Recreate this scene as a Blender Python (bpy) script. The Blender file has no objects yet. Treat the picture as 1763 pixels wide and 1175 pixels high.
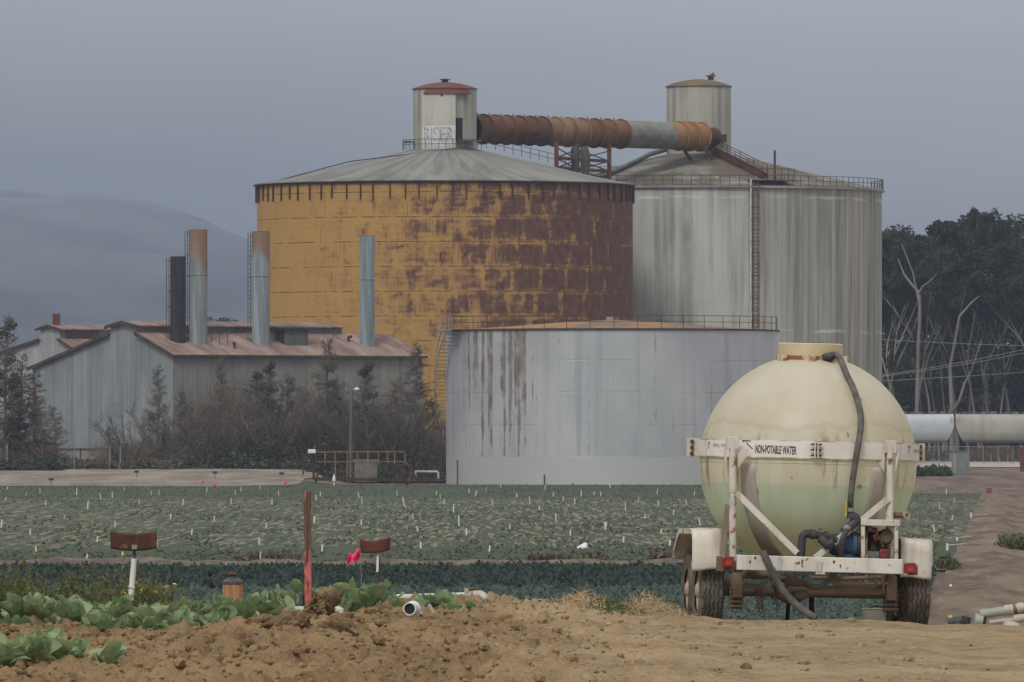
import bpy, math, random
import numpy as np
from mathutils import Vector, Matrix, Euler

R = math.radians
PI = math.pi
C = bpy.context.scene.collection
SC = bpy.context.scene

# ------------------------------------------------------------------ camera, sky, sun, exposure
F, CX, HY, CAMZ = 16000.0, 881.5, 760.0, 1.7      # focal length in photo pixels, principal column, horizon row, eye height
cam = bpy.data.cameras.new('camera')
camo = bpy.data.objects.new('camera', cam)
C.objects.link(camo)
camo.location = (0, 0, CAMZ)
camo.rotation_euler = (R(90), 0, 0)
cam.sensor_width = 36
cam.lens = F / 1763 * 36
cam.shift_y = (HY - 587.5) / 1763
cam.clip_start = 1
cam.clip_end = 20000
SC.camera = camo

SUN_EL, SUN_AZ = 46, 24           # sun behind the camera, to the left
sun = bpy.data.lights.new('sun', 'SUN')
sun.energy = 1.9
sun.angle = R(16)
sun.color = (1, .95, .88)
suno = bpy.data.objects.new('sun', sun)
C.objects.link(suno)
suno.rotation_euler = (R(90 - SUN_EL), 0, -R(SUN_AZ))
suno.location = (-20, -20, 60)

SC.view_settings.view_transform = 'Standard'
SC.view_settings.look = 'None'
SC.view_settings.exposure = 0.0
SC.view_settings.gamma = 1
SC.cycles.use_denoising = True
SC.cycles.volume_bounces = 0
SC.cycles.max_bounces = 5
SC.cycles.transparent_max_bounces = 16


def lin(r, g, b):
    def f(c):
        c /= 255.0
        return c / 12.92 if c <= .04045 else ((c + .055) / 1.055) ** 2.4
    return (f(r), f(g), f(b))


def S(r, g, b, k=1.0):
    return tuple(c * k for c in lin(r, g, b)) + (1.0,)


W = bpy.data.worlds.new('World')
SC.world = W
W.use_nodes = True
wn = W.node_tree.nodes
wl = W.node_tree.links
bg = wn['Background']
bg.inputs[1].default_value = .1
sky = wn.new('ShaderNodeTexSky')
sky.sky_type = 'NISHITA'
sky.sun_disc = False
sky.sun_elevation = R(SUN_EL)
sky.sun_rotation = R(180 + SUN_AZ)
sky.dust_density = 4
wt = wn.new('ShaderNodeTexCoord')
ws = wn.new('ShaderNodeSeparateXYZ')
wl.new(wt.outputs['Generated'], ws.inputs[0])
wnz = wn.new('ShaderNodeTexNoise')
wmp = wn.new('ShaderNodeMapping')
wmp.inputs['Scale'].default_value = (1.0, 1.0, 3.0)
wl.new(wt.outputs['Generated'], wmp.inputs[0])
wl.new(wmp.outputs[0], wnz.inputs['Vector'])
wnz.inputs['Scale'].default_value = 14
wnz.inputs['Detail'].default_value = 3
# fog is a little lower and bluer on the left, thinner to the right
wa = wn.new('ShaderNodeMath'); wa.operation = 'MULTIPLY_ADD'
wl.new(ws.outputs[0], wa.inputs[0]); wa.inputs[1].default_value = .10
wl.new(ws.outputs[2], wa.inputs[2])
wb = wn.new('ShaderNodeMath'); wb.operation = 'MULTIPLY_ADD'
wl.new(wnz.outputs[0], wb.inputs[0]); wb.inputs[1].default_value = .014
wl.new(wa.outputs[0], wb.inputs[2])
wr = wn.new('ShaderNodeValToRGB')
cr = wr.color_ramp
stops = [(0.0, S(104, 111, 123)), (.031, S(131, 136, 145)), (.046, S(179, 182, 184)), (.060, S(206, 209, 211)),
         (.25, S(190, 194, 198)), (1.0, S(252, 250, 246))]
while len(cr.elements) < len(stops):
    cr.elements.new(.5)
for e, (p, c) in zip(cr.elements, stops):
    e.position = p
    e.color = c
wl.new(wb.outputs[0], wr.inputs[0])
wg = wn.new('ShaderNodeMix'); wg.data_type = 'RGBA'; wg.blend_type = 'MULTIPLY'
wg.inputs[0].default_value = 1
wl.new(wr.outputs[0], wg.inputs[6]); wg.inputs[7].default_value = (10.6, 10.6, 10.6, 1)
wm = wn.new('ShaderNodeMix'); wm.data_type = 'RGBA'
wm.inputs[0].default_value = .94
wl.new(sky.outputs[0], wm.inputs[6]); wl.new(wg.outputs[2], wm.inputs[7])
wl.new(wm.outputs[2], bg.inputs[0])

# ------------------------------------------------------------------ helpers


def P(px, py, D):
    """point of the world seen at photo pixel (px, py) at the distance D"""
    return Vector(((px - CX) * D / F, D, CAMZ + (HY - py) * D / F))


class MB:
    """collects shapes and links them as ONE mesh object"""

    def __init__(s):
        s.v = []; s.f = []; s.sm = []; s.uv = []

    def add(s, vs, fs, smooth=False, uv=None):
        o = len(s.v)
        s.v.extend([tuple(p) for p in vs])
        for i, f in enumerate(fs):
            s.f.append([o + k for k in f])
            s.sm.append(smooth)
            s.uv.append([uv[k] for k in f] if uv and not isinstance(uv[0], list) else (uv[i] if uv else None))
        return s

    def box(s, c, size, M=None):
        x, y, z = [a / 2 for a in size]
        vs = [Vector((i * x, j * y, k * z)) for i in (-1, 1) for j in (-1, 1) for k in (-1, 1)]
        if M is not None:
            vs = [M @ q for q in vs]
        c = Vector(c)
        vs = [q + c for q in vs]
        return s.add(vs, [(0, 1, 3, 2), (4, 6, 7, 5), (0, 4, 5, 1), (2, 3, 7, 6), (0, 2, 6, 4), (1, 5, 7, 3)])

    def bar(s, a, b, w, h=None, up=(0, 0, 1)):
        a, b = Vector(a), Vector(b)
        h = h or w
        d = (b - a)
        L = d.length
        d.normalize()
        u = Vector(up)
        if abs(d.dot(u)) > .98:
            u = Vector((0, 1, 0))
        x = d.cross(u).normalized()
        z = x.cross(d).normalized()
        M = Matrix((x, d, z)).transposed()
        return s.box((a + b) / 2, (w, L, h), M)

    def tube(s, pts, r, n=8, cap=True, smooth=True):
        pts = [Vector(p) for p in pts]
        N = len(pts)
        rs = r if isinstance(r, (list, tuple)) else [r] * N
        vs = []
        prev = None
        for i, p in enumerate(pts):
            d = (pts[min(i + 1, N - 1)] - pts[max(i - 1, 0)])
            if d.length < 1e-9:
                d = Vector((0, 0, 1))
            d.normalize()
            if prev is None:
                u = Vector((0, 0, 1)) if abs(d.z) < .9 else Vector((1, 0, 0))
                x = d.cross(u).normalized()
            else:
                x = (prev - d * prev.dot(d))
                x = x.normalized() if x.length > 1e-6 else d.orthogonal().normalized()
            prev = x
            y = d.cross(x)
            for k in range(n):
                t = 2 * PI * k / n
                vs.append(p + (x * math.cos(t) + y * math.sin(t)) * rs[i])
        fs = []
        for i in range(N - 1):
            for k in range(n):
                a = i * n + k
                b = i * n + (k + 1) % n
                fs.append((a, b, b + n, a + n))
        s.add(vs, fs, smooth)
        if cap:
            s.add([vs[k] for k in range(n)], [tuple(range(n - 1, -1, -1))])
            s.add([vs[(N - 1) * n + k] for k in range(n)], [tuple(range(n))])
        return s

    def lathe(s, prof, n=64, c=(0, 0, 0), a0=-PI, a1=PI, M=None, uvr=None):
        """prof: (r, z) points; angle 0 faces the camera (-Y) and grows to +X; uv = (angle * radius, height)"""
        runs = [[prof[0]]]
        for i in range(1, len(prof)):
            runs[-1].append(prof[i])
            if i < len(prof) - 1:
                d0 = Vector(prof[i]) - Vector(prof[i - 1])
                d1 = Vector(prof[i + 1]) - Vector(prof[i])
                if d0.length > 1e-9 and d1.length > 1e-9 and d0.angle(d1) > R(32):
                    runs.append([prof[i]])
        c = Vector(c)
        R0 = uvr or max(p[0] for p in prof)
        for run in runs:
            vs = []; uv = []
            for (r, z) in run:
                for k in range(n + 1):
                    a = a0 + (a1 - a0) * k / n
                    q = Vector((r * math.sin(a), -r * math.cos(a), z))
                    if M is not None:
                        q = M @ q
                    vs.append(q + c)
                    uv.append((a * R0, z))
            fs = []
            for i in range(len(run) - 1):
                for k in range(n):
                    a = i * (n + 1) + k
                    fs.append((a, a + 1, a + n + 2, a + n + 1))
            s.add(vs, fs, True, uv)
        return s

    def grid(s, fn, nu, nv, smooth=True):
        vs = [fn(i / nu, j / nv) for j in range(nv + 1) for i in range(nu + 1)]
        uv = [(i / nu, j / nv) for j in range(nv + 1) for i in range(nu + 1)]
        fs = [(j * (nu + 1) + i, j * (nu + 1) + i + 1, (j + 1) * (nu + 1) + i + 1, (j + 1) * (nu + 1) + i)
              for j in range(nv) for i in range(nu)]
        return s.add(vs, fs, smooth, uv)

    def prism(s, poly, d):
        """extrude a planar polygon by the vector d"""
        n = len(poly)
        d = Vector(d)
        a = [Vector(p) for p in poly]
        s.add(a + [p + d for p in a], [tuple(range(n - 1, -1, -1)), tuple(range(n, 2 * n))] +
              [(i, (i + 1) % n, (i + 1) % n + n, i + n) for i in range(n)])
        return s

    def mesh(s, name, mat):
        me = bpy.data.meshes.new(name)
        me.from_pydata(s.v, [], s.f)
        me.polygons.foreach_set('use_smooth', s.sm)
        if any(s.uv):
            L = me.uv_layers.new(name='uv')
            fl = []
            for f, u in zip(s.f, s.uv):
                for k in range(len(f)):
                    fl.extend(u[k] if u else (0, 0))
            L.data.foreach_set('uv', fl)
        if mat:
            me.materials.append(mat)
        me.update()
        return me

    def build(s, name, mat, parent=None, loc=None, bevel=0):
        o = bpy.data.objects.new(name, s.mesh(name, mat))
        C.objects.link(o)
        if loc is not None:
            o.location = loc
        if parent:
            o.parent = parent
        if bevel:
            m = o.modifiers.new('bevel', 'BEVEL')
            m.width = bevel
            m.segments = 2
            m.limit_method = 'ANGLE'
        return o


def np_mesh(name, V, Q, mat, smooth=False):
    """a mesh straight from arrays of points and quads"""
    me = bpy.data.meshes.new(name)
    V = np.asarray(V, dtype=np.float32)
    Q = np.asarray(Q, dtype=np.int32)
    me.vertices.add(len(V))
    me.vertices.foreach_set('co', V.ravel())
    me.loops.add(Q.size)
    me.loops.foreach_set('vertex_index', Q.ravel())
    me.polygons.add(len(Q))
    me.polygons.foreach_set('loop_start', np.arange(len(Q), dtype=np.int32) * Q.shape[1])
    me.polygons.foreach_set('use_smooth', np.full(len(Q), smooth))
    me.update(calc_edges=True)
    if mat:
        me.materials.append(mat)
    return me


def link(name, me, parent=None, loc=None):
    o = bpy.data.objects.new(name, me)
    C.objects.link(o)
    if loc is not None:
        o.location = loc
    if parent:
        o.parent = parent
    return o


def tag(o, label=None, cat=None, group=None, kind=None):
    if label: o['label'] = label
    if cat: o['category'] = cat
    if group: o['group'] = group
    if kind: o['kind'] = kind
    return o


def empty(name, loc, label, cat, group=None, rz=0):
    o = bpy.data.objects.new(name, None)
    o.empty_display_size = .2
    C.objects.link(o)
    o.location = loc
    o.rotation_euler = (0, 0, rz)
    return tag(o, label, cat, group)


def copy_tree(o, parent=None):
    c = o.copy()
    C.objects.link(c)
    if parent:
        c.parent = parent
    for ch in o.children:
        copy_tree(ch, c)
    return c


class NT:
    """small builder for procedural materials"""

    def __init__(s, name, rough=.7, metal=0.0, spec=.3):
        s.m = bpy.data.materials.new(name)
        s.m.use_nodes = True
        s.t = s.m.node_tree
        s.b = s.t.nodes['Principled BSDF']
        s.b.inputs['Roughness'].default_value = rough
        s.b.inputs['Metallic'].default_value = metal
        s.b.inputs['Specular IOR Level'].default_value = spec

    def put(s, sock, v):
        if hasattr(v, 'is_output') or isinstance(v, bpy.types.NodeSocket):
            s.t.links.new(v, sock)
        else:
            if isinstance(v, (tuple, list)) and len(v) == 3 and sock.type == 'RGBA':
                v = tuple(v) + (1,)
            sock.default_value = v

    def coord(s, k='Object'):
        return s.t.nodes.new('ShaderNodeTexCoord').outputs[k]

    def map(s, vec, scale=(1, 1, 1), loc=(0, 0, 0)):
        n = s.t.nodes.new('ShaderNodeMapping')
        s.put(n.inputs[0], vec)
        n.inputs['Scale'].default_value = scale
        n.inputs['Location'].default_value = loc
        return n.outputs[0]

    def noise(s, vec, scale, detail=4, rough=.55, dist=0):
        n = s.t.nodes.new('ShaderNodeTexNoise')
        s.put(n.inputs['Vector'], vec)
        n.inputs['Scale'].default_value = scale
        n.inputs['Detail'].default_value = detail
        n.inputs['Roughness'].default_value = rough
        n.inputs['Distortion'].default_value = dist
        return n.outputs[0]

    def vor(s, vec, scale, feature='F1', out=0):
        n = s.t.nodes.new('ShaderNodeTexVoronoi')
        n.feature = feature
        s.put(n.inputs['Vector'], vec)
        n.inputs['Scale'].default_value = scale
        return n.outputs[out]

    def mr(s, v, a, b, c=0.0, d=1.0, smooth=True):
        n = s.t.nodes.new('ShaderNodeMapRange')
        n.interpolation_type = 'SMOOTHSTEP' if smooth else 'LINEAR'
        s.put(n.inputs[0], v)
        for i, x in zip((1, 2, 3, 4), (a, b, c, d)):
            s.put(n.inputs[i], x)
        return n.outputs[0]

    def math(s, op, a, b=0.0, c=0.0):
        n = s.t.nodes.new('ShaderNodeMath')
        n.operation = op
        s.put(n.inputs[0], a)
        s.put(n.inputs[1], b)
        if op in ('MULTIPLY_ADD', 'PINGPONG', 'WRAP'):
            s.put(n.inputs[2], c)
        return n.outputs[0]

    def mix(s, f, a, b, mode='MIX'):
        n = s.t.nodes.new('ShaderNodeMix')
        n.data_type = 'RGBA'
        n.blend_type = mode
        s.put(n.inputs[0], f)
        s.put(n.inputs[6], a)
        s.put(n.inputs[7], b)
        return n.outputs[2]

    def sep(s, vec):
        n = s.t.nodes.new('ShaderNodeSeparateXYZ')
        s.put(n.inputs[0], vec)
        return n.outputs

    def rand(s):
        return s.t.nodes.new('ShaderNodeObjectInfo').outputs['Random']

    def bump(s, h, dist=.02, strength=.5):
        n = s.t.nodes.new('ShaderNodeBump')
        n.inputs['Strength'].default_value = strength
        n.inputs['Distance'].default_value = dist
        s.put(n.inputs['Height'], h)
        s.t.links.new(n.outputs[0], s.b.inputs['Normal'])

    def done(s, col, rough=None):
        s.put(s.b.inputs['Base Color'], col)
        if rough is not None:
            s.put(s.b.inputs['Roughness'], rough)
        return s.m


def weathered(name, paint, rust=(.10, .04, .02), amount=.35, scale=3.0, streak=0.0, dirt=.25, rough=.6, metal=0.0,
              paint2=None, bump=.004):
    """paint or metal with blotches, rust breaking through, and rust runs down the sides"""
    n = NT(name, rough, metal)
    o = n.coord()
    a = n.noise(o, scale, 6, .62)
    b = n.noise(n.map(o, (1, 1, 1), (3.1, 5.7, 1.3)), scale * .45, 4)
    col = n.mix(n.mr(b, .35, .68), paint, paint2 or tuple(c * (1 - dirt) for c in paint[:3]))
    if streak:
        st = n.noise(n.map(o, (scale * 1.6, scale * 1.6, scale * .09)), 1.0, 4)
        col = n.mix(n.math('MULTIPLY', n.mr(st, .52, .72), streak), col, tuple(c * 1.6 for c in rust[:3]))
    m = n.mr(a, 1 - amount - .04, 1 - amount + .05)
    r2 = n.mix(n.noise(o, scale * 4, 3), tuple(c * .6 for c in rust[:3]), tuple(c * 1.9 for c in rust[:3]))
    col = n.mix(m, col, r2)
    n.bump(n.math('ADD', a, n.noise(o, scale * 6, 3)), bump, .35)
    return n.done(col, n.mr(m, 0, 1, rough, .9))


def plain(name, c1, c2, scale=5.0, rough=.8, rnd=0.0, detail=4, bump=0.0, spec=.3, stretch=(1, 1, 1)):
    n = NT(name, rough, 0, spec)
    a = n.noise(n.map(n.coord(), stretch), scale, detail)
    col = n.mix(n.mr(a, .32, .68), c1, c2)
    if rnd:
        col = n.mix(1.0, col, n.mix(n.rand(), (1 - rnd,) * 3, (1 + rnd,) * 3), 'MULTIPLY')
    if bump:
        n.bump(a, bump, .6)
    return n.done(col)


def foliage(name, c1, c2, scale=.6, rnd=.15, trans=.25, rough=.6):
    n = NT(name, rough, 0, .25)
    o = n.coord()
    a = n.noise(o, scale, 3)
    b = n.noise(o, scale * 9, 2)
    col = n.mix(n.mr(n.math('ADD', n.math('MULTIPLY', a, .65), n.math('MULTIPLY', b, .35)), .36, .62), c1, c2)
    col = n.mix(1.0, col, n.mix(n.rand(), (1 - rnd,) * 3, (1 + rnd,) * 3), 'MULTIPLY')
    n.done(col)
    if trans:
        t = n.t.nodes.new('ShaderNodeBsdfTranslucent')
        n.put(t.inputs[0], col)
        x = n.t.nodes.new('ShaderNodeMixShader')
        x.inputs[0].default_value = trans
        n.t.links.new(n.b.outputs[0], x.inputs[1])
        n.t.links.new(t.outputs[0], x.inputs[2])
        n.t.links.new(x.outputs[0], n.t.nodes['Material Output'].inputs[0])
    return n.m


# vectorised value noise for the terrain
def _h(i, j, s):
    h = (i.astype(np.int64) * 374761393 + j.astype(np.int64) * 668265263 + s * 1274126177) & 0x7fffffff
    h = ((h ^ (h >> 13)) * 1274126177) & 0x7fffffff
    return ((h ^ (h >> 16)) & 0xffff) / 65535.0


def vnoise(x, y, s=0):
    i = np.floor(x); j = np.floor(y)
    u = x - i; v = y - j
    u = u * u * (3 - 2 * u); v = v * v * (3 - 2 * v)
    return ((_h(i, j, s) * (1 - u) + _h(i + 1, j, s) * u) * (1 - v) +
            (_h(i, j + 1, s) * (1 - u) + _h(i + 1, j + 1, s) * u) * v) - .5


def fbm(x, y, o=4, s=0, g=.5):
    r = 0; a = 1
    for k in range(o):
        r = r + a * vnoise(x, y, s + k)
        x = x * 2.03 + 11.3; y = y * 2.03 + 7.7
        a *= g
    return r


def sst(a, b, x):
    t = np.clip((x - a) / (b - a), 0, 1)
    return t * t * (3 - 2 * t)

# ------------------------------------------------------------------ the ground


def edge(y):
    """right-hand edge of the two fields, where the dirt road begins"""
    return 8.8 + (y - 197) * .0531


def gz(x, y, fine=True):
    x = np.asarray(x, dtype=float); y = np.asarray(y, dtype=float)
    tilt = -.032 * np.clip(x - 1.6, -.5, 9) * (1 - sst(98, 150, y))
    zr = np.interp(y, [0, 90.4, 91.9, 95.6, 140, 150], [0, 0, -.12, -.17, -1.9, -2])
    zl = np.interp(y, [0, 85.5, 92, 100, 113, 148, 152], [0, 0, -.17, -.40, -.75, -1.95, -2])
    zm = np.interp(y, [0, 97, 104, 113, 148, 152], [0, 0, -.22, -.55, -1.95, -2])
    w = sst(-.2, .9, x)
    w2 = sst(-2.9, -2.3, x)
    z = (zl * (1 - w2) + zm * w2) * (1 - w) + zr * w + tilt
    # the yard behind the fields lies higher than the fields
    up_l = sst(757, 832, y) * (1 - sst(-19, -14, x))
    up_r = sst(664, 770, y) * sst(25, 31, x)
    up_m = sst(838, 862, y)
    z = z + 1.45 * np.maximum(np.maximum(up_l, up_r), up_m)
    if fine:
        near = 1 - sst(97, 112, y)
        rough = (1 - sst(-.7, 2.2, x)) * (1 - .75 * sst(86, 90, y) * (1 - sst(-1.6, -1.2, x))) + .05
        n1 = fbm(x * .9, y * .55, 3, 3)
        n2 = fbm(x * 3.1, y * 2.2, 4, 9, .6)
        n3 = fbm(x * 13, y * 9, 3, 21)
        ridge = .05 * np.exp(-((y - 81.5) / 1.2) ** 2) * (1 - sst(-2.2, 0.3, x)) - .03 * (1 - sst(-.7, 2, x)) - .06 * (1 - sst(-2.8, -2.1, x)) * (1 - sst(83, 84, y))
        hump = .13 * np.exp(-((y - 89.8) / 1.6) ** 2 - ((x - .45) / .85) ** 2)
        z = z + near * (rough * (.09 * n1 + .14 * n2 + .085 * n3) + ridge + hump * .8 + .012 * n2 + .007 * n3 + .05 * n1 * sst(1.0, 3, x))
        z = z - near * .02 * sst(.6, 1.2, x) * (np.exp(-((x - 2.0 - .02 * (y - 80)) / .22) ** 2) + np.exp(-((x - 3.9 - .02 * (y - 80)) / .25) ** 2))
        far = sst(112, 150, y)
        z = z + far * .05 * fbm(x * .35, y * .12, 3, 5) * (1 - sst(640, 700, y) * .6)
    return z


def gz1(x, y):
    return float(gz(np.array([x]), np.array([y]))[0])


def ground_material():
    n = NT('soil', .95, 0, .15)
    o = n.coord()
    x, y, z = n.sep(o)
    big = n.noise(n.map(o, (1, .5, 1)), .55, 5, .6)
    mid = n.noise(n.map(o, (1, .6, 1)), 4.5, 6, .65)
    fin = n.noise(n.map(o, (1, .5, 1)), 34, 4, .65)
    near = n.mix(n.mr(mid, .36, .66), (.185, .127, .070), (.275, .200, .118))
    near = n.mix(n.mr(big, .42, .66), near, (.315, .232, .138))
    near = n.mix(n.math('MULTIPLY', n.mr(fin, .52, .70), .55), near, (.38, .285, .17))
    near = n.mix(n.math('MULTIPLY', n.mr(n.noise(o, 19, 3), .60, .70), .6), near, (.085, .058, .034))
    spk = n.noise(n.map(o, (1, .45, 1)), 75, 2, .5)
    near = n.mix(n.math('MULTIPLY', n.mr(spk, .66, .72), .7), near, (.44, .36, .25))
    near = n.mix(n.math('MULTIPLY', n.mr(spk, .34, .28), .7), near, (.07, .052, .036))
    pale = n.mr(n.noise(n.map(o, (1, .4, 1), (4, 9, 2)), 7.0, 5, .7), .64, .74)
    near = n.mix(n.math('MULTIPLY', pale, .75), near, (.40, .33, .24))
    f1 = n.noise(n.map(o, (.5, .05, 1)), 1.0, 5, .6)
    far = n.mix(n.mr(f1, .35, .66), (.105, .080, .062), (.180, .140, .108))
    damp = n.mr(n.math('ADD', x, n.math('MULTIPLY', big, 3.0)), 2.4, .9)
    near = n.mix(damp, near, n.mix(1.0, near, (.78, .72, .65), 'MULTIPLY'))
    col = n.mix(n.mr(y, 104, 150), near, far)
    n.bump(n.math('ADD', mid, n.math('MULTIPLY', fin, .6)), .03, .7)
    return n.done(col)


M_soil = ground_material()


def axis(parts):
    r = [parts[0][0]]
    for a, b, n in parts:
        r.extend(list(np.linspace(a, b, n + 1)[1:]))
    return np.array(r)


gx = axis([(-3200, -300, 14), (-300, -60, 24), (-60, -9, 40), (-9, -6, 40), (-6, 7, 400), (7, 10, 40), (10, 60, 50), (60, 300, 24), (300, 3200, 14)])
gy = axis([(-60, 55, 20), (55, 61, 30), (61, 101, 720), (101, 116, 120), (116, 155, 80), (155, 300, 120), (300, 900, 240), (900, 1400, 30), (1400, 9500, 24)])
GX, GY = np.meshgrid(gx, gy)
GZ = gz(GX, GY)
V = np.stack([GX.ravel(), GY.ravel(), GZ.ravel()], 1)
nx = len(gx)
I = (np.arange(len(gy) - 1)[:, None] * nx + np.arange(nx - 1)[None, :]).ravel()
Q = np.stack([I, I + 1, I + nx + 1, I + nx], 1)
tag(link('ground', np_mesh('ground', V, Q, M_soil, True)), 'brown soil ground with rough dug clods at the left', 'ground', kind='structure')


def strip(name, ys, xl, xr, nx, mat, label, dz=.02, bump=None):
    """a sheet of the setting lying on the ground between two edge lines"""
    ys = np.asarray(ys)
    u = np.linspace(0, 1, nx + 1)
    X = np.stack([xl(y) + (xr(y) - xl(y)) * u for y in ys])
    Y = np.repeat(ys[:, None], nx + 1, 1)
    Z = gz(X, Y) + dz
    if bump is not None:
        Z = Z + bump(X, Y)
    V = np.stack([X.ravel(), Y.ravel(), Z.ravel()], 1)
    I = (np.arange(len(ys) - 1)[:, None] * (nx + 1) + np.arange(nx)[None, :]).ravel()
    Q = np.stack([I, I + 1, I + nx + 2, I + nx + 1], 1)
    return tag(link(name, np_mesh(name, V, Q, mat, True)), label, name.split('_')[-1], kind='structure')


# far field of young plants
n = NT('field_soil', .95, 0, .15)
o = n.coord()
x, y, z = n.sep(o)
pat = n.noise(n.map(o, (4.2, .10, 1)), 1.0, 2, .5, .6)
pat2 = n.noise(n.map(o, (.35, .012, 1)), 1.0, 3)
band = n.mr(y, 560, 690, 0, .30)
band2 = n.mr(y, 330, 300, 0, .22)
k = n.math('ADD', n.math('ADD', pat, n.math('MULTIPLY', pat2, .2)), n.math('ADD', band, band2))
soil = n.mix(n.noise(n.map(o, (2, .1, 1)), 1, 4), (.165, .142, .104), (.235, .202, .148))
green = n.mix(n.noise(n.map(o, (1, .05, 1)), 1, 4), (.048, .062, .037), (.070, .085, .052))
n.done(n.mix(n.mr(k, .50, .57), soil, green))
M_field = n.m


def field_r(y):
    return edge(y) if y < 652 else (33 - (y - 652) * 1.1 if y < 660 else 24.2)


def field_l(y):
    return -70 if y < 752 else (-70 + (y - 752) * 7 if y < 759 else -20)


strip('farm_field', np.linspace(281, 784, 170), field_l, field_r, 160, M_field,
      'green field of young plants with pale soil showing through', .03)

# strip of reddish bare soil with dry grass at the near edge of the field
M_strip = plain('strip_soil', (.075, .056, .045), (.175, .128, .10), 1.2, .95, stretch=(1, .25, 1), detail=6)
strip('soil_strip', np.linspace(262, 283, 40), lambda y: -40, edge, 200, M_strip, 'narrow reddish strip of bare soil before the field', .05,
      lambda X, Y: .13 * np.exp(-((Y - 272) / 6) ** 2) * (1 + 1.6 * fbm(X * .9, Y * .3, 4, 8)))

# dirt road to the right of the fields
n = NT('road_dirt', .95, 0, .15)
o = n.coord()
a = n.noise(n.map(o, (.55, .05, 1)), 1.0, 6, .65, .8)
b = n.noise(n.map(o, (2.4, .16, 1), (3, 1, 7)), 1.0, 5, .6)
col = n.mix(n.mr(a, .36, .62), (.092, .068, .049), (.180, .136, .100))
col = n.mix(n.math('MULTIPLY', n.mr(b, .55, .70),   .55), col, (.28, .225, .175))
col = n.mix(n.math('MULTIPLY', n.mr(b, .42, .30), .5), col, (.085, .060, .046))
n.done(col)
M_road = n.m


def road_bump(X, Y):
    u = X - edge(Y)
    return (.16 * np.exp(-((u - 1.2) / .8) ** 2) * (1 + 1.2 * fbm(X * .6, Y * .1, 3, 2)) - .06 * np.exp(-((u - 3.4) / .5) ** 2)
            - .06 * np.exp(-((u - 5.6) / .5) ** 2) + .10 * np.exp(-((u - 7.8) / 1.2) ** 2) + .10 * fbm(X * .7, Y * .09, 4, 14)) * (1 - sst(640, 680, Y))


strip('dirt_road', np.linspace(152, 690, 260), edge, lambda y: edge(y) + 70, 260, M_road, 'brown dirt road with wheel ruts along the field edge', .03, road_bump)

# pale yard bank at the left and pale gravel road at the right, both behind the field
n = NT('yard_dirt', .95, 0, .15)
o = n.coord()
a = n.noise(n.map(o, (.25, .10, 1)), 1.0, 6, .62)
col = n.mix(n.mr(a, .34, .66), (.165, .135, .112), (.275, .235, .195))
col = n.mix(n.mr(n.noise(n.map(o, (.6, .2, 1), (5, 2, 1)), 1, 4), .62, .74), col, (.10, .08, .065))
n.done(col)
M_yard = n.m
strip('dirt_yard', np.linspace(758.5, 842, 60), lambda y: -140, lambda y: -17.6 - max(0, (774 - y)) * .05 + max(0, y - 790) * .12, 160, M_yard, 'pale bank of bare dirt behind the field at the left', .05,
      lambda X, Y: .07 * fbm(X * .25, Y * .12, 4, 33))
strip('gravel_road', np.linspace(790, 985, 30), lambda y: 22, lambda y: 140, 60, plain('gravel', (.30, .26, .215), (.40, .355, .30), .35, .95, stretch=(1, .3, 1)),
      'pale gravel road crossing in front of the rail cars', .05)

# hills; fog is painted into the upper slopes as a paler, bluer colour
n = NT('hill_grass_fog_tint', .95, 0, .1)
o = n.coord()
a = n.noise(o, .004, 6, .6)
b = n.noise(n.map(o, (1, .4, 2)), .013, 5, .65)
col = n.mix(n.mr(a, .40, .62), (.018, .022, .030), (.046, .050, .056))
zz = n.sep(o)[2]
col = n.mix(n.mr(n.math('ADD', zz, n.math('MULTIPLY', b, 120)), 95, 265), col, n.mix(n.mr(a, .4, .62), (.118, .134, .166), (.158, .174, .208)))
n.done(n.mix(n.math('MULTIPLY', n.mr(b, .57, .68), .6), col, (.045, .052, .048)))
hx = np.linspace(-2700, 1500, 240)
hy = np.linspace(4600, 9400, 160)
HX, HYY = np.meshgrid(hx, hy)
prof = sst(4600, 8000, HYY) * (1 - sst(8300, 9400, HYY))
h = 255 * sst(1100, -900, HX + .10 * (HYY - 7000))
HZ = -3 + prof * h * (.86 + .5 * fbm(HX * .0018, HYY * .0012, 5, 41)) + 16 * prof * fbm(HX * .007, HYY * .0035, 4, 77) * sst(600, 0, HX)
V = np.stack([HX.ravel(), HYY.ravel(), HZ.ravel()], 1)
nh = len(hx)
I = (np.arange(len(hy) - 1)[:, None] * nh + np.arange(nh - 1)[None, :]).ravel()
tag(link('hills', np_mesh('hills', V, np.stack([I, I + 1, I + nh + 1, I + nh], 1), n.m, True)), 'low grassy hills fading into fog behind the sheds', 'hills', kind='structure')

# the damp air
hz = bpy.data.materials.new('haze')
hz.use_nodes = True
ht = hz.node_tree
ht.nodes.remove(ht.nodes['Principled BSDF'])
pv = ht.nodes.new('ShaderNodeVolumePrincipled')
pv.inputs['Color'].default_value = (.50, .59, .76, 1)
pv.inputs['Density'].default_value = .00012
pv.inputs['Density Attribute'].default_value = ''
ht.links.new(pv.outputs[0], ht.nodes['Material Output'].inputs['Volume'])
tag(MB().box((0, 4700, 200), (6600, 9900, 412)).build('haze', hz), 'thin grey blue haze hanging over the whole place', 'haze', kind='stuff')

# ------------------------------------------------------------------ plants in mass


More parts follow.
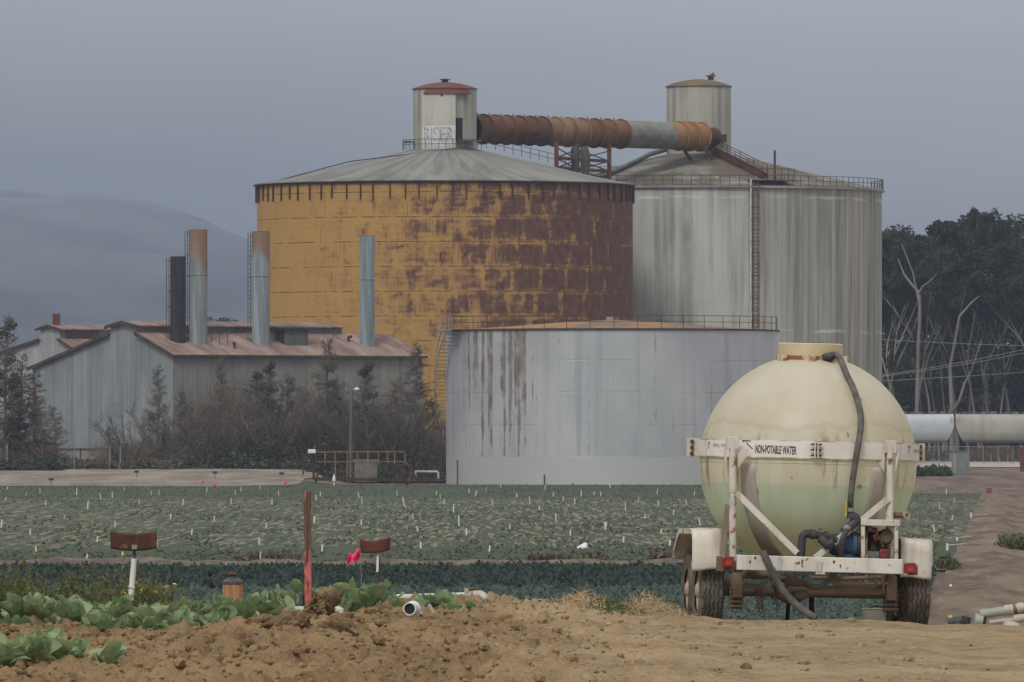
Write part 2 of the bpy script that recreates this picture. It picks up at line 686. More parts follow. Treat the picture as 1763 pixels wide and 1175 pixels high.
def tufts(name, xs, ys, size, leaves, lw, mat, label, cat, seed=1, lean=.7, dz=0.0, keep=None):
    """many small plants made of bent leaves, one object of stuff"""
    r = np.random.default_rng(seed)
    N = len(xs)
    s = (size * (.65 + .7 * r.random(N)))
    zz = gz(xs, ys) + dz
    T = N * leaves
    bx = np.repeat(xs, leaves); by = np.repeat(ys, leaves); bz = np.repeat(zz, leaves); sz = np.repeat(s, leaves)
    az = r.random(T) * 2 * PI
    ln = lean * (.35 + .9 * r.random(T))
    L = sz * (.6 + .6 * r.random(T))
    dx = np.cos(az); dy = np.sin(az)
    w = lw * sz * (.6 + .8 * r.random(T))

    def pt(t, k, side):
        out = L * t * np.sin(ln * k)
        up = L * t * np.cos(ln * k)
        return np.stack([bx + dx * out - dy * w * side, by + dy * out + dx * w * side, bz + up], 1)
    A = [pt(0, 1, -.35), pt(0, 1, .35), pt(.55, .9, -1), pt(.55, .9, 1), pt(1, 1.25, -.55), pt(1, 1.25, .55)]
    V = np.stack(A, 1).reshape(-1, 3)
    b = np.arange(T) * 6
    Q = np.concatenate([np.stack([b, b + 1, b + 3, b + 2], 1), np.stack([b + 2, b + 3, b + 5, b + 4], 1)])
    return tag(link(name, np_mesh(name, V, Q, mat, True)), label, cat, kind='stuff')


rg = np.random.default_rng(5)
M_teal_dark = foliage('brassica_dark', (.054, .078, .067), (.068, .094, .081), .8, .1, .5)
M_teal = foliage('brassica_pale', (.096, .137, .114), (.118, .160, .135), .8, .1, .5)
M_young = foliage('young_leaf', (.110, .132, .082), (.135, .158, .100), .15, .1, .5)
xs = rg.random(9000) * 1; ys = 225 + rg.random(9000) * 37
xs = -22 + xs * (edge(ys) + 21.6)
tufts('crop_rows', xs, ys, .27, 30, .15, M_teal_dark, 'band of dark blue green leafy crop before the field', 'crop', 2, 1.1)
ys = 175 + rg.random(9000) * 51
xs = -16 + rg.random(9000) * (edge(ys) + 15.2)
tufts('crop_rows', xs, ys, .24, 30, .16, M_teal, 'band of pale blue green leafy crop beyond the trailer', 'crop', 3, 1.25)
# young plants, thinner where the soil shows
N = 60000
ys = 283 + (rg.random(N) ** 1.7) * 500
xs = -48 + rg.random(N) * (np.array([field_r(v) for v in ys]) + 47.5)
dens = fbm(xs * .8, ys * .05, 3, 61) + .30 * sst(520, 680, ys) + .25 * (1 - sst(290, 330, ys))
keep = (dens > .02) & ((ys < 757) | (xs > -18)) & (rg.random(N) < .42)
tufts('young_plants', xs[keep], ys[keep], .11, 8, .24, M_young, 'young low green plants growing all over the field', 'crop', 4, 1.0)

# ------------------------------------------------------------------ materials of the works
RUST = (.095, .040, .022)
M_rust = weathered('rusty_iron', (.13, .055, .030), (.07, .035, .022), .45, 2.0, 0, .4, .85)
M_rust_dark = weathered('dark_rusty_iron', (.07, .038, .028), (.12, .05, .028), .35, 2.0, 0, .4, .85)
M_dark = plain('dark_void', (.012, .012, .014), (.025, .024, .024), 1.5, .9)
M_steel = weathered('grey_steel', (.26, .26, .25), RUST, .3, 1.2, .3, .3, .6)


def silo_yellow():
    n = NT('flaking_yellow_paint', .75)
    uv = n.coord('UV')
    u, v, _ = n.sep(uv)
    x, y, z = n.sep(n.coord())
    row = n.math('FLOOR', n.math('DIVIDE', v, 2.33))
    fv = n.math('PINGPONG', n.math('DIVIDE', v, 2.33), .5)               # 0 at a seam, .5 mid plate
    shift = n.math('MULTIPLY', row, 2.37)
    fu = n.math('PINGPONG', n.math('DIVIDE', n.math('ADD', u, shift), 2.9), .5)
    plate = n.math('MULTIPLY', n.mr(fv, .02, .20), n.mr(fu, .01, .16))   # paint holds along seams
    # which plates have lost their paint: coarse noise per plate and more of it towards the right
    cu = n.math('FLOOR', n.math('DIVIDE', n.math('ADD', u, shift), 2.9))
    cmb = n.t.nodes.new('ShaderNodeCombineXYZ')
    n.put(cmb.inputs[0], cu); n.put(cmb.inputs[1], row)
    wn_ = n.t.nodes.new('ShaderNodeTexWhiteNoise')
    n.put(wn_.inputs['Vector'], cmb.outputs[0])
    pr = wn_.outputs[0]
    a = n.noise(n.map(uv, (.55, .55, 1)), 1.0, 7, .68, .4)
    st = n.noise(n.map(uv, (2.6, .35, 1)), 1.0, 5, .6)
    hz_ = n.noise(n.map(uv, (.5, 3.2, 1)), 1.0, 4, .6)
    grad = n.mr(x, -15, 16.5, -.22, .205, False)
    low = n.mr(v, 15, 9, 0, -.13)
    k = n.math('ADD', n.math('MULTIPLY', a, .72), n.math('MULTIPLY', st, .36))
    k = n.math('ADD', k, n.math('MULTIPLY', hz_, .30))
    k = n.math('ADD', k, n.math('MULTIPLY', n.math('SUBTRACT', pr, .5), .06))
    k = n.math('ADD', k, n.math('ADD', grad, low))
    k = n.math('ADD', k, n.math('MULTIPLY', n.math('SUBTRACT', plate, .7), n.mr(x, 0, 12, .09, .17)))
    fine = n.noise(n.map(uv, (5, 2.2, 1)), 1.0, 5, .7)
    k = n.math('ADD', k, n.math('MULTIPLY', n.math('SUBTRACT', fine, .5), .34))
    mask = n.mr(k, .63, .80)
    half = n.mr(k, .50, .72)
    yel = n.mix(n.noise(n.map(uv, (.3, .3, 1)), 1, 4), (.35, .20, .055), (.45, .275, .080))
    yel = n.mix(n.math('MULTIPLY', n.mr(hz_, .48, .7), .35), yel, (.33, .19, .075))
    yel = n.mix(n.math('MULTIPLY', half, .7), yel, (.25, .13, .055))
    rust = n.mix(n.mr(n.noise(n.map(uv, (1.5, 1.0, 1)), 1, 5, .65), .3, .7), (.075, .034, .026), (.145, .066, .044))
    col = n.mix(mask, yel, rust)
    seam = n.math('MULTIPLY', n.mr(fv, .030, .008), n.mr(n.noise(n.map(uv, (.9, .3, 1)), 1, 3), .38, .56))
    seam = n.math('MAXIMUM', seam, n.math('MULTIPLY', n.mr(fu, .012, .004), n.mr(n.noise(n.map(uv, (.2, .5, 1), (3, 3, 0)), 1, 2), .50, .58)))
    col = n.mix(n.math('MULTIPLY', seam, .8), col, (.055, .026, .018))
    n.bump(n.math('ADD', a, n.math('MULTIPLY', seam, -1.0)), .05, .4)
    return n.done(col)


def concrete(name, c1, c2, streaks=1.0, gold=.5, vh=26, seam=13.0):
    n = NT(name, .9, 0, .2)
    uv = n.coord('UV')
    u, v, _ = n.sep(uv)
    s1 = n.noise(n.map(uv, (.55, .018, 1)), 1.0, 5, .62)
    s2 = n.noise(n.map(uv, (1.9, .05, 1), (7, 2, 0)), 1.0, 4, .6)
    b = n.noise(n.map(uv, (.12, .07, 1)), 1.0, 4, .6)
    col = n.mix(n.mr(b, .35, .65), c1, c2)
    if vh > 20:
        old = n.math('MULTIPLY', n.mr(n.math('ADD', u, n.math('MULTIPLY', s1, 9)), 6.5, 15), n.mr(s2, .34, .58, .45, 1))
        col = n.mix(n.math('MULTIPLY', old, .7), col, (.20, .19, .16))
        blue = n.mr(n.math('ADD', u, n.math('MULTIPLY', s1, 6)), -1, -7)
        col = n.mix(n.math('MULTIPLY', blue, .5), col, (.31, .335, .365))
    dark = n.math('MULTIPLY', n.mr(n.math('ADD', n.math('MULTIPLY', s1, .6), n.math('MULTIPLY', s2, .4)), .45, .60), streaks)
    fade = n.mr(n.noise(n.map(uv, (.3, .12, 1), (1, 8, 0)), 1, 3), .3, .6, .25, 1)
    col = n.mix(n.math('MULTIPLY', dark, n.math('MULTIPLY', fade, .85)), col, tuple(c * .40 for c in c1))
    col = n.mix(n.math('MULTIPLY', n.mr(s2, .60, .74), .35 * streaks), col, tuple(min(.7, c * 1.35) for c in c2))
    g = n.noise(n.map(uv, (.35, .012, 1), (2.2, 0, 0)), 1.0, 2, .5)
    col = n.mix(n.math('MULTIPLY', n.mr(g, .61, .71), gold), col, (.33, .20, .075))
    rr = n.noise(n.map(uv, (.9, .006, 1), (4.7, 1, 0)), 1.0, 2, .5)
    col = n.mix(n.math('MULTIPLY', n.mr(rr, .69, .74), gold), col, (.24, .105, .04))
    if seam:
        sv = n.math('PINGPONG', n.math('DIVIDE', v, seam), .5)
        sm = n.math('MULTIPLY', n.mr(sv, .018, .004), n.mr(n.noise(n.map(uv, (.25, 1, 1)), 1, 3), .45, .6))
        col = n.mix(n.math('MULTIPLY', sm, .55), col, tuple(min(.7, c * 1.3) for c in c2))
    n.bump(n.noise(n.map(uv, (1, .5, 1)), 2.5, 5, .6), .03, .35)
    return n.done(col)


M_conc = concrete('streaked_concrete', (.37, .37, .345), (.455, .455, .43), .9, .4)
M_conc2 = concrete('stained_concrete', (.34, .335, .29), (.43, .42, .37), .8, .5, 6, 0)
M_roof_conc = plain('roof_concrete', (.20, .20, .185), (.33, .325, .30), .28, .92, detail=7, bump=.03, stretch=(1, 1, 1))
n = NT('lichen_roof', .95)
o = n.coord()
a = n.noise(o, .22, 6, .62)
b = n.noise(o, .8, 5, .65)
col = n.mix(n.mr(a, .38, .56), (.205, .20, .18), (.105, .088, .062))
col = n.mix(n.mr(b, .67, .73), col, (.42, .41, .39))
n.bump(b, .05, .4)
M_roof_lichen = n.done(col)


def ring_rail(mb, pts, h=1.1, post=.06, rail=.05, every=1, mid=True):
    """posts and two rails along a line of floor points"""
    pts = [Vector(p) for p in pts]
    for i, p in enumerate(pts):
        if i % every == 0:
            mb.bar(p, p + Vector((0, 0, h)), post)
    for z in ((h, h * .52) if mid else (h,)):
        for a, b in zip(pts, pts[1:]):
            mb.bar(a + Vector((0, 0, z)), b + Vector((0, 0, z)), rail)


def ring(r, a0, a1, n, z):
    return [(r * math.sin(R(a0 + (a1 - a0) * i / n)), -r * math.cos(R(a0 + (a1 - a0) * i / n)), z) for i in range(n + 1)]


def ladder(mb, x, y, z0, z1, w=.5, r=.04, step=.35, cage=None, ax=(1, 0, 0)):
    ax = Vector(ax)
    b = Vector((x, y, 0))
    for s in (-1, 1):
        mb.bar(b + ax * s * w / 2 + Vector((0, 0, z0)), b + ax * s * w / 2 + Vector((0, 0, z1)), r * 1.6)
    z = z0 + .2
    while z < z1:
        mb.bar(b - ax * w / 2 + Vector((0, 0, z)), b + ax * w / 2 + Vector((0, 0, z)), r)
        z += step
    if cage:
        out = Vector(cage)
        z = z0 + 2
        while z < z1:
            p = [b + ax * (w * .75) * math.cos(t) + out * math.sin(t) + Vector((0, 0, z)) for t in [PI * i / 6 for i in range(7)]]
            mb.tube(p, .035, 4)
            z += 1.1
        for t in (PI * .25, PI * .5, PI * .75):
            q = b + ax * (w * .75) * math.cos(t) + out * math.sin(t)
            mb.bar(q + Vector((0, 0, z0 + 2)), q + Vector((0, 0, z1)), .035)


def text_mesh(s, width, height, bold=0.0):
    cu = bpy.data.curves.new('text', 'FONT')
    cu.body = s
    cu.size = 1
    cu.offset = bold
    cu.resolution_u = 3
    ob = bpy.data.objects.new('text', cu)
    C.objects.link(ob)
    dg = bpy.context.evaluated_depsgraph_get()
    me = bpy.data.meshes.new_from_object(ob.evaluated_get(dg))
    bpy.data.objects.remove(ob)
    bpy.data.curves.remove(cu)
    co = np.array([v.co[:] for v in me.vertices])
    lo, hi = co.min(0), co.max(0)
    co[:, 0] = (co[:, 0] - (lo[0] + hi[0]) / 2) / (hi[0] - lo[0]) * width
    co[:, 1] = (co[:, 1] - (lo[1] + hi[1]) / 2) / (hi[1] - lo[1]) * height
    fs = [tuple(p.vertices) for p in me.polygons]
    bpy.data.meshes.remove(me)
    # cut long triangles so that letters can follow a curved wall
    return co, fs


def round_text(name, s, width, height, r, z, a, mat, parent, bold=0.0, thick=.004, tilt=0.0):
    """writing wrapped round a drum of radius r, centred at the angle a"""
    co, fs = text_mesh(s, width, height, bold)
    vs = []
    for q in co:
        t = a + q[0] / r
        vs.append((r * math.sin(t), -r * math.cos(t), z + q[1] + q[0] * tilt))
    return MB().add(vs, fs).build(name, mat, parent)


# ------------------------------------------------------------------ the yellow silo
D1 = F / 18.0
X1 = (766 - CX) / 18.0
G1 = -.55
silo = empty('storage_silo', (X1, D1, G1), 'huge round silo with flaking yellow paint and purple brown rust under a grey cone roof', 'silo')


def z1(py, k=18.0, g=G1):
    return CAMZ + (HY - py) / k - g


RS = 17.97
M_yel = silo_yellow()
MB().lathe([(RS, 0), (RS, z1(322))], 160).build('wall', M_yel, silo)
MB().lathe([(RS + .12, z1(323.5)), (RS + .18, z1(323.5)), (RS + .18, z1(320)), (RS - .2, z1(320))], 160).build('rim_band', M_rust_dark, silo)
n = NT('roof_sheets', .92)
uv = n.coord('UV')
u, v, _ = n.sep(uv)
o = n.coord()
a = n.noise(n.map(uv, (.55, .35, 1)), 1.0, 6, .65)
b = n.noise(n.map(uv, (.32, .55, 1), (3, 1, 0)), 1.0, 5, .6)
col = n.mix(n.mr(a, .34, .64), (.125, .126, .118), (.235, .234, .218))
col = n.mix(n.math('MULTIPLY', n.mr(b, .56, .70), .55), col, (.080, .080, .078))
col = n.mix(n.math('MULTIPLY', n.mr(n.noise(o, .17, 4, .6), .60, .72), .5), col, (.24, .185, .115))
fu = n.math('PINGPONG', n.math('DIVIDE', u, 4.4), .5)
col = n.mix(n.math('MULTIPLY', n.mr(fu, .010, .003), .45), col, (.13, .125, .12))
n.bump(a, .06, .4)
M_roof1 = n.done(col)
MB().lathe([(RS + .35, z1(320.5)), (RS + .35, z1(319)), (14.5, z1(305.5)), (10, z1(286)), (6, z1(270)), (3.0, z1(257))], 160, uvr=18).build('roof', M_roof1, silo)
bk = MB().box((0, -RS - .10, 0), (.09, .16, 1.55)).mesh('rim_bracket', M_rust_dark)
for i in range(40):
    a = -92 + 184 * i / 39 + (.35 if i % 3 else -.3)
    o = link('rim_bracket', bk, silo, (0, 0, z1(337) + (.12 if i % 4 == 0 else 0)))
    o.rotation_euler = (0, 0, R(a))
# headhouse on top
HR = 3.03
hh = MB().lathe([(HR, z1(262)), (HR, z1(154)), (HR - .25, z1(154))], 48).build('headhouse', M_conc2, silo)
fp = MB()
pr = [(HR + .34, z1(161)), (HR + .34, z1(262))]
fp.lathe([(HR - .1, z1(261)), (HR + .34, z1(261)), (HR + .34, z1(162)), (HR - .1, z1(162))], 20, a0=R(-40), a1=R(18))
for a in (-40, 18):
    s, c = math.sin(R(a)), -math.cos(R(a))
    fp.add([(HR * .96 * s, HR * .96 * c, z1(261)), ((HR + .34) * s, (HR + .34) * c, z1(261)), ((HR + .34) * s, (HR + .34) * c, z1(162)), (HR * .96 * s, HR * .96 * c, z1(162))], [(0, 1, 2, 3)])
fp.build('front_panel', concrete('pale_panel', (.44, .435, .39), (.52, .515, .47), .35, .4, 6, 0), hh)
mb = MB()
mb.lathe([(HR + .12, z1(154.5)), (HR + .14, z1(153.5)), (2.5, z1(149)), (1.6, z1(144.5)), (.5, z1(142)), (0.01, z1(141.6))], 48)
mb.lathe([(HR - .2, z1(153)), (HR + .50, z1(162.5)), (HR + .50, z1(163.4)), (HR, z1(163.4))], 24, a0=R(-36), a1=R(48))
mb.build('cap', weathered('red_roof_sheet', (.165, .055, .042), (.10, .045, .03), .4, .5, 0, .4, .85), hh)
mb = MB().lathe([(.30, z1(142.5)), (.30, z1(138.5)), (.55, z1(138.3)), (.5, z1(137)), (.01, z1(135.5))], 16)
mb.build('vent', M_dark, hh)
mb = MB().lathe([(HR + .015, z1(244)), (HR + .015, z1(205))], 6, a0=R(19), a1=R(34))
MB().lathe([(HR + .372, z1(165.5)), (HR + .372, z1(168.5))], 3, a0=R(-6.5), a1=R(-3)).build('wall_hole', M_dark, hh)
mb.build('doorway', M_dark, hh)
n = NT('whitewash', .85)
uv = n.coord('UV')
a = n.noise(n.map(uv, (1.3, .5, 1)), 1, 5)
M_white_wash = n.done(n.mix(n.mr(a, .4, .7), (.62, .64, .66), (.46, .47, .47)))
MB().lathe([(HR + .352, z1(259.5)), (HR + .352, z1(218.5))], 20, a0=R(-39), a1=R(17.6)).build('white_patch', M_white_wash, hh)
round_text('lettering', 'RISER', 3.0, 1.38, HR + .362, z1(233), R(-10.6), plain('grey_spray', (.22, .235, .26), (.52, .53, .54), 3.2, .8), hh, .02)
mb = MB()
ring_rail(mb, ring(HR + 1.0, -95, 60, 16, z1(259)), .95, .06, .05)
mb.build('railing', M_rust_dark, hh)
mb = MB()
mb.lathe([(HR + .02, z1(244)), (HR + 1.0, z1(244)), (HR + 1.0, z1(246)), (HR + .02, z1(246))], 12, a0=R(-112), a1=R(-72))
mb.build('landing', M_steel, hh)
mb = MB()
mb.lathe([(HR + .02, z1(243)), (HR + .9, z1(243)), (HR + .9, z1(245)), (HR + .02, z1(245))], 12, a0=R(20), a1=R(62))
mb.build('landing', M_steel, hh)
mb = MB()
MB().tube([(1.4, -3.8, z1(257)), (-9, -5, z1(281)), (-16.8, -5.5, z1(318.5))], .05, 5).build('roof_cable', M_rust_dark, silo)
A = Vector((4.0, -1.6, z1(256))); B = Vector((11.5, -3.0, z1(290)))
ring_rail(mb, [A.lerp(B, i / 9) for i in range(10)], 1.0, .06, .05)
mb.build('roof_railing', M_rust_dark, silo)

# ------------------------------------------------------------------ the concrete silo
K2 = 17.35
D2 = F / K2
X2 = (1203 - CX) / K2
G2 = -.55
silo2 = empty('storage_silo', (X2, D2, G2), 'huge grey concrete silo with streaked walls, a caged ladder and a lichen brown roof', 'silo')


def z2(py):
    return CAMZ + (HY - py) / K2 - G2


RC = 18.16
MB().lathe([(RC, 0), (RC, z2(331))], 160).build('wall', M_conc, silo2)
MB().lathe([(RC, z2(332)), (RC + .30, z2(331.5)), (RC + .30, z2(328.5)), (RC - .6, z2(328.5))], 160).build('ledge', M_roof_conc, silo2)
zc0, zc1 = z2(328), z2(266)


def cone2(r, a, dz=0.0):
    return Vector((r * math.sin(R(a)), -r * math.cos(R(a)), zc0 + (zc1 - zc0) * (RC - r) / (RC - 3.2) + dz))


MB().lathe([(RC + .05, zc0), (3.2, zc1)], 160).build('roof', M_roof_lichen, silo2)
hh2 = MB().lathe([(3.2, z2(272)), (3.2, z2(150)), (2.9, z2(150))], 48).build('headhouse', M_conc2, silo2)
MB().lathe([(3.32, z2(150.5)), (3.32, z2(149.5)), (2.6, z2(144)), (1.6, z2(139.5)), (.5, z2(137)), (.01, z2(136.6))], 48).build(
    'cap', plain('brown_cap', (.10, .085, .045), (.17, .125, .07), .6, .9), hh2)
mb = MB().lathe([(.3, z2(138)), (.3, z2(132.5)), (.55, z2(132)), (.45, z2(130)), (.01, z2(128.5))], 14, (1.2, 0, 0))
mb.tube([(1.2, 0, z2(130)), (1.5, 0, z2(126.5))], .12, 6)
mb.build('vent', M_rust, hh2)
mb = MB().lathe([(3.21, z2(262)), (3.21, z2(222))], 5, a0=R(11), a1=R(26.5))
mb.build('doorway', M_dark, hh2)
mb = MB().lathe([(3.22, z2(264)), (3.32, z2(264)), (3.32, z2(221)), (3.22, z2(221))], 2, a0=R(26.5), a1=R(29.5))
mb.box((2.3, -2.45, z2(240)), (.9, .3, .8), Matrix.Rotation(R(43), 3, 'Z'))
mb.build('door_frame', M_rust, hh2)
mb = MB()
mb.tube([cone2(3.4, -72, .5), cone2(5.6, -60, .5), cone2(7, -55, .35), cone2(12.1, -43, .25), cone2(15, -41, .25), cone2(18, -40, .2)], .24, 8)
mb.build('roof_duct', plain('lead_pipe', (.07, .07, .075), (.13, .13, .13), 2, .7), silo2)
mb = MB()
for s in (-.55, .55):
    pts = [cone2(r, 24 + s * 30 / max(r, 4), .35) for r in (3.4, 6, 9, 12, 15.2)]
    for p, q in zip(pts, pts[1:]):
        mb.bar(p, q, .12, .42)
    ring_rail(mb, pts, 1.05, .07, .06)
for i in range(34):
    r = 3.6 + 11.4 * i / 33
    p = cone2(r, 24, .48)
    mb.bar(cone2(r, 24 - 15 / max(r, 4), .48), cone2(r, 24 + 15 / max(r, 4), .48), .30, .05)
mb.lathe([(15, z2(318.5)), (18.2, z2(318.5)), (18.2, z2(319.8)), (15, z2(319.8))], 8, a0=R(16), a1=R(30))
ring_rail(mb, ring(18.1, 16, 30, 6, z2(318.5)), 1.1, .07, .06)
mb.bar(cone2(15.5, 27.5, 0), cone2(15.5, 27.5, 2.9), .22)
mb.build('roof_stair', weathered('red_stair_steel', (.105, .042, .032), (.06, .03, .02), .4, 1.5, 0, .4, .85), silo2)
mb = MB()
ring_rail(mb, ring(RC + .12, -62, 108, 58, z2(328.5)), 1.02, .055, .05)
mb.build('rim_railing', M_rust_dark, silo2)
a = math.asin((1291 - 1203) / K2 / RC)
c, s = math.cos(a), math.sin(a)
mb = MB()
ladder(mb, (RC + .22) * s, -(RC + .22) * c, 1, z2(322), .55, .05, .38, (s * .75, -c * .75, 0), (c, s, 0))
mb.build('ladder', M_rust, silo2)
a = math.asin((1284 - 1203) / K2 / RC)
mb = MB().tube([((RC + .2) * math.sin(a), -(RC + .2) * math.cos(a), 1), ((RC + .2) * math.sin(a), -(RC + .2) * math.cos(a), z2(318))], .10, 8)
mb.build('downpipe', plain('pale_pipe', (.36, .42, .46), (.47, .51, .53), 1.0, .5), silo2)

# ------------------------------------------------------------------ conveyor gallery between the two headhouses
A = P(812, 222, 890.5)
B = P(1206, 236, 916)
L = (B - A).length
cv = empty('conveyor_gallery', A, 'rusty round conveyor tube with ring flanges running between the two silo tops', 'conveyor')
Mx = (B - A).to_track_quat('Z', 'X').to_matrix()


def gallery(name, f0, f1, mat, ringed, r=1.31):
    prof = []
    n = max(1, round((f1 - f0) * L / 1.85)) if ringed else 1
    mb = MB()
    z0, zz = f0 * L, f1 * L
    for i in range(n):
        a, b = z0 + (zz - z0) * i / n, z0 + (zz - z0) * (i + 1) / n
        if ringed:
            prof += [(r - .02, a), (r + .04, a + (b - a) * .3), (r + .05, a + (b - a) * .6), (r - .02, b - .05)]
            mb.lathe([(r - .05, b - .07), (r + .17, b - .07), (r + .17, b + .03), (r - .05, b + .03)], 40, M=Mx)
            mb.box(Mx @ Vector((0, 0, (a + b) / 2)) + Vector((0, 0, r + .12)), (.12, .12, .25))
        else:
            prof += [(r, a), (r, b)]
    mb.lathe(prof, 40, M=Mx)
    return mb.build(name, mat, cv)


M_tan = weathered('tan_rust', (.235, .145, .078), (.12, .058, .034), .42, .55, .5, .35, .85)
M_brown = weathered('brown_rust', (.135, .058, .030), (.06, .03, .022), .45, .6, .5, .4, .85)
gallery('rusty_section', 0, .30, M_brown, True)
gallery('rusty_section', .30, .47, M_tan, True)
gallery('rusty_section', .47, .645, weathered('mixed_rust', (.19, .088, .042), (.085, .038, .026), .45, .6, .6, .4, .85), True)
n = NT('grey_tube', .85)
o = n.coord()
a = n.noise(o, .8, 6, .6)
n.done(n.mix(n.mr(a, .35, .65), (.145, .15, .125), (.215, .22, .19)))
gallery('grey_section', .645, .855, n.m, False, 1.34)
gallery('orange_section', .855, 1.0, weathered('orange_rust', (.32, .165, .070), (.17, .075, .035), .40, .6, .4, .3, .85), True)
mb = MB()
mb.lathe([(1.31, L), (.9, L + .9), (.9, L + 2.2)], 32, M=Mx)
for dx, dz in ((-.9, -1.6), (1.2, -1.5)):
    q = Mx @ Vector((0, 0, L * .96)) + Vector((dx, 0, 0))
    mb.tube([q + Vector((0, -.8, -.9)), q + Vector((.3, -.9, dz)), q + Vector((.9, -.9, dz - .8))], .16, 8)
mb.build('end_chute', M_rust_dark, cv)

tr = empty('conveyor_trestle', P(1002, 310, 896), 'rusty steel trestle with dark pipes holding up the conveyor tube', 'trestle')
mb = MB()
o0 = Vector(tr.location)
posts = [P(958, 250, 893) - o0, P(994, 252, 899) - o0, P(1049, 250, 904) - o0, P(1010, 252, 889) - o0]
zb = P(1000, 322, 897).z - o0.z
for p in posts[:3]:
    mb.bar(p + Vector((0, 0, .3)), (p.x, p.y, zb), .42)
for py in (274, 291):
    z = CAMZ + (HY - py) / 17.85 - o0.z
    for i, j in ((0, 1), (1, 2), (0, 2)):
        p, q = posts[i], posts[j]
        mb.bar((p.x, p.y, z), (q.x, q.y, z), .20, .28)
z = CAMZ + (HY - 300) / 17.85 - o0.z
for i, j in ((0, 1), (1, 2)):
    p, q = posts[i], posts[j]
    zz = [CAMZ + (HY - yy) / 17.85 - o0.z for yy in (256, 274, 291, 308)]
    for a_, b_ in zip(zz, zz[1:]):
        mb.bar((p.x, p.y, a_), (q.x, q.y, b_), .10)
        mb.bar((q.x, q.y, a_), (p.x, p.y, b_), .10)
mb.build('frame', M_rust, tr)
mb = MB()
for px, w in ((989, .42), (1006, .5)):
    p = P(px, 252, 897) - o0
    mb.tube([(p.x, p.y, p.z), (p.x, p.y, p.z - .5), (p.x + .1, p.y, p.z - 1.5), (p.x, p.y, zb)], [w * .6, w, w, w * .8], 10)
mb.build('chute_pipe', plain('black_pipe', (.035, .034, .034), (.085, .078, .072), 1.5, .8), tr)
mb = MB()
q0 = P(962, 291, 892) - o0
ring_rail(mb, [q0 + Vector((i * .8, i * .25, -.75)) for i in range(8)], 1.0, .06, .05)
mb.build('walkway_rail', M_rust_dark, tr)

# ------------------------------------------------------------------ the low steel tank
K3 = 20.0
D3 = F / K3
X3 = (1054 - CX) / K3
G3 = -2.1
RT = 14.3
tank = empty('storage_tank', (X3, D3, G3), 'low wide pale grey steel tank with rust runs and stair winding up its left side', 'tank')


def z3(py):
    return CAMZ + (HY - py) / K3 - G3


n = NT('tank_paint', .48, .45, .4)
uv = n.coord('UV')
u, v, _ = n.sep(uv)
o = n.coord()
s1 = n.noise(n.map(uv, (.8, .02, 1)), 1.0, 4, .6)
b = n.noise(n.map(uv, (.16, .10, 1)), 1.0, 5, .6)
b2 = n.noise(n.map(uv, (.9, .7, 1)), 1.0, 5, .65)
col = n.mix(n.mr(b, .35, .65), (.43, .445, .465), (.52, .535, .555))
col = n.mix(n.math('MULTIPLY', n.mr(s1, .52, .68), .45), col, (.26, .28, .31))
right = n.mr(u, -7.5, -6)
left = n.mr(u, -16.5, -14.5)
zone = n.math('MULTIPLY', left, n.math('SUBTRACT', 1.0, right))
rs = n.noise(n.map(uv, (1.9, .022, 1), (1.7, 0, 0)), 1.0, 3, .55)
br = n.noise(n.map(uv, (1.4, .45, 1)), 1.0, 4, .65)
top = n.mr(v, 2.3, 12.8, .015, .10)
runs = n.mr(n.math('ADD', n.math('ADD', rs, n.math('MULTIPLY', n.math('SUBTRACT', br, .5), .32)), top), .560, .63)
col = n.mix(n.math('MULTIPLY', n.math('MULTIPLY', runs, zone), n.mr(br, .35, .62, .35, .85)), col, (.185, .118, .072))
runs2 = n.mr(n.math('ADD', rs, n.math('MULTIPLY', n.math('SUBTRACT', br, .5), .5)), .64, .74)
col = n.mix(n.math('MULTIPLY', runs2, .55), col, (.18, .14, .12))
spot = n.math('MULTIPLY', n.mr(b2, .64, .72), n.mr(v, 11, 13.2, .15, .8))
col = n.mix(n.math('MULTIPLY', spot, .8), col, (.13, .09, .075))
fv = n.math('PINGPONG', n.math('DIVIDE', n.math('SUBTRACT', v, 2.5), 2.72), .5)
seam = n.math('MULTIPLY', n.mr(fv, .013, .004), n.mr(n.noise(n.map(uv, (.35, 1, 1)), 1, 3), .38, .60))
col = n.mix(n.math('MULTIPLY', seam, .55), col, (.17, .17, .18))
fu = n.math('PINGPONG', n.math('DIVIDE', u, 6.1), .5)
col = n.mix(n.math('MULTIPLY', n.mr(fu, .006, .002), .3), col, (.2, .2, .21))
band = n.mr(v, 2.55, 2.45)
col = n.mix(band, col, n.mix(n.noise(n.map(uv, (.4, .2, 1)), 1, 4), (.47, .485, .475), (.53, .545, .535)))
n.bump(n.math('ADD', n.math('MULTIPLY', seam, -.6), n.math('MULTIPLY', b, .5)), .05, .35)
M_tank = n.done(col)
MB().lathe([(RT, 0), (RT, z3(570))], 160).build('wall', M_tank, tank)
MB().lathe([(RT, z3(571.5)), (RT + .14, z3(571.5)), (RT + .14, z3(569)), (RT - .3, z3(568.6))], 160).build('rim', M_rust_dark, tank)
n = NT('tank_roof', .9)
o = n.coord()
n.done(n.mix(n.mr(n.noise(n.map(o, (1, .4, 1)), .22, 5, .6), .44, .58), (.17, .125, .10), (.31, .165, .060)))
MB().lathe([(RT, z3(569)), (9, z3(563)), (4, z3(555)), (.01, z3(551))], 96).build('roof', n.m, tank)
mb = MB()
ring_rail(mb, ring(RT - .1, -90, 90, 44, z3(569)), 1.1, .055, .045, 2)
mb.build('railing', M_rust_dark, tank)
MB().box((-.2, -.5, z3(550)), (.6, .6, .4)).build('hatch', M_steel, tank)
mb = MB()
N = 40
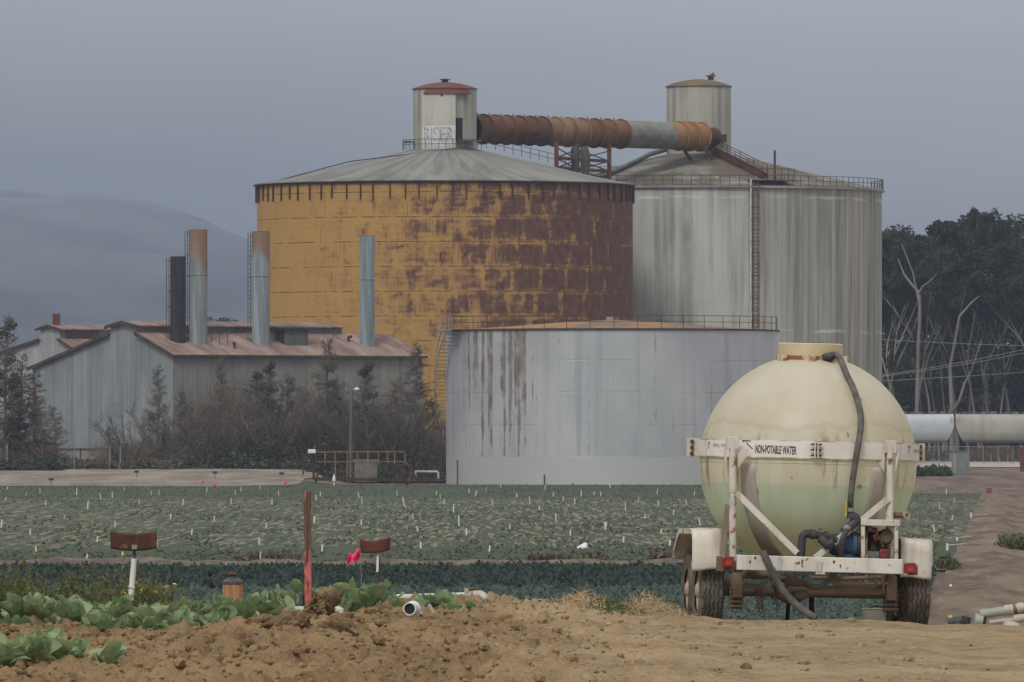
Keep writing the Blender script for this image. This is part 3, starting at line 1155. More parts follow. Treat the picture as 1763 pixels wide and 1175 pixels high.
for i in range(N):
    a = -70 - 50 * i / N
    z = z3(571) - 12.5 * i / N
    for rr in (RT + .12, RT + .95):
        pass
    p, q = ring(RT + .1, a, a, 1, z)[0], ring(RT + .98, a, a, 1, z)[0]
    mb.bar(p, q, .28, .06)
line = [ring(RT + .98, -70 - 50 * i / N, 0, 1, z3(571) - 12.5 * i / N)[0] for i in range(N)]
for p, q in zip(line, line[1:]):
    mb.bar(p, q, .06, .28)
    mb.bar(Vector(p) + Vector((0, 0, 1.0)), Vector(q) + Vector((0, 0, 1.0)), .06)
for p in line[::3]:
    mb.bar(p, Vector(p) + Vector((0, 0, 1.0)), .06)
mb.build('stair', weathered('pale_stair_steel', (.34, .33, .30), RUST, .35, 1.4, 0, .3, .7), tank)
mb = MB()
mb.lathe([(RT, z3(570)), (RT + 1.1, z3(570)), (RT + 1.1, z3(572)), (RT, z3(572))], 8, a0=R(-76), a1=R(-63))
ring_rail(mb, ring(RT + 1.05, -76, -63, 4, z3(570)), 1.15, .06, .05)
mb.build('landing', M_steel, tank)
for px, h in ((790, 2.2), (937, 1.0)):
    mb = MB()
    a = math.asin((px - 1054) / K3 / RT)
    mb.tube([((RT + .12) * math.sin(a), -(RT + .12) * math.cos(a), .1), ((RT + .12) * math.sin(a), -(RT + .12) * math.cos(a), h)], .05, 6)
    mb.build('gauge_pipe', M_rust_dark, tank)

# ------------------------------------------------------------------ sheds


def sheet_metal(name, c1, c2, rusty=.3, foot=None):
    n = NT(name, .55, .35, .4)
    uv = n.coord('UV')
    u, v, _ = n.sep(uv)
    a = n.noise(n.map(uv, (1.3, .05, 1)), 1, 5, .62)
    b = n.noise(n.map(uv, (.22, .13, 1)), 1, 5, .62)
    col = n.mix(n.mr(b, .35, .65), c1, c2)
    col = n.mix(n.math('MULTIPLY', n.mr(a, .5, .68), .5), col, tuple(c * .55 for c in c1))
    col = n.mix(n.math('MULTIPLY', n.mr(a, .46, .36), .4), col, tuple(min(.65, c * 1.35) for c in c2))
    if rusty:
        r = n.noise(n.map(uv, (.9, .22, 1), (4, 4, 0)), 1, 5, .65)
        col = n.mix(n.math('MULTIPLY', n.mr(r, .62, .72), rusty), col, (.17, .085, .045))
    if foot:
        col = n.mix(n.math('MULTIPLY', n.mr(n.math('ADD', v, n.math('MULTIPLY', a, 2.0)), 3.0, 1.0), .7), col, foot)
        # rusty corner at the far left end
        k = n.math('ADD', n.math('SUBTRACT', u, 24.4), n.math('MULTIPLY', n.math('SUBTRACT', 7.6, v), .40))
        inb = n.math('MULTIPLY', n.mr(v, 8.6, 7.0), n.mr(v, .9, 2.2))
        col = n.mix(n.math('MULTIPLY', n.math('MULTIPLY', n.mr(k, -.6, .1), inb), .9), col, (.19, .085, .045))
    w = n.math('SINE', n.math('MULTIPLY', u, 20.0))
    n.bump(w, .03, .6)
    return n.done(col)


M_galv = sheet_metal('galvanised_sheet', (.235, .265, .285), (.305, .335, .35), .15, (.36, .34, .27))
M_taupe = sheet_metal('dull_sheet', (.205, .200, .180), (.255, .25, .225), .15)
M_white_sheet = sheet_metal('whitewashed_sheet', (.36, .38, .39), (.47, .49, .50), .25)
n = NT('pink_roof', .8)
uv = n.coord('UV')
a = n.noise(n.map(uv, (.55, .14, 1)), 1, 6, .65)
b = n.noise(n.map(uv, (2.2, .1, 1)), 1, 3)
col = n.mix(n.mr(a, .34, .66), (.150, .090, .074), (.315, .235, .205))
col = n.mix(n.math('MULTIPLY', n.mr(b, .5, .62), .25), col, (.12, .055, .04))
n.bump(n.math('SINE', n.math('MULTIPLY', n.sep(uv)[0], 20.0)), .03, .5)
M_pink = n.done(col)
M_fascia = plain('dark_fascia', (.045, .030, .026), (.09, .058, .048), 1.2, .9)
n = NT('louvre', .7)
o = n.coord()
n.done(n.mix(n.mr(n.noise(o, 1.5, 4), .4, .6), (.20, .20, .19), (.34, .33, .31)))
M_louvre = n.m


class Shed:
    """a long shed with a raised roof monitor; s runs along the ridge, t across the gable"""

    def __init__(s, root, N, e1, e2):
        s.o, s.N, s.e1, s.e2 = root, Vector(N), Vector(e1), Vector(e2)
        root.location = N

    def p(s, a, t, z):
        return s.e1 * a + s.e2 * t + Vector((0, 0, z - s.N.z))

    def poly(s, mb, pts, uvs):
        mb.add(pts, [tuple(range(len(pts)))], False, uvs)

    def wall_gable(s, mb, a, prof, z0):
        pts = [s.p(a, prof[0][0], z0)] + [s.p(a, t, z) for t, z in prof] + [s.p(a, prof[-1][0], z0)]
        uv = [(prof[0][0], 0)] + [(t, z - z0) for t, z in prof] + [(prof[-1][0], 0)]
        s.poly(mb, pts, uv)

    def wall_long(s, mb, t, a0, a1, z0, z1):
        s.poly(mb, [s.p(a0, t, z0), s.p(a1, t, z0), s.p(a1, t, z1), s.p(a0, t, z1)], [(a0, 0), (a1, 0), (a1, z1 - z0), (a0, z1 - z0)])

    def slab(s, mb, a0, a1, t0, za, t1, zb, th=.12):
        q = []
        for dz in (0, -th):
            q += [s.p(a0, t0, za + dz), s.p(a1, t0, za + dz), s.p(a1, t1, zb + dz), s.p(a0, t1, zb + dz)]
        uv = [(a0, t0), (a1, t0), (a1, t1), (a0, t1)] * 2
        mb.add(q, [(0, 1, 2, 3), (7, 6, 5, 4), (0, 4, 5, 1), (1, 5, 6, 2), (2, 6, 7, 3), (3, 7, 4, 0)], False, uv)


N0 = P(298, 770, 834); N0.z = -.55
NR = P(727, 770, 849); NR.z = -.55
e1 = (NR - N0); LW = e1.length; e1.normalize()
e2 = Vector((-e1.y, e1.x, 0))
wh = empty('warehouse', N0, 'long corrugated metal warehouse with a pinkish roof, roof monitor and four tall stacks', 'warehouse')
sh = Shed(wh, N0, e1, e2)
WT = 24.4
ev, mr_, ml, el = 9.5, 11.5, 11.45, 8.5
prof = [(0, ev), (6.1, mr_), (6.1, 12.2), (8.3, 12.5), (10.7, 12.15), (10.7, ml), (WT, el)]
mb = MB(); sh.wall_gable(mb, 0, prof, -.55)
mb.build('gable_wall', M_galv, wh)
mb = MB(); sh.wall_gable(mb, LW, [(0, ev), (6.1, mr_), (10.7, ml), (WT, el)], -.55)
sh.wall_long(mb, WT, 0, LW, -.55, el)
mb.build('rear_wall', M_taupe, wh)
mb = MB(); sh.wall_long(mb, 0, 0, LW, -.55, ev)
mb.build('side_wall', M_taupe, wh)
mb = MB()
sh.slab(mb, -.25, LW + .3, -.35, ev - .02, 6.1, mr_ + .08)
sh.slab(mb, -.25, LW + .3, 10.7, ml + .08, WT + .5, el - .05)
LM = LW * .82
sh.slab(mb, -.3, LM, 5.6, 12.18, 8.3, 12.6)
sh.slab(mb, -.3, LM, 8.3, 12.6, 11.2, 12.14)
rf = mb.build('roof', M_pink, wh)
mb = MB()
for a0, t0, za, t1, zb in ((-.30, -.36, ev - .05, 6.1, mr_ + .05), (-.30, 10.7, ml + .05, WT + .5, el - .08), (-.36, 5.6, 12.14, 8.3, 12.56), (-.36, 8.3, 12.56, 11.2, 12.1)):
    mb.bar(sh.p(a0, t0, za - .10), sh.p(a0, t1, zb - .10), .10, .30)
mb.bar(sh.p(-.3, -.42, ev - .13), sh.p(LW + .3, -.42, ev - .13), .10, .20)
mb.build('fascia', M_fascia, wh)
mb = MB()
sh.wall_long(mb, 6.1, 0, LM, mr_ - .1, 12.16)
sh.wall_long(mb, 10.7, 0, LM, ml - .1, 12.14)
sh.wall_gable(mb, LM - .4, [(6.1, 12.15), (8.3, 12.45), (10.7, 12.12)], 11.3)
mo = mb.build('roof_monitor', M_taupe, wh)
mb = MB()
for k in range(5):
    z = mr_ + .07 + .14 * k
    for a0, a1 in ((4.4, 9.8), (10.5, 16.3), (16.9, 22)):
        mb.bar(sh.p(a0, 6.0, z), sh.p(a1, 6.0, z), .16, .05)
mb.build('louvre_slats', M_louvre, mo)


def roof_spot(px, t):
    """where on the near roof slope a thing shows in the column px"""
    lo, hi = -5.0, LW + 5
    for _ in range(50):
        a = (lo + hi) / 2
        q = N0 + e1 * a + e2 * t
        if CX + q.x * F / q.y < px: lo = a
        else: hi = a
    return a, ev + (mr_ - ev) * t / 6.1


def smoke_metal(name, base, rtop, rust_h, dark=False):
    n = NT(name, .5, .4, .4)
    uv = n.coord('UV')
    u, v, _ = n.sep(uv)
    a = n.noise(n.map(uv, (1.2, .10, 1)), 1, 5, .6)
    b = n.noise(n.map(uv, (.8, .5, 1)), 1, 5, .6)
    col = n.mix(n.mr(a, .36, .64), tuple(c * .72 for c in base), tuple(min(.6, c * 1.45) for c in base))
    k = n.math('ADD', n.mr(v, rust_h, rust_h + rtop, 0, .5), n.math('MULTIPLY', n.math('SUBTRACT', a, .5), .9))
    k = n.math('ADD', k, n.mr(u, -.6, 1.6, -.08, .28))
    col = n.mix(n.math('MULTIPLY', n.mr(k, .10, .50), 0.0 if dark else .85), col, n.mix(b, (.20, .085, .035), (.34, .20, .10)))
    if dark:
        col = n.mix(n.math('MULTIPLY', n.mr(b, .66, .72), n.mr(u, .1, .8)), col, (.13, .085, .03))
    return n.done(col)


for px, ytop, w, t, mat, lad in ((306.5, 442, 27, 3.6, smoke_metal('black_stack', (.028, .029, .034), 2, 30, True), 1),
                                 (341, 396, 32, 3.3, smoke_metal('rusty_stack', (.25, .28, .29), 5.5, 5), 1),
                                 (449, 399, 31, 3.2, smoke_metal('streaked_stack', (.25, .29, .31), 2.5, 7.4), 1),
                                 (632.5, 406, 25, 2.8, smoke_metal('blue_grey_stack', (.22, .27, .29), 3, 30), 0)):
    a, zr = roof_spot(px, t)
    q = N0 + e1 * a + e2 * t
    k = F / q.y
    zt = CAMZ + (HY - ytop) / k
    c = sh.p(a, t, 0)
    r = w / k / 2
    H = zt - zr + .6
    mb = MB().lathe([(r + .06, 0), (r, .8), (r, H * .62), (r + .05, H * .622), (r + .05, H * .63), (r, H * .632), (r, H), (r + .03, H), (r - .06, H), (r - .06, H - 2)], 28)
    st = mb.build('smokestack', mat, wh, (c.x, c.y, zr - .6 - N0.z))
    if lad:
        mb = MB()
        ladder(mb, -r - .22, -.15, .8, H - .1, .42, .035, .4, None, (.6, -.8, 0))
        for i in range(6):
            z = 1 + (H - 1.4) * i / 5
            mb.bar((-r - .2, -.1, z), (-r + .1, 0, z), .05)
        mb.build('ladder', M_rust_dark, st)
a, zr = roof_spot(501, 3.4)
c = sh.p(a, 3.4, 0)
Mz = Matrix.Rotation(math.atan2(e1.y, e1.x), 3, 'Z')
mb = MB().box((c.x, c.y, zr + .35 - N0.z), (2.4, 1.9, 1.9), Mz)
ph = mb.build('roof_penthouse', plain('dark_boards', (.065, .068, .070), (.12, .122, .12), 1.5, .85, stretch=(4, 4, .3)), wh)
MB().box((c.x, c.y, zr + 1.36 - N0.z), (3.3, 2.5, .12), Mz).build('lid', M_fascia, ph)
mb = MB().box(Vector((c.x, c.y, zr + .5 - N0.z)) + Mz @ Vector((-1.21, -.1, 0)), (.03, 1.2, 1.1), Mz)
mb.build('opening', M_dark, ph)
mb = MB()
for px in (364, 378, 392):
    a, zr = roof_spot(px, 2.4)
    q = sh.p(a, 2.4, zr)
    mb.bar(q, q + Vector((0, 0, 1.5)), .06)
q1, q2 = [sh.p(roof_spot(px, 2.4)[0], 2.4, roof_spot(px, 2.4)[1] + 1.4) for px in (364, 392)]
mb.bar(q1, q2, .05)
mb.build('roof_railing', M_rust_dark, wh)
mb = MB()
q = sh.p(roof_spot(404, 1.5)[0], 1.5, roof_spot(404, 1.5)[1])
mb.tube([q, q + Vector((0, 0, .6)), q + Vector((-.15, -.1, .62))], .12, 8)
mb.build('vent_pipe', M_rust_dark, wh)
mb = MB()
q = sh.p(roof_spot(600, 3.8)[0], 3.8, roof_spot(600, 3.8)[1])
mb.tube([q, q + Vector((0, 0, .5)), q + Vector((.3, -.1, .5))], .15, 8)
mb.build('vent_pipe', M_rust_dark, wh)
# base course with a rusty gutter line
mb = MB()
mb.bar(sh.p(-.08, 0, 1.0), sh.p(-.08, WT, 1.0), .06, .10)
for t in (9.0, 15.9):
    mb.bar(sh.p(-.07, t, -.55), sh.p(-.07, t, 1.1), .07, .12)
mb.build('base_rail', M_rust, wh)

# pale shed behind it
N1 = N0 + e2 * 29 + e1 * 7.7
wh2 = empty('shed', N1, 'pale whitewashed metal shed with a stepped roof and a square red chimney', 'shed')
s2 = Shed(wh2, N1, e1, e2)
mb = MB(); s2.wall_gable(mb, 0, [(0, 10.1), (3.3, 11.2), (3.3, 12.2), (5.2, 12.45), (6.7, 12.2), (6.7, 11.15), (12.1, 10.2), (16.8, 9.5)], -.55)
mb.build('gable_wall', M_white_sheet, wh2)
mb = MB(); s2.wall_long(mb, 0, 0, 26, -.55, 10.1)
s2.wall_long(mb, 3.3, 0, 24, 11.05, 12.2)
mb.build('side_wall', M_taupe, wh2)
mb = MB()
s2.slab(mb, -.2, 26, -.3, 10.05, 3.3, 11.27)
s2.slab(mb, -.2, 26, 6.7, 11.25, 17.3, 9.5)
s2.slab(mb, -.25, 24, 2.9, 12.17, 5.1, 12.56)
s2.slab(mb, -.25, 24, 5.1, 12.56, 7.2, 12.17)
r2 = mb.build('roof', M_pink, wh2)
mb = MB()
mb.bar(s2.p(-.28, 6.7, 11.17), s2.p(-.28, 17.3, 9.42), .1, .26)
mb.bar(s2.p(-.28, -.3, 9.98), s2.p(-.28, 3.3, 11.19), .1, .26)
mb.bar(s2.p(-.3, 2.9, 12.09), s2.p(-.3, 5.1, 12.48), .1, .22)
mb.bar(s2.p(-.3, 5.1, 12.48), s2.p(-.3, 7.2, 12.09), .1, .22)
for k in range(4):
    mb.bar(s2.p(.6, 3.2, 11.4 + .21 * k), s2.p(4.2, 3.2, 11.4 + .21 * k), .10, .07)
mb.build('fascia', M_fascia, wh2)
q = s2.p(.8, 5.2, 12.8)
MB().box(q, (.68, .68, 1.6)).build('chimney', plain('red_brick', (.085, .030, .028), (.13, .05, .042), 3, .9), r2)

# ------------------------------------------------------------------ trees


def quads_to_mesh(name, V, mat):
    V = np.asarray(V, dtype=np.float32).reshape(-1, 3)
    Q = np.arange(len(V), dtype=np.int32).reshape(-1, 4)
    return np_mesh(name, V, Q, mat)


def leaf_quads(r, cen, rad, n, size, flat=.6, droop=0.0):
    """n leaf-sized quads spread through an ellipsoid clump"""
    d = r.normal(size=(n, 3))
    d /= np.linalg.norm(d, axis=1)[:, None]
    p = np.array(cen) + d * (r.random(n) ** .45)[:, None] * np.array(rad)
    a = r.normal(size=(n, 3)); a[:, 2] = a[:, 2] * flat - droop
    a /= np.linalg.norm(a, axis=1)[:, None]
    b = r.normal(size=(n, 3))
    b -= a * (a * b).sum(1)[:, None]
    b /= np.linalg.norm(b, axis=1)[:, None]
    L = size * (.6 + .8 * r.random(n))[:, None]
    w = L * .42
    return np.stack([p - a * L * .5, p + b * w * .5, p + a * L * .5, p - b * w * .5], 1).reshape(-1, 3)


def twig_quads(p, q, w):
    """thin crossed blades for a twig"""
    p, q = np.asarray(p), np.asarray(q)
    s = np.zeros_like(p); s[:, 0] = w
    u = np.zeros_like(p); u[:, 2] = w
    return np.concatenate([np.stack([p - s, p + s, q + s * .4, q - s * .4], 1).reshape(-1, 3),
                           np.stack([p - u, p + u, q + u * .4, q - u * .4], 1).reshape(-1, 3)])


M_deadwood = plain('dead_wood', (.100, .084, .070), (.17, .145, .12), .9, .95, .15)
M_twig = plain('dead_twigs', (.105, .086, .070), (.175, .145, .118), .35, .95, .2)
M_needle = foliage('dark_needles', (.034, .042, .028), (.068, .076, .048), .5, .2, .1)
M_needle2 = foliage('brown_needles', (.050, .046, .030), (.088, .078, .050), .5, .2, .1)


def conifer_parts(seed, h, spread, dead=.8, lean=0.0, density=1.0):
    """trunk, branch-and-twig and needle meshes of a half dead conifer"""
    r = np.random.default_rng(seed)
    tm = MB()
    N = 7
    line = [Vector((lean * h * (i / N) ** 1.5 + .12 * r.normal(), .1 * r.normal(), h * i / N)) for i in range(N + 1)]
    line[0] = Vector((0, 0, -.3))
    tm.tube(line, [.20 * (1 - .93 * i / N) * (h / 9) + .018 for i in range(N + 1)], 6)
    bm_ = MB()
    tp, tq = [], []
    leaves = []
    nb = int(h * 7.5 * density)
    for i in range(nb):
        f = .06 + .93 * (i + r.random()) / nb
        k = f * N
        b = line[int(k)].lerp(line[min(N, int(k) + 1)], k - int(k))
        az = r.random() * 2 * PI
        L = spread * (1 - f) ** .75 * (.45 + .75 * r.random()) + .25
        up = .35 * r.normal() * .6 + .12 + .25 * f
        pts = [b]
        d = Vector((math.cos(az), math.sin(az), up)).normalized()
        p = b.copy()
        for j in range(4):
            d = (d + Vector((.16 * r.normal(), .16 * r.normal(), .10 * r.normal() + .03))).normalized()
            p = p + d * L / 4
            pts.append(p.copy())
        bm_.tube(pts, [.032 * L ** .5 + .008, .024 * L ** .5 + .007, .018 * L ** .5 + .006, .012, .006], 3, False, False)
        nt = int(9 * density + 7 * L)
        for j in range(nt):
            k2 = .15 + .85 * r.random()
            m = k2 * 4
            q = pts[int(min(m, 3.99))].lerp(pts[min(4, int(m) + 1)], m - int(m))
            dd = (d * .55 + Vector((r.normal() * .6, r.normal() * .6, r.normal() * .42 - .05))).normalized()
            e = q + dd * (.25 + .55 * r.random()) * (.55 + .25 * L)
            tp.append(q[:]); tq.append(e[:])
            for _ in range(2):
                s = q.lerp(e, .3 + .6 * r.random())
                e2_ = s + (dd + Vector((r.normal() * .8, r.normal() * .8, r.normal() * .6))).normalized() * (.12 + .30 * r.random())
                tp.append(s[:]); tq.append(e2_[:])
        if r.random() > dead:
            for j in range(3):
                c = pts[2 + min(j, 2)]
                leaves.append(leaf_quads(r, c[:], (.55, .55, .24), 34, .30, .5))
    tw = twig_quads(tp, tq, .016)
    bv = np.array(bm_.v, dtype=np.float32)
    bq = np.array([f for f in bm_.f], dtype=np.int32)
    V = np.concatenate([bv, tw])
    Q = np.concatenate([bq, len(bv) + np.arange(len(tw), dtype=np.int32).reshape(-1, 4)])
    me_b = np_mesh('branches', V, Q, M_twig)
    me_t = tm.mesh('trunk', M_deadwood)
    me_l = quads_to_mesh('needles', np.concatenate(leaves), M_needle) if leaves else None
    return me_t, me_b, me_l


CON = [conifer_parts(11, 9, 2.6, 1.1), conifer_parts(12, 9, 2.4, .88), conifer_parts(13, 9, 2.9, 1.1, .10),
       conifer_parts(14, 9, 2.0, .74), conifer_parts(15, 9, 3.0, .97, -.08)]


def shrub_parts(seed):
    """a dead tree of many limbs fanning out from one foot"""
    r = np.random.default_rng(seed)
    mb = MB(); tp, tq = [], []
    for k in range(13):
        az = r.random() * 2 * PI if k else 0
        d = Vector((math.cos(az), math.sin(az), .5 + 1.4 * r.random())).normalized()
        L = 5.5 + 3.8 * r.random()
        p = Vector((0, 0, -.3)); pts = [p.copy()]
        for j in range(8):
            d = (d + Vector((r.normal() * .12, r.normal() * .12, r.normal() * .10 + .06))).normalized()
            p = p + d * L / 8
            pts.append(p.copy())
        mb.tube(pts, [.13 * (1 - j / 9) + .012 for j in range(9)], 5, False)
        for m in range(16):
            f = 1.5 + 6.4 * r.random()
            q = pts[int(f)].lerp(pts[min(8, int(f) + 1)], f - int(f))
            e = (d * .8 + Vector((r.normal() * .7, r.normal() * .7, abs(r.normal()) * .6))).normalized()
            l2 = (.8 + 1.5 * r.random())
            b = [q, q + e * l2 * .5 + Vector((0, 0, .06)), q + e * l2]
            mb.tube(b, [.03, .02, .008], 3, False, False)
            for t in range(12):
                s = q.lerp(b[2], r.random())
                g = s + (e * .5 + Vector((r.normal() * .6, r.normal() * .6, abs(r.normal()) * .5))).normalized() * (.25 + .55 * r.random())
                tp.append(s[:]); tq.append(g[:])
    tw = twig_quads(tp, tq, .013)
    bq = [f for f in mb.f]
    b3 = np.array(bq, dtype=np.int32)
    V = np.concatenate([np.array(mb.v, dtype=np.float32), tw])
    Q = np.concatenate([b3, len(mb.v) + np.arange(len(tw), dtype=np.int32).reshape(-1, 4)])
    return np_mesh('branches', V, Q, M_twig)


_mt = MB().tube([(0, 0, -.3), (.02, 0, .3), (.05, 0, .9)], [.24, .2, .14], 8).mesh('trunk', M_deadwood)
CON += [(_mt, shrub_parts(31), None), (_mt, shrub_parts(32), None)]


def conifer(px, ytop, D, kind, label, wide=1.0, rz=None, name='conifer_tree', group='half dead conifers in front of the warehouse'):
    x = (px - CX) * D / F
    z = gz1(x, D) - .05
    h = CAMZ + (HY - ytop) * D / F - z
    t = empty(name, (x, D, z), label, 'tree', group, rnd.random() * 6.28 if rz is None else rz)
    t.scale = (h / 9 * wide, h / 9 * wide, h / 9)
    for n_, me in zip(('trunk', 'branches', 'needles'), CON[kind]):
        if me:
            link(n_, me, t)
    return t


rnd = random.Random(3)
LB = 'brown leafless conifer in the tangled dead thicket before the warehouse wall'
for px, yt, D, k, w in ((352, 700, 829, 0, 1.0), (400, 672, 827, 2, 1.1), (436, 640, 825, 4, 1.0),
                        (498, 648, 828, 0, 1.1), (530, 668, 822, 2, 1.0), (592, 655, 826, 4, 1.2),
                        (660, 668, 823, 2, 1.1), (690, 652, 828, 0, 1.2), (745, 690, 826, 4, 1.0),
                        (418, 660, 820, 5, 1.1), (480, 650, 819, 6, 1.1), (545, 665, 820, 5, 1.1), (608, 668, 820, 6, 1.1), (372, 668, 820, 6, 1.0), (640, 672, 819, 5, 1.1),
                        (672, 670, 821, 6, 1.1), (722, 660, 822, 5, 1.1), (755, 715, 824, 6, 1.0)):
    conifer(px, yt, D, k, LB, w)
conifer(562, 588, 824, 1, 'tallest dark conifer of the thicket, rising to the warehouse roof edge', .85)
conifer(628, 620, 823, 3, 'dark needled conifer with a narrow top just right of the lamp post', .9)
conifer(718, 594, 829, 0, 'thin bare conifer standing at the right end of the warehouse wall', .75)
conifer(380, 620, 828, 0, 'bare conifer with a crooked top by the middle of the warehouse wall', .7)
conifer(462, 618, 826, 3, 'conifer with dark green clumps on its upper branches near warehouse wall', .8)
conifer(312, 672, 826, 0, 'slim bare conifer at the near corner of the warehouse', .9)
conifer(330, 700, 824, 2, 'low bare conifer leaning right beside the corner of the warehouse', 1.2)
conifer(262, 668, 822, 5, 'dead spreading tree with bare branches in front of the gable wall', 1.15, 0.4)
conifer(272, 632, 825, 0, 'taller bare tree in front of the gable near the warehouse corner', .75)
conifer(222, 706, 821, 6, 'low dead tree with branches sweeping left across the gable wall', 1.25, 3.3)
gl = 'conifers at the left edge'
conifer(8, 545, 818, 3, 'tall dark pine at the left edge reaching above the shed', .75, group=gl)
conifer(-26, 560, 822, 1, 'dark pine cut by the left edge of the picture', 1.0, group=gl)
conifer(36, 612, 819, 1, 'thin ragged conifer beside the tall dark pine', .8, group=gl)
conifer(60, 640, 822, 0, 'bare grey conifer in front of the rusty gable corner', .8, group=gl)
conifer(28, 668, 814, 3, 'bushy dark conifer low in front of the left edge trees', 1.2, group=gl)
conifer(70, 690, 814, 1, 'short bushy conifer with drooping branches left of the gable', 1.3, group=gl)
conifer(100, 700, 818, 2, 'dead leaning conifer with a bare upright limb before the gable', 1.0, 2.6, group=gl)

# tangled brush and low growth under them
r = np.random.default_rng(8)


def brush(name, x0, x1, D0, D1, n, h, mat, label, twig, seed, cat='brush', lsize=.35):
    r = np.random.default_rng(seed)
    px = x0 + r.random(n) * (x1 - x0)
    D = D0 + r.random(n) * (D1 - D0)
    X = (px - CX) * D / F
    Z = gz(X, D)
    out = []
    for i in range(n):
        hh_ = h * (.35 + .9 * r.random()) * (.75 + .9 * max(-.3, float(vnoise(np.array(X[i] * .25), np.array(D[i] * .05), seed))))
        if twig:
            m = 34
            p = np.stack([X[i] + r.normal(size=m) * .8, D[i] + r.normal(size=m) * .8, Z[i] + r.random(m) * hh_], 1)
            q = p + r.normal(size=(m, 3)) * np.array([.55, .55, .45]) + np.array([0, 0, .15])
            out.append(twig_quads(p, q, .013))
        else:
            out.append(leaf_quads(r, (X[i], D[i], Z[i] + hh_ * .4), (.9, .9, hh_ * .55), 70, lsize))
    return tag(link(name, quads_to_mesh(name, np.concatenate(out), mat)), label, cat, kind='stuff')


brush('brush', 340, 775, 818, 833, 1500, 7.0, M_twig, 'grey brown tangle of dead twigs under the conifers', True, 1)
brush('brush', 176, 345, 819, 831, 240, 3.4, M_twig, 'thin dead twigs at the foot of the gable wall', True, 2)
brush('brush', -30, 95, 812, 824, 200, 3.2, M_twig, 'dead twigs under the pines at the left edge', True, 3)
M_dkbush = foliage('dark_bush', (.052, .047, .036), (.088, .078, .058), .4, .1, .1)
M_low = foliage('low_growth', (.030, .042, .024), (.060, .072, .038), .4, .1, .1)
M_gumlow = foliage('wood_scrub', (.012, .014, .011), (.024, .026, .019), .2, .1, .1)
M_evgr = foliage('evergreen_scrub', (.034, .042, .028), (.062, .070, .044), .35, .1, .1)
M_dry = foliage('dry_growth', (.085, .072, .046), (.145, .12, .078), .4, .1, .1)
brush('undergrowth', 345, 775, 816, 832, 760, 4.6, M_dkbush, 'dark brown undergrowth between the dead conifers', False, 4, 'undergrowth', .26)
brush('undergrowth', 205, 770, 813, 818, 230, 1.2, M_low, 'low dark green growth at the foot of the thicket', False, 5, 'undergrowth')
brush('undergrowth', -30, 100, 808, 816, 160, 1.8, M_low, 'dark green growth under the left edge pines', False, 6, 'undergrowth')
brush('undergrowth', 1460, 1870, 1128, 1190, 800, 10, M_gumlow, 'dark scrub filling the foot of the eucalyptus wood', False, 9, 'undergrowth', .5)
brush('undergrowth', 420, 770, 818, 830, 330, 7.0, M_evgr, 'dark evergreen scrub growing through the dead thicket', False, 14, 'undergrowth', .24)
brush('dry_grass', 40, 330, 812, 822, 260, 1.3, M_dry, 'tall dry grass and weeds below the gable wall', False, 7, 'grass', .3)

# eucalyptus wood at the right
M_bark = plain('pale_bark', (.13, .118, .105), (.25, .235, .215), .5, .85, .2, stretch=(1, 1, .25))
M_bark3 = plain('weathered_bark', (.105, .096, .086), (.205, .192, .176), .5, .9, .2, stretch=(1, 1, .25))
M_bark2 = plain('dull_bark', (.10, .092, .085), (.17, .16, .145), .5, .9, .2, stretch=(1, 1, .25))
M_gum = foliage('gum_leaves', (.020, .022, .014), (.044, .047, .029), .16, .25, .12)


def gum_parts(seed, h, low, bark, leafy=1.0):
    r = np.random.default_rng(seed)
    tm = MB(); L = []

    def limb(p, d, ln, rad, depth):
        pts = [p]; q = p.copy(); dd = d.copy()
        for j in range(5):
            dd = (dd + Vector((r.normal() * .09, r.normal() * .09, .05))).normalized()
            q = q + dd * ln / 5
            pts.append(q.copy())
        tm.tube(pts, [rad * (1 - .11 * j) for j in range(6)], 6, False)
        if depth > 0:
            for j in range(2 + (depth > 1)):
                a = r.random() * 2 * PI
                o = Vector((math.cos(a), math.sin(a), 0)) * (.34 + .28 * r.random())
                limb(pts[-1 - (j > 1)], (dd + o).normalized(), ln * (.48 + .22 * r.random()), rad * .5, depth - 1)
        if depth <= 1:
            for j in range(3):
                c = pts[-1].lerp(pts[2], .5 * r.random() * j)
                s = h * (.026 + .032 * r.random())
                L.append(leaf_quads(r, (c + Vector((r.normal() * s * .5, r.normal() * s * .5, s * .2)))[:], (s * 1.15, s * 1.15, s * .72), int(150 * leafy), .52, .9, .35))
    limb(Vector((0, 0, -.3)), Vector((r.normal() * .05, r.normal() * .05, 1)).normalized(), h * .46, h * .0098, 3)
    for k in range(int(low)):
        f = .20 + .65 * r.random()
        s = h * (.035 + .03 * r.random())
        a = r.random() * 6.28
        rr = h * .085 * (.3 + r.random())
        L.append(leaf_quads(r, (rr * math.cos(a), rr * math.sin(a), h * f), (s, s, s * 1.2), int(150 * leafy), .62, .9, .35))
    zm = max(float(np.percentile(q[:, 2], 90)) for q in L)
    return tm.mesh('trunk', bark), quads_to_mesh('crown', np.concatenate(L), M_gum), zm


GUM = [gum_parts(21, 26, 0, M_bark), gum_parts(22, 26, 5, M_bark2), gum_parts(23, 26, 9, M_bark2), gum_parts(24, 26, 2, M_bark), gum_parts(25, 26, 12, M_bark2)]


def gum(px, ytop, D, kind, label, wide=1.0, rz=None):
    x = (px - CX) * D / F
    h = CAMZ + (HY - ytop) * D / F + .6
    t = empty('eucalyptus_tree', (x, D, -.6), label, 'tree', 'eucalyptus trees beyond the rail cars', rnd.random() * 6.28 if rz is None else rz)
    s = h / GUM[kind][2]
    t.scale = (s * wide, s * wide, s)
    link('trunk', GUM[kind][0], t)
    link('crown', GUM[kind][1], t)


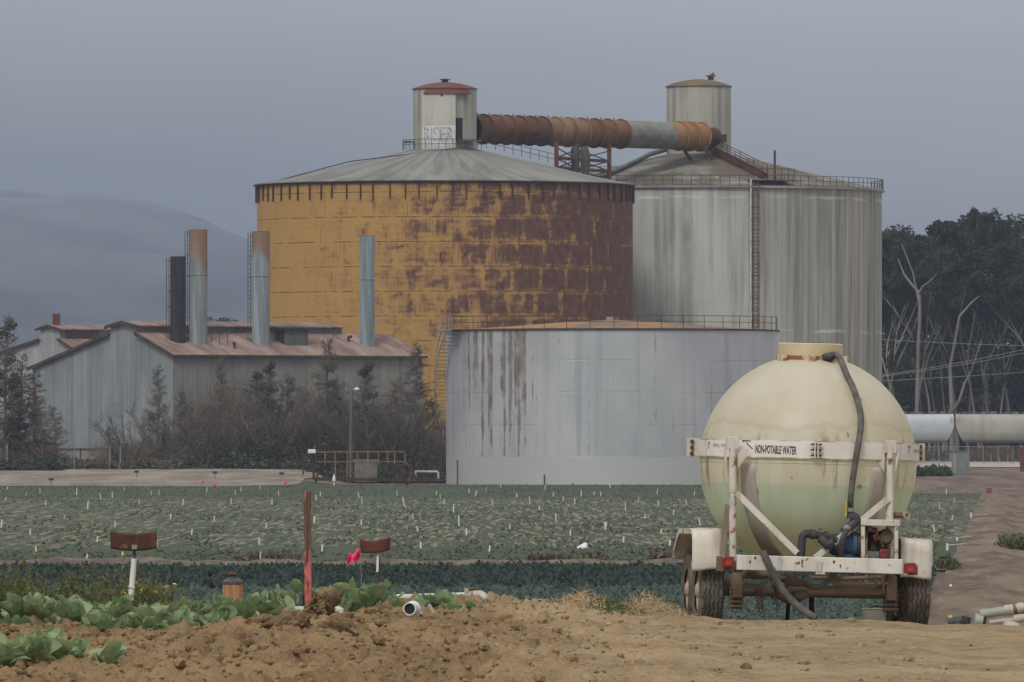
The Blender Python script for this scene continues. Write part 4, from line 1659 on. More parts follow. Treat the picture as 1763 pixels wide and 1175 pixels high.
rnd = random.Random(12)
LG = 'dark leafy eucalyptus in the dense wood behind the rail cars'
for i in range(32):
    gum(1506 + i * 13.5 + rnd.uniform(-6, 6), 406 + rnd.uniform(-34, 52) - (10 if i < 4 else 0), 1120 + rnd.uniform(0, 60), (2, 4, 1, 4)[i % 4], LG, 1.05)
LP = 'pale trunked eucalyptus standing along the front of the wood'
for px, yt, k, w in ((1527, 382, 3, .7), (1548, 396, 0, .8), (1600, 400, 3, .9), (1618, 452, 0, .8), (1665, 420, 3, .9), (1705, 432, 0, 1.0), (1735, 425, 3, .9), (1775, 420, 0, 1.0), (1540, 440, 3, .7), (1570, 430, 0, .7), (1590, 436, 3, .7), (1630, 430, 0, .7), (1648, 412, 3, .7), (1690, 415, 0, .7), (1720, 440, 3, .7), (1752, 408, 0, .8)):
    gum(px, yt, 1092 + rnd.uniform(-6, 8), k, LP, w)
gum(1683, 366, 1105, 0, 'tall eucalyptus with a small rounded top clump above the wood', .55)
gum(1733, 360, 1108, 3, 'highest eucalyptus with a thin top standing clear of the wood', .5)
gum(1577, 402, 1098, 3, 'eucalyptus with a dark round head near the left end of the wood', .8)


def bare_gum(px0, y0, limbs, D, label):
    t = empty('eucalyptus_tree', P(px0, y0, D), label, 'tree', 'eucalyptus trees beyond the rail cars')
    mb = MB()
    for pts, r0, r1 in limbs:
        q = [P(a, b, D + dd) - t.location for a, b, dd in pts]
        n_ = len(q)
        mb.tube(q, [r0 + (r1 - r0) * i / (n_ - 1) for i in range(n_)], 7)
    mb.build('trunk', M_bark3, t)


bare_gum(1580, 790, [([(1580, 790, 0), (1579, 700, 0), (1581, 600, .3), (1584, 545, .3), (1583, 503, 0)], .27, .19),
                     ([(1583, 505, 0), (1568, 488, 1), (1556, 472, 1.5), (1546, 446, 2)], .2, .06),
                     ([(1583, 505, 0), (1589, 494, -1), (1602, 484, -1.5), (1614, 470, -2)], .18, .05),
                     ([(1582, 520, 0), (1572, 470, .5), (1560, 440, 1), (1552, 420, 1)], .14, .04)], 1084,
         'bare white eucalyptus trunk that forks into a wide y')
bare_gum(1640, 792, [([(1638, 792, 0), (1639, 705, 0), (1637, 668, 0), (1636, 630, .4), (1644, 590, .5), (1652, 545, .2), (1672, 522, 0), (1686, 510, 0)], .29, .08),
                     ([(1638, 712, 0), (1652, 690, -1), (1661, 660, -1), (1672, 640, -1), (1690, 586, -1)], .24, .06),
                     ([(1645, 588, .5), (1650, 560, 1), (1655, 530, 1), (1662, 500, 1)], .12, .04),
                     ([(1639, 700, 0), (1632, 715, 1), (1626, 745, 1), (1624, 790, 1)], .18, .22)], 1083,
         'bare white eucalyptus trunk with a long limb sweeping up to the right')
t = empty('bushy_tree', (P(377, 560, 905).x, 905, -.55), 'small olive tree crown showing above the warehouse roof between two stacks', 'tree')
r = np.random.default_rng(2)
h = CAMZ + (HY - 540) * 905 / F + .55
MB().tube([(0, 0, -.2), (.1, 0, h * .5), (0, 0, h * .9)], [.25, .18, .08], 8).build('trunk', M_bark2, t)
link('crown', quads_to_mesh('crown', np.concatenate([leaf_quads(r, (r.normal() * .9, r.normal() * .6, h - 1.3 - 1.1 * r.random() + .4), (.8, .8, .6), 130, .34) for _ in range(11)]),
                            foliage('olive_leaves', (.045, .058, .036), (.085, .10, .058), .5, .1, .15)), t)

# ------------------------------------------------------------------ lamp post, pump platform
x = (604 - CX) * 800 / F
lp = empty('lamp_post', (x, 800, gz1(x, 800)), 'tall grey wooden lamp post with a small white lamp before the dead thicket', 'lamp post')
H = CAMZ + (HY - 672) * 800 / F - lp.location.z
MB().tube([(0, 0, -.3), (0, 0, H * .5), (.08, 0, H)], [.20, .17, .13], 10).build('pole', plain('grey_pole', (.085, .078, .072), (.135, .125, .115), 1.5, .9, stretch=(1, 1, .2)), lp)
MB().tube([(.08, 0, H - .15), (.2, -.1, H + .02), (.45, -.2, H + .15)], .05, 6).build('arm', M_steel, lp)
MB().lathe([(.07, .10), (.16, .02), (.27, -.12), (.22, -.13), (.01, -.05)], 16, (.52, -.24, H + .16)).build('lamp_head', plain('lamp_white', (.45, .45, .42), (.55, .55, .52), 2, .5), lp)

g0 = P(640, 829, 776)
pf = empty('pump_platform', (g0.x, 776, -2.0), 'low concrete pump block behind a yellow pipe railing beside the low tank', 'platform')


def lp_(px, py, D=776):
    return P(px, py, D) - pf.location


M_yrail = weathered('yellow_rail', (.22, .155, .065), (.10, .05, .03), .42, 2, 0, .3, .8)
mb = MB()
mb.bar(lp_(538, 778.5), lp_(697, 777.5), .09)
mb.bar(lp_(538, 795.5), lp_(697, 795), .08)
for px in (541, 559, 577, 598, 615, 633, 651, 667, 680, 697):
    mb.bar(lp_(px, 777), lp_(px + (1 if px % 2 else -1), 826 if px in (577, 598) else 801), .10)
mb.bar(lp_(697, 794), lp_(704, 803), .07)
mb.build('railing', M_yrail, pf)
mb = MB()
for px, a, b, w in ((522, 780, 818, .12), (540, 776, 826, .2)):
    mb.bar(lp_(px, a), lp_(px, b), w)
mb.bar(lp_(522, 802), lp_(541, 802), .12)
mb.bar(lp_(530, 782), lp_(540, 797), .08)
mb.tube([lp_(524, 808), lp_(528, 811), lp_(540, 811)], .10, 6)
mb.build('iron_frame', M_rust_dark, pf)
mb = MB()
c = lp_(630, 812, 779)
mb.box(c, (1.9, 2.2, 1.75))
mb.box(c + Vector((0, 0, .93)), (2.1, 2.4, .16))
mb.build('pump_block', plain('old_block', (.135, .12, .11), (.20, .18, .165), 1.4, .95), pf)
mb = MB()
for i in range(26):
    px = 548 + i * 8
    if 606 < px < 656:
        continue
    y0 = rnd.uniform(806, 818)
    p = lp_(px, y0, 777 + rnd.uniform(-1, 2))
    mb.tube([p, p + Vector((rnd.uniform(-.5, .5), rnd.uniform(-.4, .4), rnd.uniform(-.8, .2))), p + Vector((rnd.uniform(-.6, .6), 0, -.9))], rnd.uniform(.05, .13), 6)
mb.bar(lp_(540, 825, 775), lp_(757, 827, 775), .28)
mb.bar(lp_(660, 815, 778), lp_(755, 815, 778), .16)
mb.build('pipework', M_rust_dark, pf)
mb = MB().tube([lp_(716, 823, 777), lp_(716, 812, 777), lp_(730, 812.5, 777), lp_(753, 812.5, 777), lp_(754.5, 815, 777), lp_(754.5, 826, 777)], .10, 8)
mb.build('white_pipe', plain('chalky_pipe', (.33, .32, .30), (.42, .41, .39), 2, .7), pf)
bx = empty('meter_box', P(537, 780, 775.5), 'white rounded box on top of a rusty post at the pump platform', 'box')
MB().box((0, 0, .12), (.66, .5, .34)).build('case', plain('white_case', (.62, .62, .60), (.70, .70, .68), 2, .5), bx, bevel=.06)
MB().lathe([(.10, -.18), (.10, -.05)], 10).build('socket', M_rust_dark, bx)
p = P(575, 828, 766)
mk = empty('marker_cone', (p.x, p.y, gz1(p.x, p.y)), 'slim white marker with a pointed head before the pump platform', 'marker')
MB().lathe([(.05, -.1), (.06, .35), (.15, .42), (.12, .7), (.03, .98), (.01, 1.0)], 10).build('body', plain('white_marker', (.60, .60, .55), (.70, .70, .66), 2, .6), mk)

# ------------------------------------------------------------------ rail cars, fences and wires at the right
M_car1 = weathered('white_car_paint', (.42, .45, .47), (.14, .09, .06), .22, .5, .35, .2, .55)
M_car2 = weathered('grey_car_paint', (.36, .35, .315), (.16, .11, .08), .28, .5, .5, .25, .6)
M_walk = plain('dull_walkway', (.10, .10, .098), (.19, .185, .18), .8, .9)
M_under = plain('dark_running_gear', (.045, .04, .038), (.085, .072, .062), .8, .9)


def rail_car(px0, px1, D, mat, label):
    x0, x1 = (px0 - CX) * D / F, (px1 - CX) * D / F
    L = x1 - x0
    c = empty('rail_car', ((x0 + x1) / 2, D, -.55), label, 'rail car', 'covered hopper rail cars')
    zt = CAMZ + (HY - 713) * D / F + .55
    zb = CAMZ + (HY - 763) * D / F + .55
    zm = (zt + zb) / 2
    hw = 1.55
    # rounded hull, sloping in at the ends towards the bottom
    sec = [(-.70, zb)]
    for q in range(17):
        t = PI * q / 16
        ww, zz_ = -math.cos(t), math.sin(t)
        ww = math.copysign(abs(ww) ** .62, ww)
        sec.append((ww, zb + .35 + (zt - zb - .35) * zz_ ** .62))
    sec.append((.70, zb))
    mb = MB()
    xs_ = [-L / 2, -L / 2 + .02, L / 2 - .02, L / 2]
    vs = []
    for i in range(41):
        f = i / 40
        for (w, z) in sec:
            t = (z - zb) / (zt - zb)
            inset = .85 * max(0, .50 - t) / .50
            xx = -L / 2 + inset + (L - 2 * inset) * f
            vs.append((xx, w * hw, z + .0))
    n_ = len(sec)
    fs = [(i * n_ + k, i * n_ + k + 1, (i + 1) * n_ + k + 1, (i + 1) * n_ + k) for i in range(40) for k in range(n_ - 1)]
    fs += [tuple(range(n_)), tuple(range(40 * n_ + n_ - 1, 40 * n_ - 1, -1))]
    mb.add(vs, fs[:-2], True)
    mb.add(vs, fs[-2:], False)
    for i in range(1, 0):
        x = -L / 2 + 1.7 + (L - 3.4) * i / int(L / 1.6)
        mb.bar((x, -hw - .002, zb + .3), (x, -hw - .002, zt - .8), .06, .02)
    mb.build('hull', mat, c)
    mb = MB()
    mb.box((0, 0, zt + .10), (L - .6, 1.0, .05))
    for i in range(int(L / 1.2)):
        mb.box((-L / 2 + .8 + i * 1.2 + rnd.uniform(-.2, .2), -.3, zt + .12), (.45 + .4 * rnd.random(), .5, .16 + .14 * rnd.random()))
    mb.build('roof_walk', M_walk, c)
    mb = MB()
    mb.box((0, 0, 1.05), (L - .2, 2.4, .30))
    for i in range(3):
        x = (i - 1) * L * .24
        mb.add([(x - 1.6, -1, zb), (x + 1.6, -1, zb), (x + .4, -1, .55), (x - .4, -1, .55), (x - 1.6, 1, zb), (x + 1.6, 1, zb), (x + .4, 1, .55), (x - .4, 1, .55)],
               [(0, 1, 2, 3), (7, 6, 5, 4), (0, 3, 7, 4), (1, 5, 6, 2), (3, 2, 6, 7)])
    mb.build('underframe', M_under, c)
    for s in (-1, 1):
        mb = MB()
        for k in (-.9, .9):
            for yy in (-.75, .75):
                mb.lathe([(.01, 0), (.40, 0), (.44, .03), (.44, .13), (.40, .14), (.01, .14)], 18, (s * (L / 2 - 2.0) + k, yy, .44), M=Matrix.Rotation(R(90), 3, 'X'))
        mb.box((s * (L / 2 - 2.0), 0, .5), (2.0, 1.9, .35))
        mb.build('bogie', M_under, c)
    for s in (-1, 1):
        mb = MB()
        ladder(mb, s * (L / 2 - .05), -1.4, 1.1, zt - .3, .5, .03, .35)
        mb.build('end_ladder', M_steel, c)
    mb = MB()
    mb.box((L / 2 + .25, 0, .95), (.5, .3, .3))
    mb.build('coupler', M_under, c)


rail_car(1372, 1641, 1040, M_car1, 'bluish white covered hopper rail car partly behind the water tank')
rail_car(1645, 1921, 1040, M_car2, 'dull grey covered hopper rail car at the right edge')

for i in range(7):
    x = P(1672 + i * 14, 795, 1004).x
    o = MB().box((0, 0, .72), (.62, 1.2, 1.35)).box((0, 0, 1.43), (.70, 1.3, .09)).build('bin', M_rust_dark, None, (x, 1004, -.55))
    tag(o, 'dark rusty bin in the low row below the right hand rail car', 'bin', 'bins in front of the rail cars')

D = 905
x0, x1 = (1540 - CX) * D / F, (1765 - CX) * D / F
fc = empty('chain_fence', (x0, D, -.55), 'grey chain link fence on thin posts in front of the rail cars', 'fence')
L_ = x1 + 6 - x0
for i in range(14):
    MB().tube([(L_ * i / 13, 0, -.1), (L_ * i / 13, 0, 1.75)], .04, 6).build('post', M_steel, fc)
MB().tube([(0, 0, 1.72), (L_, 0, 1.72)], .03, 6).build('rail', M_steel, fc)
mb = MB()
k = 0.0
while k < L_ + 1.7:
    for s in (1, -1):
        a, b = (k, 0), (k - 1.7, 1.7)
        if s < 0:
            a, b = (k - 1.7, 0), (k, 1.7)
        (xa, za), (xb, zb) = a, b
        if xa > L_:
            f = (xa - L_) / (xa - xb); za += f * (zb - za); xa = L_
        if xb < 0:
            f = (0 - xb) / (xa - xb); zb += f * (za - zb); xb = 0
        if xb > L_:
            f = (xb - L_) / (xb - xa); zb += f * (za - zb); xb = L_
        if xa < 0:
            f = (0 - xa) / (xb - xa); za += f * (zb - za); xa = 0
        mb.add([(xa - .006, 0, za), (xa + .006, 0, za), (xb + .006, 0, zb), (xb - .006, 0, zb)], [(0, 1, 2, 3)])
    k += .22
mb.build('mesh_wire', M_steel, fc)

D = 735
p = P(1654, 812, D)
cb = empty('utility_cabinet', (p.x, D, gz1(p.x, D)), 'dull grey steel cabinet beside the green weeds and the chain fence', 'cabinet')
mb = MB().box((0, 0, .85), (1.35, 1.0, 1.75))
mb.build('body', weathered('cabinet_grey', (.20, .21, .21), (.12, .08, .06), .2, 1.5, .3, .25, .6), cb, bevel=.03)
MB().box((-.5, -.52, .85), (.30, .04, 1.6)).build('side_panel', M_steel, cb)
MB().box((0, 0, 1.76), (1.42, 1.08, .06)).build('lid', M_steel, cb)
p = P(1760, 806, 745)
tag(MB().box((0, 0, .9), (.35, .5, 1.9)).box((0, 0, 1.9), (.45, .6, .12)).build('gate_post', plain('brown_post', (.10, .045, .035), (.16, .07, .05), 2, .9), None, (p.x, 745, gz1(p.x, 745))),
    'stout reddish brown post at the right edge by the gravel road', 'post')
r = np.random.default_rng(31)


def weed_patch(name, px0, px1, D, n, h, mat, label, ls=.3):
    xs = (px0 + r.random(n) * (px1 - px0) - CX) * D / F
    ys = D + r.random(n) * 3
    zs = gz(xs, ys)
    o = []
    for a, b, c_ in zip(xs, ys, zs):
        hh_ = h * (.5 + .7 * r.random())
        o.append(leaf_quads(r, (a, b, c_ + hh_ * .45), (.35, .35, hh_ * .55), 45, ls, 2.2))
    return tag(link(name, quads_to_mesh(name, np.concatenate(o), mat)), label, 'weeds', kind='stuff')


M_rdweed = foliage('road_weeds', (.075, .085, .045), (.125, .135, .072), .8, .1, .3)
weed_patch('weeds', 1568, 1636, 728, 60, .75, foliage('bright_weeds', (.040, .075, .028), (.070, .115, .045), .4), 'bright green weeds left of the grey cabinet')
weed_patch('weeds', 1729, 1800, 308, 40, .62, M_rdweed, 'clump of dull green weeds on the dirt road at the right', .2)
weed_patch('weeds', 918, 968, 282, 12, .30, M_dry, 'dry grass tufts on the bare soil strip', .2)
weed_patch('weeds', 400, 505, 284, 16, .30, M_dry, 'dark tufts on the soil strip behind the red stake', .2)
weed_patch('weeds', 1020, 1036, 279, 6, .35, M_dry, 'small dark tuft on the bare soil strip', .2)
weed_patch('weeds', 1126, 1142, 285, 6, .40, M_dry, 'dark tuft standing on the soil strip left of the trailer', .2)
weed_patch('weeds', 1630, 1644, 262, 7, .40, M_rdweed, 'green tuft at the corner of the teal crop', .2)

for i, (ya, yb, D, sag) in enumerate(((583, 594, 1010, 3), (641, 597, 1000, 8), (643, 603, 1001, 8), (655, 640, 1015, 2))):
    pts = []
    A_, B_ = P(1420, ya - (yb - ya) * .4, D), P(1850, yb + (yb - ya) * .35, D)
    for k in range(25):
        f = k / 24
        q = A_.lerp(B_, f)
        q.z -= sag * .06 * 4 * f * (1 - f)
        pts.append(q)
    tag(MB().tube(pts, .028, 5).build('power_cable', plain('cable_%d' % i, (.20, .20, .20), (.26, .26, .26), 1, .6)),
        ('upper power cable crossing in front of the eucalyptus wood', 'higher of two cables rising to the right before the wood',
         'lower of two cables rising to the right before the wood', 'lowest faint power cable in front of the wood')[i], 'cable', 'power cables')

# chain link fence posts at the left behind the yard
for i, (px, yt, yb) in enumerate(((12, 766, 812), (189, 772, 806), (207, 770, 800), (128, 772, 802))):
    D = 812
    p = P(px, yb, D)
    zb = gz1(p.x, D)
    o = MB().tube([(0, 0, -.2), (0, 0, CAMZ + (HY - yt) * D / F - zb)], .06 if i else .10, 8).tube(
        [(0, 0, CAMZ + (HY - yt) * D / F - zb), (.12, 0, CAMZ + (HY - yt) * D / F - zb + .15)], .04, 6).build('fence_post', M_steel, None, (p.x, D, zb))
    tag(o, ('thick pale fence post below the pines at the left edge', 'leaning grey fence post in the dry grass below the gable',
            'thin grey fence post left of the spreading dead tree', 'thin grey fence post among the weeds left of the gable centre')[i], 'post', 'fence posts by the yard')

# ------------------------------------------------------------------ stakes in the field
M_stw = plain('white_stake', (.58, .58, .52), (.66, .66, .62), 3, .6, .1)
M_sty = plain('yellow_stake', (.50, .50, .18), (.58, .58, .28), 3, .6, .1)
M_red = plain('red_paint', (.30, .03, .03), (.36, .05, .05), 4, .6)


def stake_mesh(kind):
    """the body of a thin field marker and its painted foot, 1 unit tall"""
    b = MB()
    z0 = .38 if kind == 'r' else -.1
    b.tube([(0, 0, z0), (.01, 0, .7), (.03, 0, 1.0)], [.075, .072, .062], 7)
    b.lathe([(.062, 1.0), (.05, 1.03), (.01, 1.04)], 7, (.03, 0, 0))
    foot = MB().tube([(-.01, 0, -.1), (0, 0, .38)], [.06, .07], 7) if kind == 'r' else None
    return b, foot


STK = {}
for k, m in (('w', M_stw), ('r', M_stw), ('y', M_sty)):
    b, f = stake_mesh(k)
    STK[k] = (b.mesh('stake', m), f.mesh('foot', M_red) if f else None)
st = []
A1 = '36,28,40 130,55,72,y 202,38,60,y 388,35,68 510,62,90 568,58,84 630,32,48,y 766,50,70,y 804,42,68,y 1045,32,55 1190,45,65 1218,32,52 1410,50,70 1316,22,40,y 1600,70,95 1620,55,75 30,85,98 232,98,122 443,100,140 704,90,115 924,92,120 1168,88,115 1376,90,118 325,175,190 862,168,190 1081,180,215,r 583,205,232 1346,218,235 152,245,288,r 965,248,290,r 183,338,358 1311,290,320 440,375,402 1318,390,435,r 620,405,445,r 792,312,335,y 1590,180,210 1630,335,360 5,200,240 492,285,310'
A2 = '550,75,98 563,95,122 715,68,88 740,95,115,y 748,115,138 885,68,85 902,85,102,y 920,105,125 960,130,165 1027,58,75 1054,68,88 1102,52,70 1128,108,130 1164,35,55,y 783,172,190 559,193,215 983,180,222 804,225,252,r 1016,238,275,r 818,293,330,r 1114,308,330 1202,215,240,r 1234,80,95 1291,95,125 1331,135,150 1391,75,90 1357,45,62 1434,95,110 1484,103,125 1513,65,90 1567,72,90 1597,72,90 1639,38,55 1705,118,150 1403,172,200 1466,240,262 1618,205,235 1696,275,298,r 355,180,205 146,210,228 388,310,335'
A3 = '1108,178,210,y 1268,205,245 1260,110,150 1556,130,158 1495,195,240,y 1389,280,315 1163,312,360,r 1605,345,400 1290,430,460,y 992,500,560,r 1356,530,575 1281,605,650 846,375,430,r'
A4 = '170,170,215,y 287,135,170 265,270,320,r 133,350,405 222,60,100'
for txt, sc_, ox, oy in ((A1, 2.938, 0, 830), (A2, 2.5186, 400, 820), (A3, 4.64, 860, 820), (A4, 4.52, 1580, 830)):
    for it in txt.split():
        q = it.split(',')
        u, a, b = [float(v) for v in q[:3]]
        st.append((ox + u / sc_, oy + a / sc_, oy + b / sc_, q[3] if len(q) > 3 else 'w'))
LAB = {'w': 'thin white marker stake standing in the green field', 'r': 'thin white marker stake with a red foot in the green field',
       'y': 'thin pale yellow marker stake standing in the green field'}
for px, ya, yb, k in st:
    D = min(775, max(284, 3.7 * F / (yb - HY)))
    if px < 540: D = min(D, 752)
    x = (px - CX) * D / F
    h = (yb - ya) * D / F + .06
    me, ft = STK[k]
    z = gz1(x, D)
    if ft:
        o = empty('field_stake', (x, D, z), LAB[k], 'stake', 'marker stakes in the field')
        link('rod', me, o); link('foot', ft, o)
    else:
        o = tag(link('field_stake', me, None, (x, D, z)), LAB[k], 'stake', 'marker stakes in the field')
    o.scale = (.43, .43, h)
    o.rotation_euler = (rnd.gauss(0, .05), rnd.gauss(0, .11), rnd.random() * 6)

# pink flags along the far bank
M_pinkf = plain('pink_plastic', (.80, .05, .14), (.86, .08, .18), 3, .5)


def flag(px, py, D, w, h, label, group=None, drop=.5):
    x = (px - CX) * D / F
    zt = CAMZ + (HY - py) * D / F
    z = gz1(x, D)
    o = empty('marker_flag', (x, D, z), label, 'flag', group)
    MB().tube([(0, 0, -.1), (0, 0, zt - z)], w * .02 + .002, 6).build('wire', M_steel, o)

    def fn(u, v):
        return (-w * u, .10 * w * math.sin(u * 5 + v * 2), zt - z - h * (1 - v) - drop * w * u * (.5 + .5 * u) + .16 * h * math.sin(u * 6.5) * (1 - v))
    m = MB().grid(fn, 14, 8)
    fl = m.build('cloth', M_pinkf, o)
    sm = fl.modifiers.new('thickness', 'SOLIDIFY'); sm.thickness = .002
    return o


for px, py, D in ((92, 841, 748), (351, 828, 757), (373, 833, 756), (494, 829, 757)):
    flag(px, py, D, .24, .24, 'tiny pink flag on the pale bank at the far side of the field', 'small pink flags on the bank', .2)

# ------------------------------------------------------------------ the water trailer
TX = (1384.6 - CX) * 93 / F
TZ = gz1(TX, 93.0) - .01
YAW, ROLL = 6.0, 1.3
trailer = empty('water_trailer', (TX, 93, TZ), 'white tandem axle trailer carrying a round cream plastic water tank with hoses and pump', 'trailer')
trailer.rotation_euler = (0, R(ROLL), R(YAW))
trailer.rotation_mode = 'XYZ'
TM = Matrix.Translation((TX, 93, TZ)) @ Matrix.Rotation(R(YAW), 4, 'Z') @ Matrix.Rotation(R(ROLL), 4, 'Y')
TI = TM.inverted()
CAMV = TI @ Vector((0, 0, CAMZ))


def T(px, py, y):
    """trailer coordinates of the point in the local depth plane y seen at a photo pixel"""
    d = (TI @ P(px, py, 93)) - CAMV
    k = (y - CAMV.y) / d.y
    return CAMV + d * k


def Tz(u, v, y):
    """same from the pixels of an enlarged study of the trailer"""
    return T(1100 + u / 2.098, 540 + v / 2.098, y)


M_wht = weathered('chipped_white_paint', (.62, .60, .55), (.16, .07, .03), .37, 6.5, .45, .22, .55)
M_wht2 = weathered('grimy_white_paint', (.60, .57, .50), (.20, .10, .05), .355, 5.2, .5, .24, .6)
M_wrust = weathered('white_paint_rusting', (.60, .57, .51), (.20, .09, .04), .41, 9, .4, .22, .6)
M_frame = weathered('muddy_frame', (.155, .118, .088), (.13, .07, .045), .42, 6, .2, .35, .9)
M_axle = weathered('dusty_axle', (.25, .19, .14), (.13, .08, .055), .36, 5, .1, .3, .9)
M_iron = plain('dark_iron', (.028, .026, .026), (.065, .056, .05), 12, .65)
M_rub = plain('hose_rubber', (.078, .074, .069), (.125, .115, .105), 9, .8)
M_blk = plain('black_fitting', (.030, .032, .036), (.062, .064, .068), 7, .6)
M_blue = weathered('blue_pump_paint', (.035, .085, .16), (.06, .05, .045), .32, 9, 0, .4, .5)
M_strap = plain('steel_strap', (.36, .32, .27), (.46, .42, .37), 3, .75)
M_yel_h = plain('yellow_handle', (.42, .30, .05), (.50, .38, .10), 8, .6)

# translucent tank with the water level showing as a faint line
SR, SZ = 1.087, 1.479 - TZ
n = NT('tank_plastic', .42, 0, .4)
o = n.coord()
x, y, z = n.sep(o)
st = n.noise(n.map(o, (3.2, 3.2, .35)), 1.0, 5, .6)
bl = n.noise(o, 1.6, 5, .6)
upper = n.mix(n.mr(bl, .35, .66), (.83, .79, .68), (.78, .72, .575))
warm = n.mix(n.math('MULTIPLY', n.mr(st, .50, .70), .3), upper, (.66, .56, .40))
lower = n.mix(n.mr(st, .40, .66), (.83, .825, .70), (.75, .725, .55))  # underside set paler: the light it lacks is put into the colour
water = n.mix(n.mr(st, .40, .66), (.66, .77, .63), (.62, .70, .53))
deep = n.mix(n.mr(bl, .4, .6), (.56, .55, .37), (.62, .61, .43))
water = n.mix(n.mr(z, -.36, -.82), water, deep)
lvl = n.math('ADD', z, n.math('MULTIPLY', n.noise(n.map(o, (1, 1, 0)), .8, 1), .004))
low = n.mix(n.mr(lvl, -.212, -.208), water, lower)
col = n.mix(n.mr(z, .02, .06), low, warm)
wavy = n.math('ADD', z, n.math('MULTIPLY', n.noise(n.map(o, (1.3, 1.3, .2), (3, 1, 0)), 1.3, 3), .35))
tide = n.math('MULTIPLY', n.mr(n.math('ABSOLUTE', n.math('SUBTRACT', wavy, .55)), .05, .0), .16)
col = n.mix(tide, col, (.40, .27, .13))
dust = n.mr(n.math('ADD', z, n.math('MULTIPLY', bl, .3)), .20, .10)
stn = n.math('MULTIPLY', n.mr(n.noise(n.map(o, (9, 9, .8), (1, 7, 0)), 1.0, 4, .6), .56, .70), n.mr(n.math('ABSOLUTE', n.math('SUBTRACT', z, .03)), .42, .05, .0, .85))
col = n.mix(stn, col, (.30, .17, .05))
spk = n.mr(n.noise(o, 5.5, 3, .5), .70, .735)
col = n.mix(n.math('MULTIPLY', spk, .6), col, (.12, .085, .05))
n.bump(n.noise(o, 2.0, 2), .02, .25)
n.b.inputs['Subsurface Weight'].default_value = .0
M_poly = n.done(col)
tr0 = n.t.nodes.new('ShaderNodeBsdfTranslucent')
n.put(tr0.inputs[0], col)
mx0 = n.t.nodes.new('ShaderNodeMixShader')
mx0.inputs[0].default_value = .55
n.t.links.new(n.b.outputs[0], mx0.inputs[1]); n.t.links.new(tr0.outputs[0], mx0.inputs[2])
n.t.links.new(mx0.outputs[0], n.t.nodes['Material Output'].inputs[0])
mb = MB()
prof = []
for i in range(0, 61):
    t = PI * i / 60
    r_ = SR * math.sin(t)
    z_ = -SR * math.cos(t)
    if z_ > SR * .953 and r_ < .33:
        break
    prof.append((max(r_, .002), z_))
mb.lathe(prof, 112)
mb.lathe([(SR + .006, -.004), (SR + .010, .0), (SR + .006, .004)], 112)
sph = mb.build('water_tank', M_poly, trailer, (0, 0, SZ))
# filler neck with its rusty clamp ring
zc = SR * .955
off = T(1387, 590, 0).x
mb = MB().lathe([(.318, zc - .02), (.322, zc + .03), (.322, zc + .155), (.31, zc + .162), (.295, zc + .162)], 64)
mb.build('neck', plain('cream_plastic', (.60, .53, .36), (.52, .44, .28), 3, .5), sph)
mb = MB().lathe([(.30, zc + .155), (.25, zc + .168), (.12, zc + .175), (.002, zc + .175)], 48)
mb.build('lid', M_iron, sph)
mb = MB().lathe([(.325, zc - .035), (.346, zc - .03), (.346, zc + .03), (.325, zc + .035)], 64)
for a in (-52, 70, -5):
    s, c = math.sin(R(a)), -math.cos(R(a))
    mb.box((.36 * s, .36 * c, zc), (.07, .05, .085), Matrix.Rotation(R(a), 3, 'Z'))
mb.build('clamp_ring', weathered('rusty_ring', (.60, .48, .36), (.20, .085, .03), .50, 7, .2, .2, .7), sph)

# band round the tank, in bolted pieces
BZ = T(1290, 772.5, -1.1).z - SZ
BR = SR + .022
bh = .088
n = NT('band_paint', .5)
o = n.coord()
a = n.noise(o, 3, 6, .62)
sx, sy, sz = n.sep(o)
rn = n.noise(n.map(o, (9, 9, .7)), 1.0, 4)
col = n.mix(n.mr(a, .4, .65), (.72, .70, .66), (.64, .61, .565))
col = n.mix(n.math('MULTIPLY', n.mr(rn, .62, .72), .55), col, (.36, .20, .09))
edge_ = n.math('MULTIPLY', n.mr(n.math('ABSOLUTE', n.math('SUBTRACT', sz, BZ)), .074, .088), n.mr(n.noise(o, 6, 4), .40, .6))
col = n.mix(n.math('MULTIPLY', edge_, .85), col, (.17, .075, .03))
M_band = n.done(col)
band = None


def band_arc(a0, a1):
    mb = MB()
    nn = max(6, int((a1 - a0) / 2.5))
    mb.lathe([(BR - .012, BZ - bh), (BR + .004, BZ - bh), (BR + .004, BZ + bh), (BR - .012, BZ + bh)], nn, a0=R(a0), a1=R(a1))
    for a in (a0, a1):
        s, c = math.sin(R(a)), -math.cos(R(a))
        mb.add([((BR + d) * s, (BR + d) * c, BZ + h) for d, h in ((-.012, -bh), (.004, -bh), (.004, bh), (-.012, bh))], [(0, 1, 2, 3)])
    return mb


ag = math.degrees(math.asin((T(1405, 775, -1.1).x) / 1.1))
band = band_arc(ag + .5, 98).build('band', M_band, sph)
b2 = band_arc(-98, ag - .5).build('band', M_band, sph)
b3 = band_arc(98.5, 261.5).build('band', M_band, sph)
# bolted lugs at the front gap
mb = MB()
for s_ in (-1, 1):
    a = ag + s_ * .75
    s, c = math.sin(R(a)), -math.cos(R(a))
    mb.box(((BR + .03) * s, (BR + .03) * c, BZ), (.012, .07, .165), Matrix.Rotation(R(a), 3, 'Z'))
mb.build('lug', M_wrust, band)
mb = MB()
for dz in (-.055, 0, .055):
    s, c = math.sin(R(ag)), -math.cos(R(ag))
    p = Vector(((BR + .04) * s, (BR + .04) * c, BZ + dz))
    mb.bar(p - Vector((.055, 0, 0)), p + Vector((.055, 0, 0)), .016)
mb.build('bolt', M_rust_dark, band)
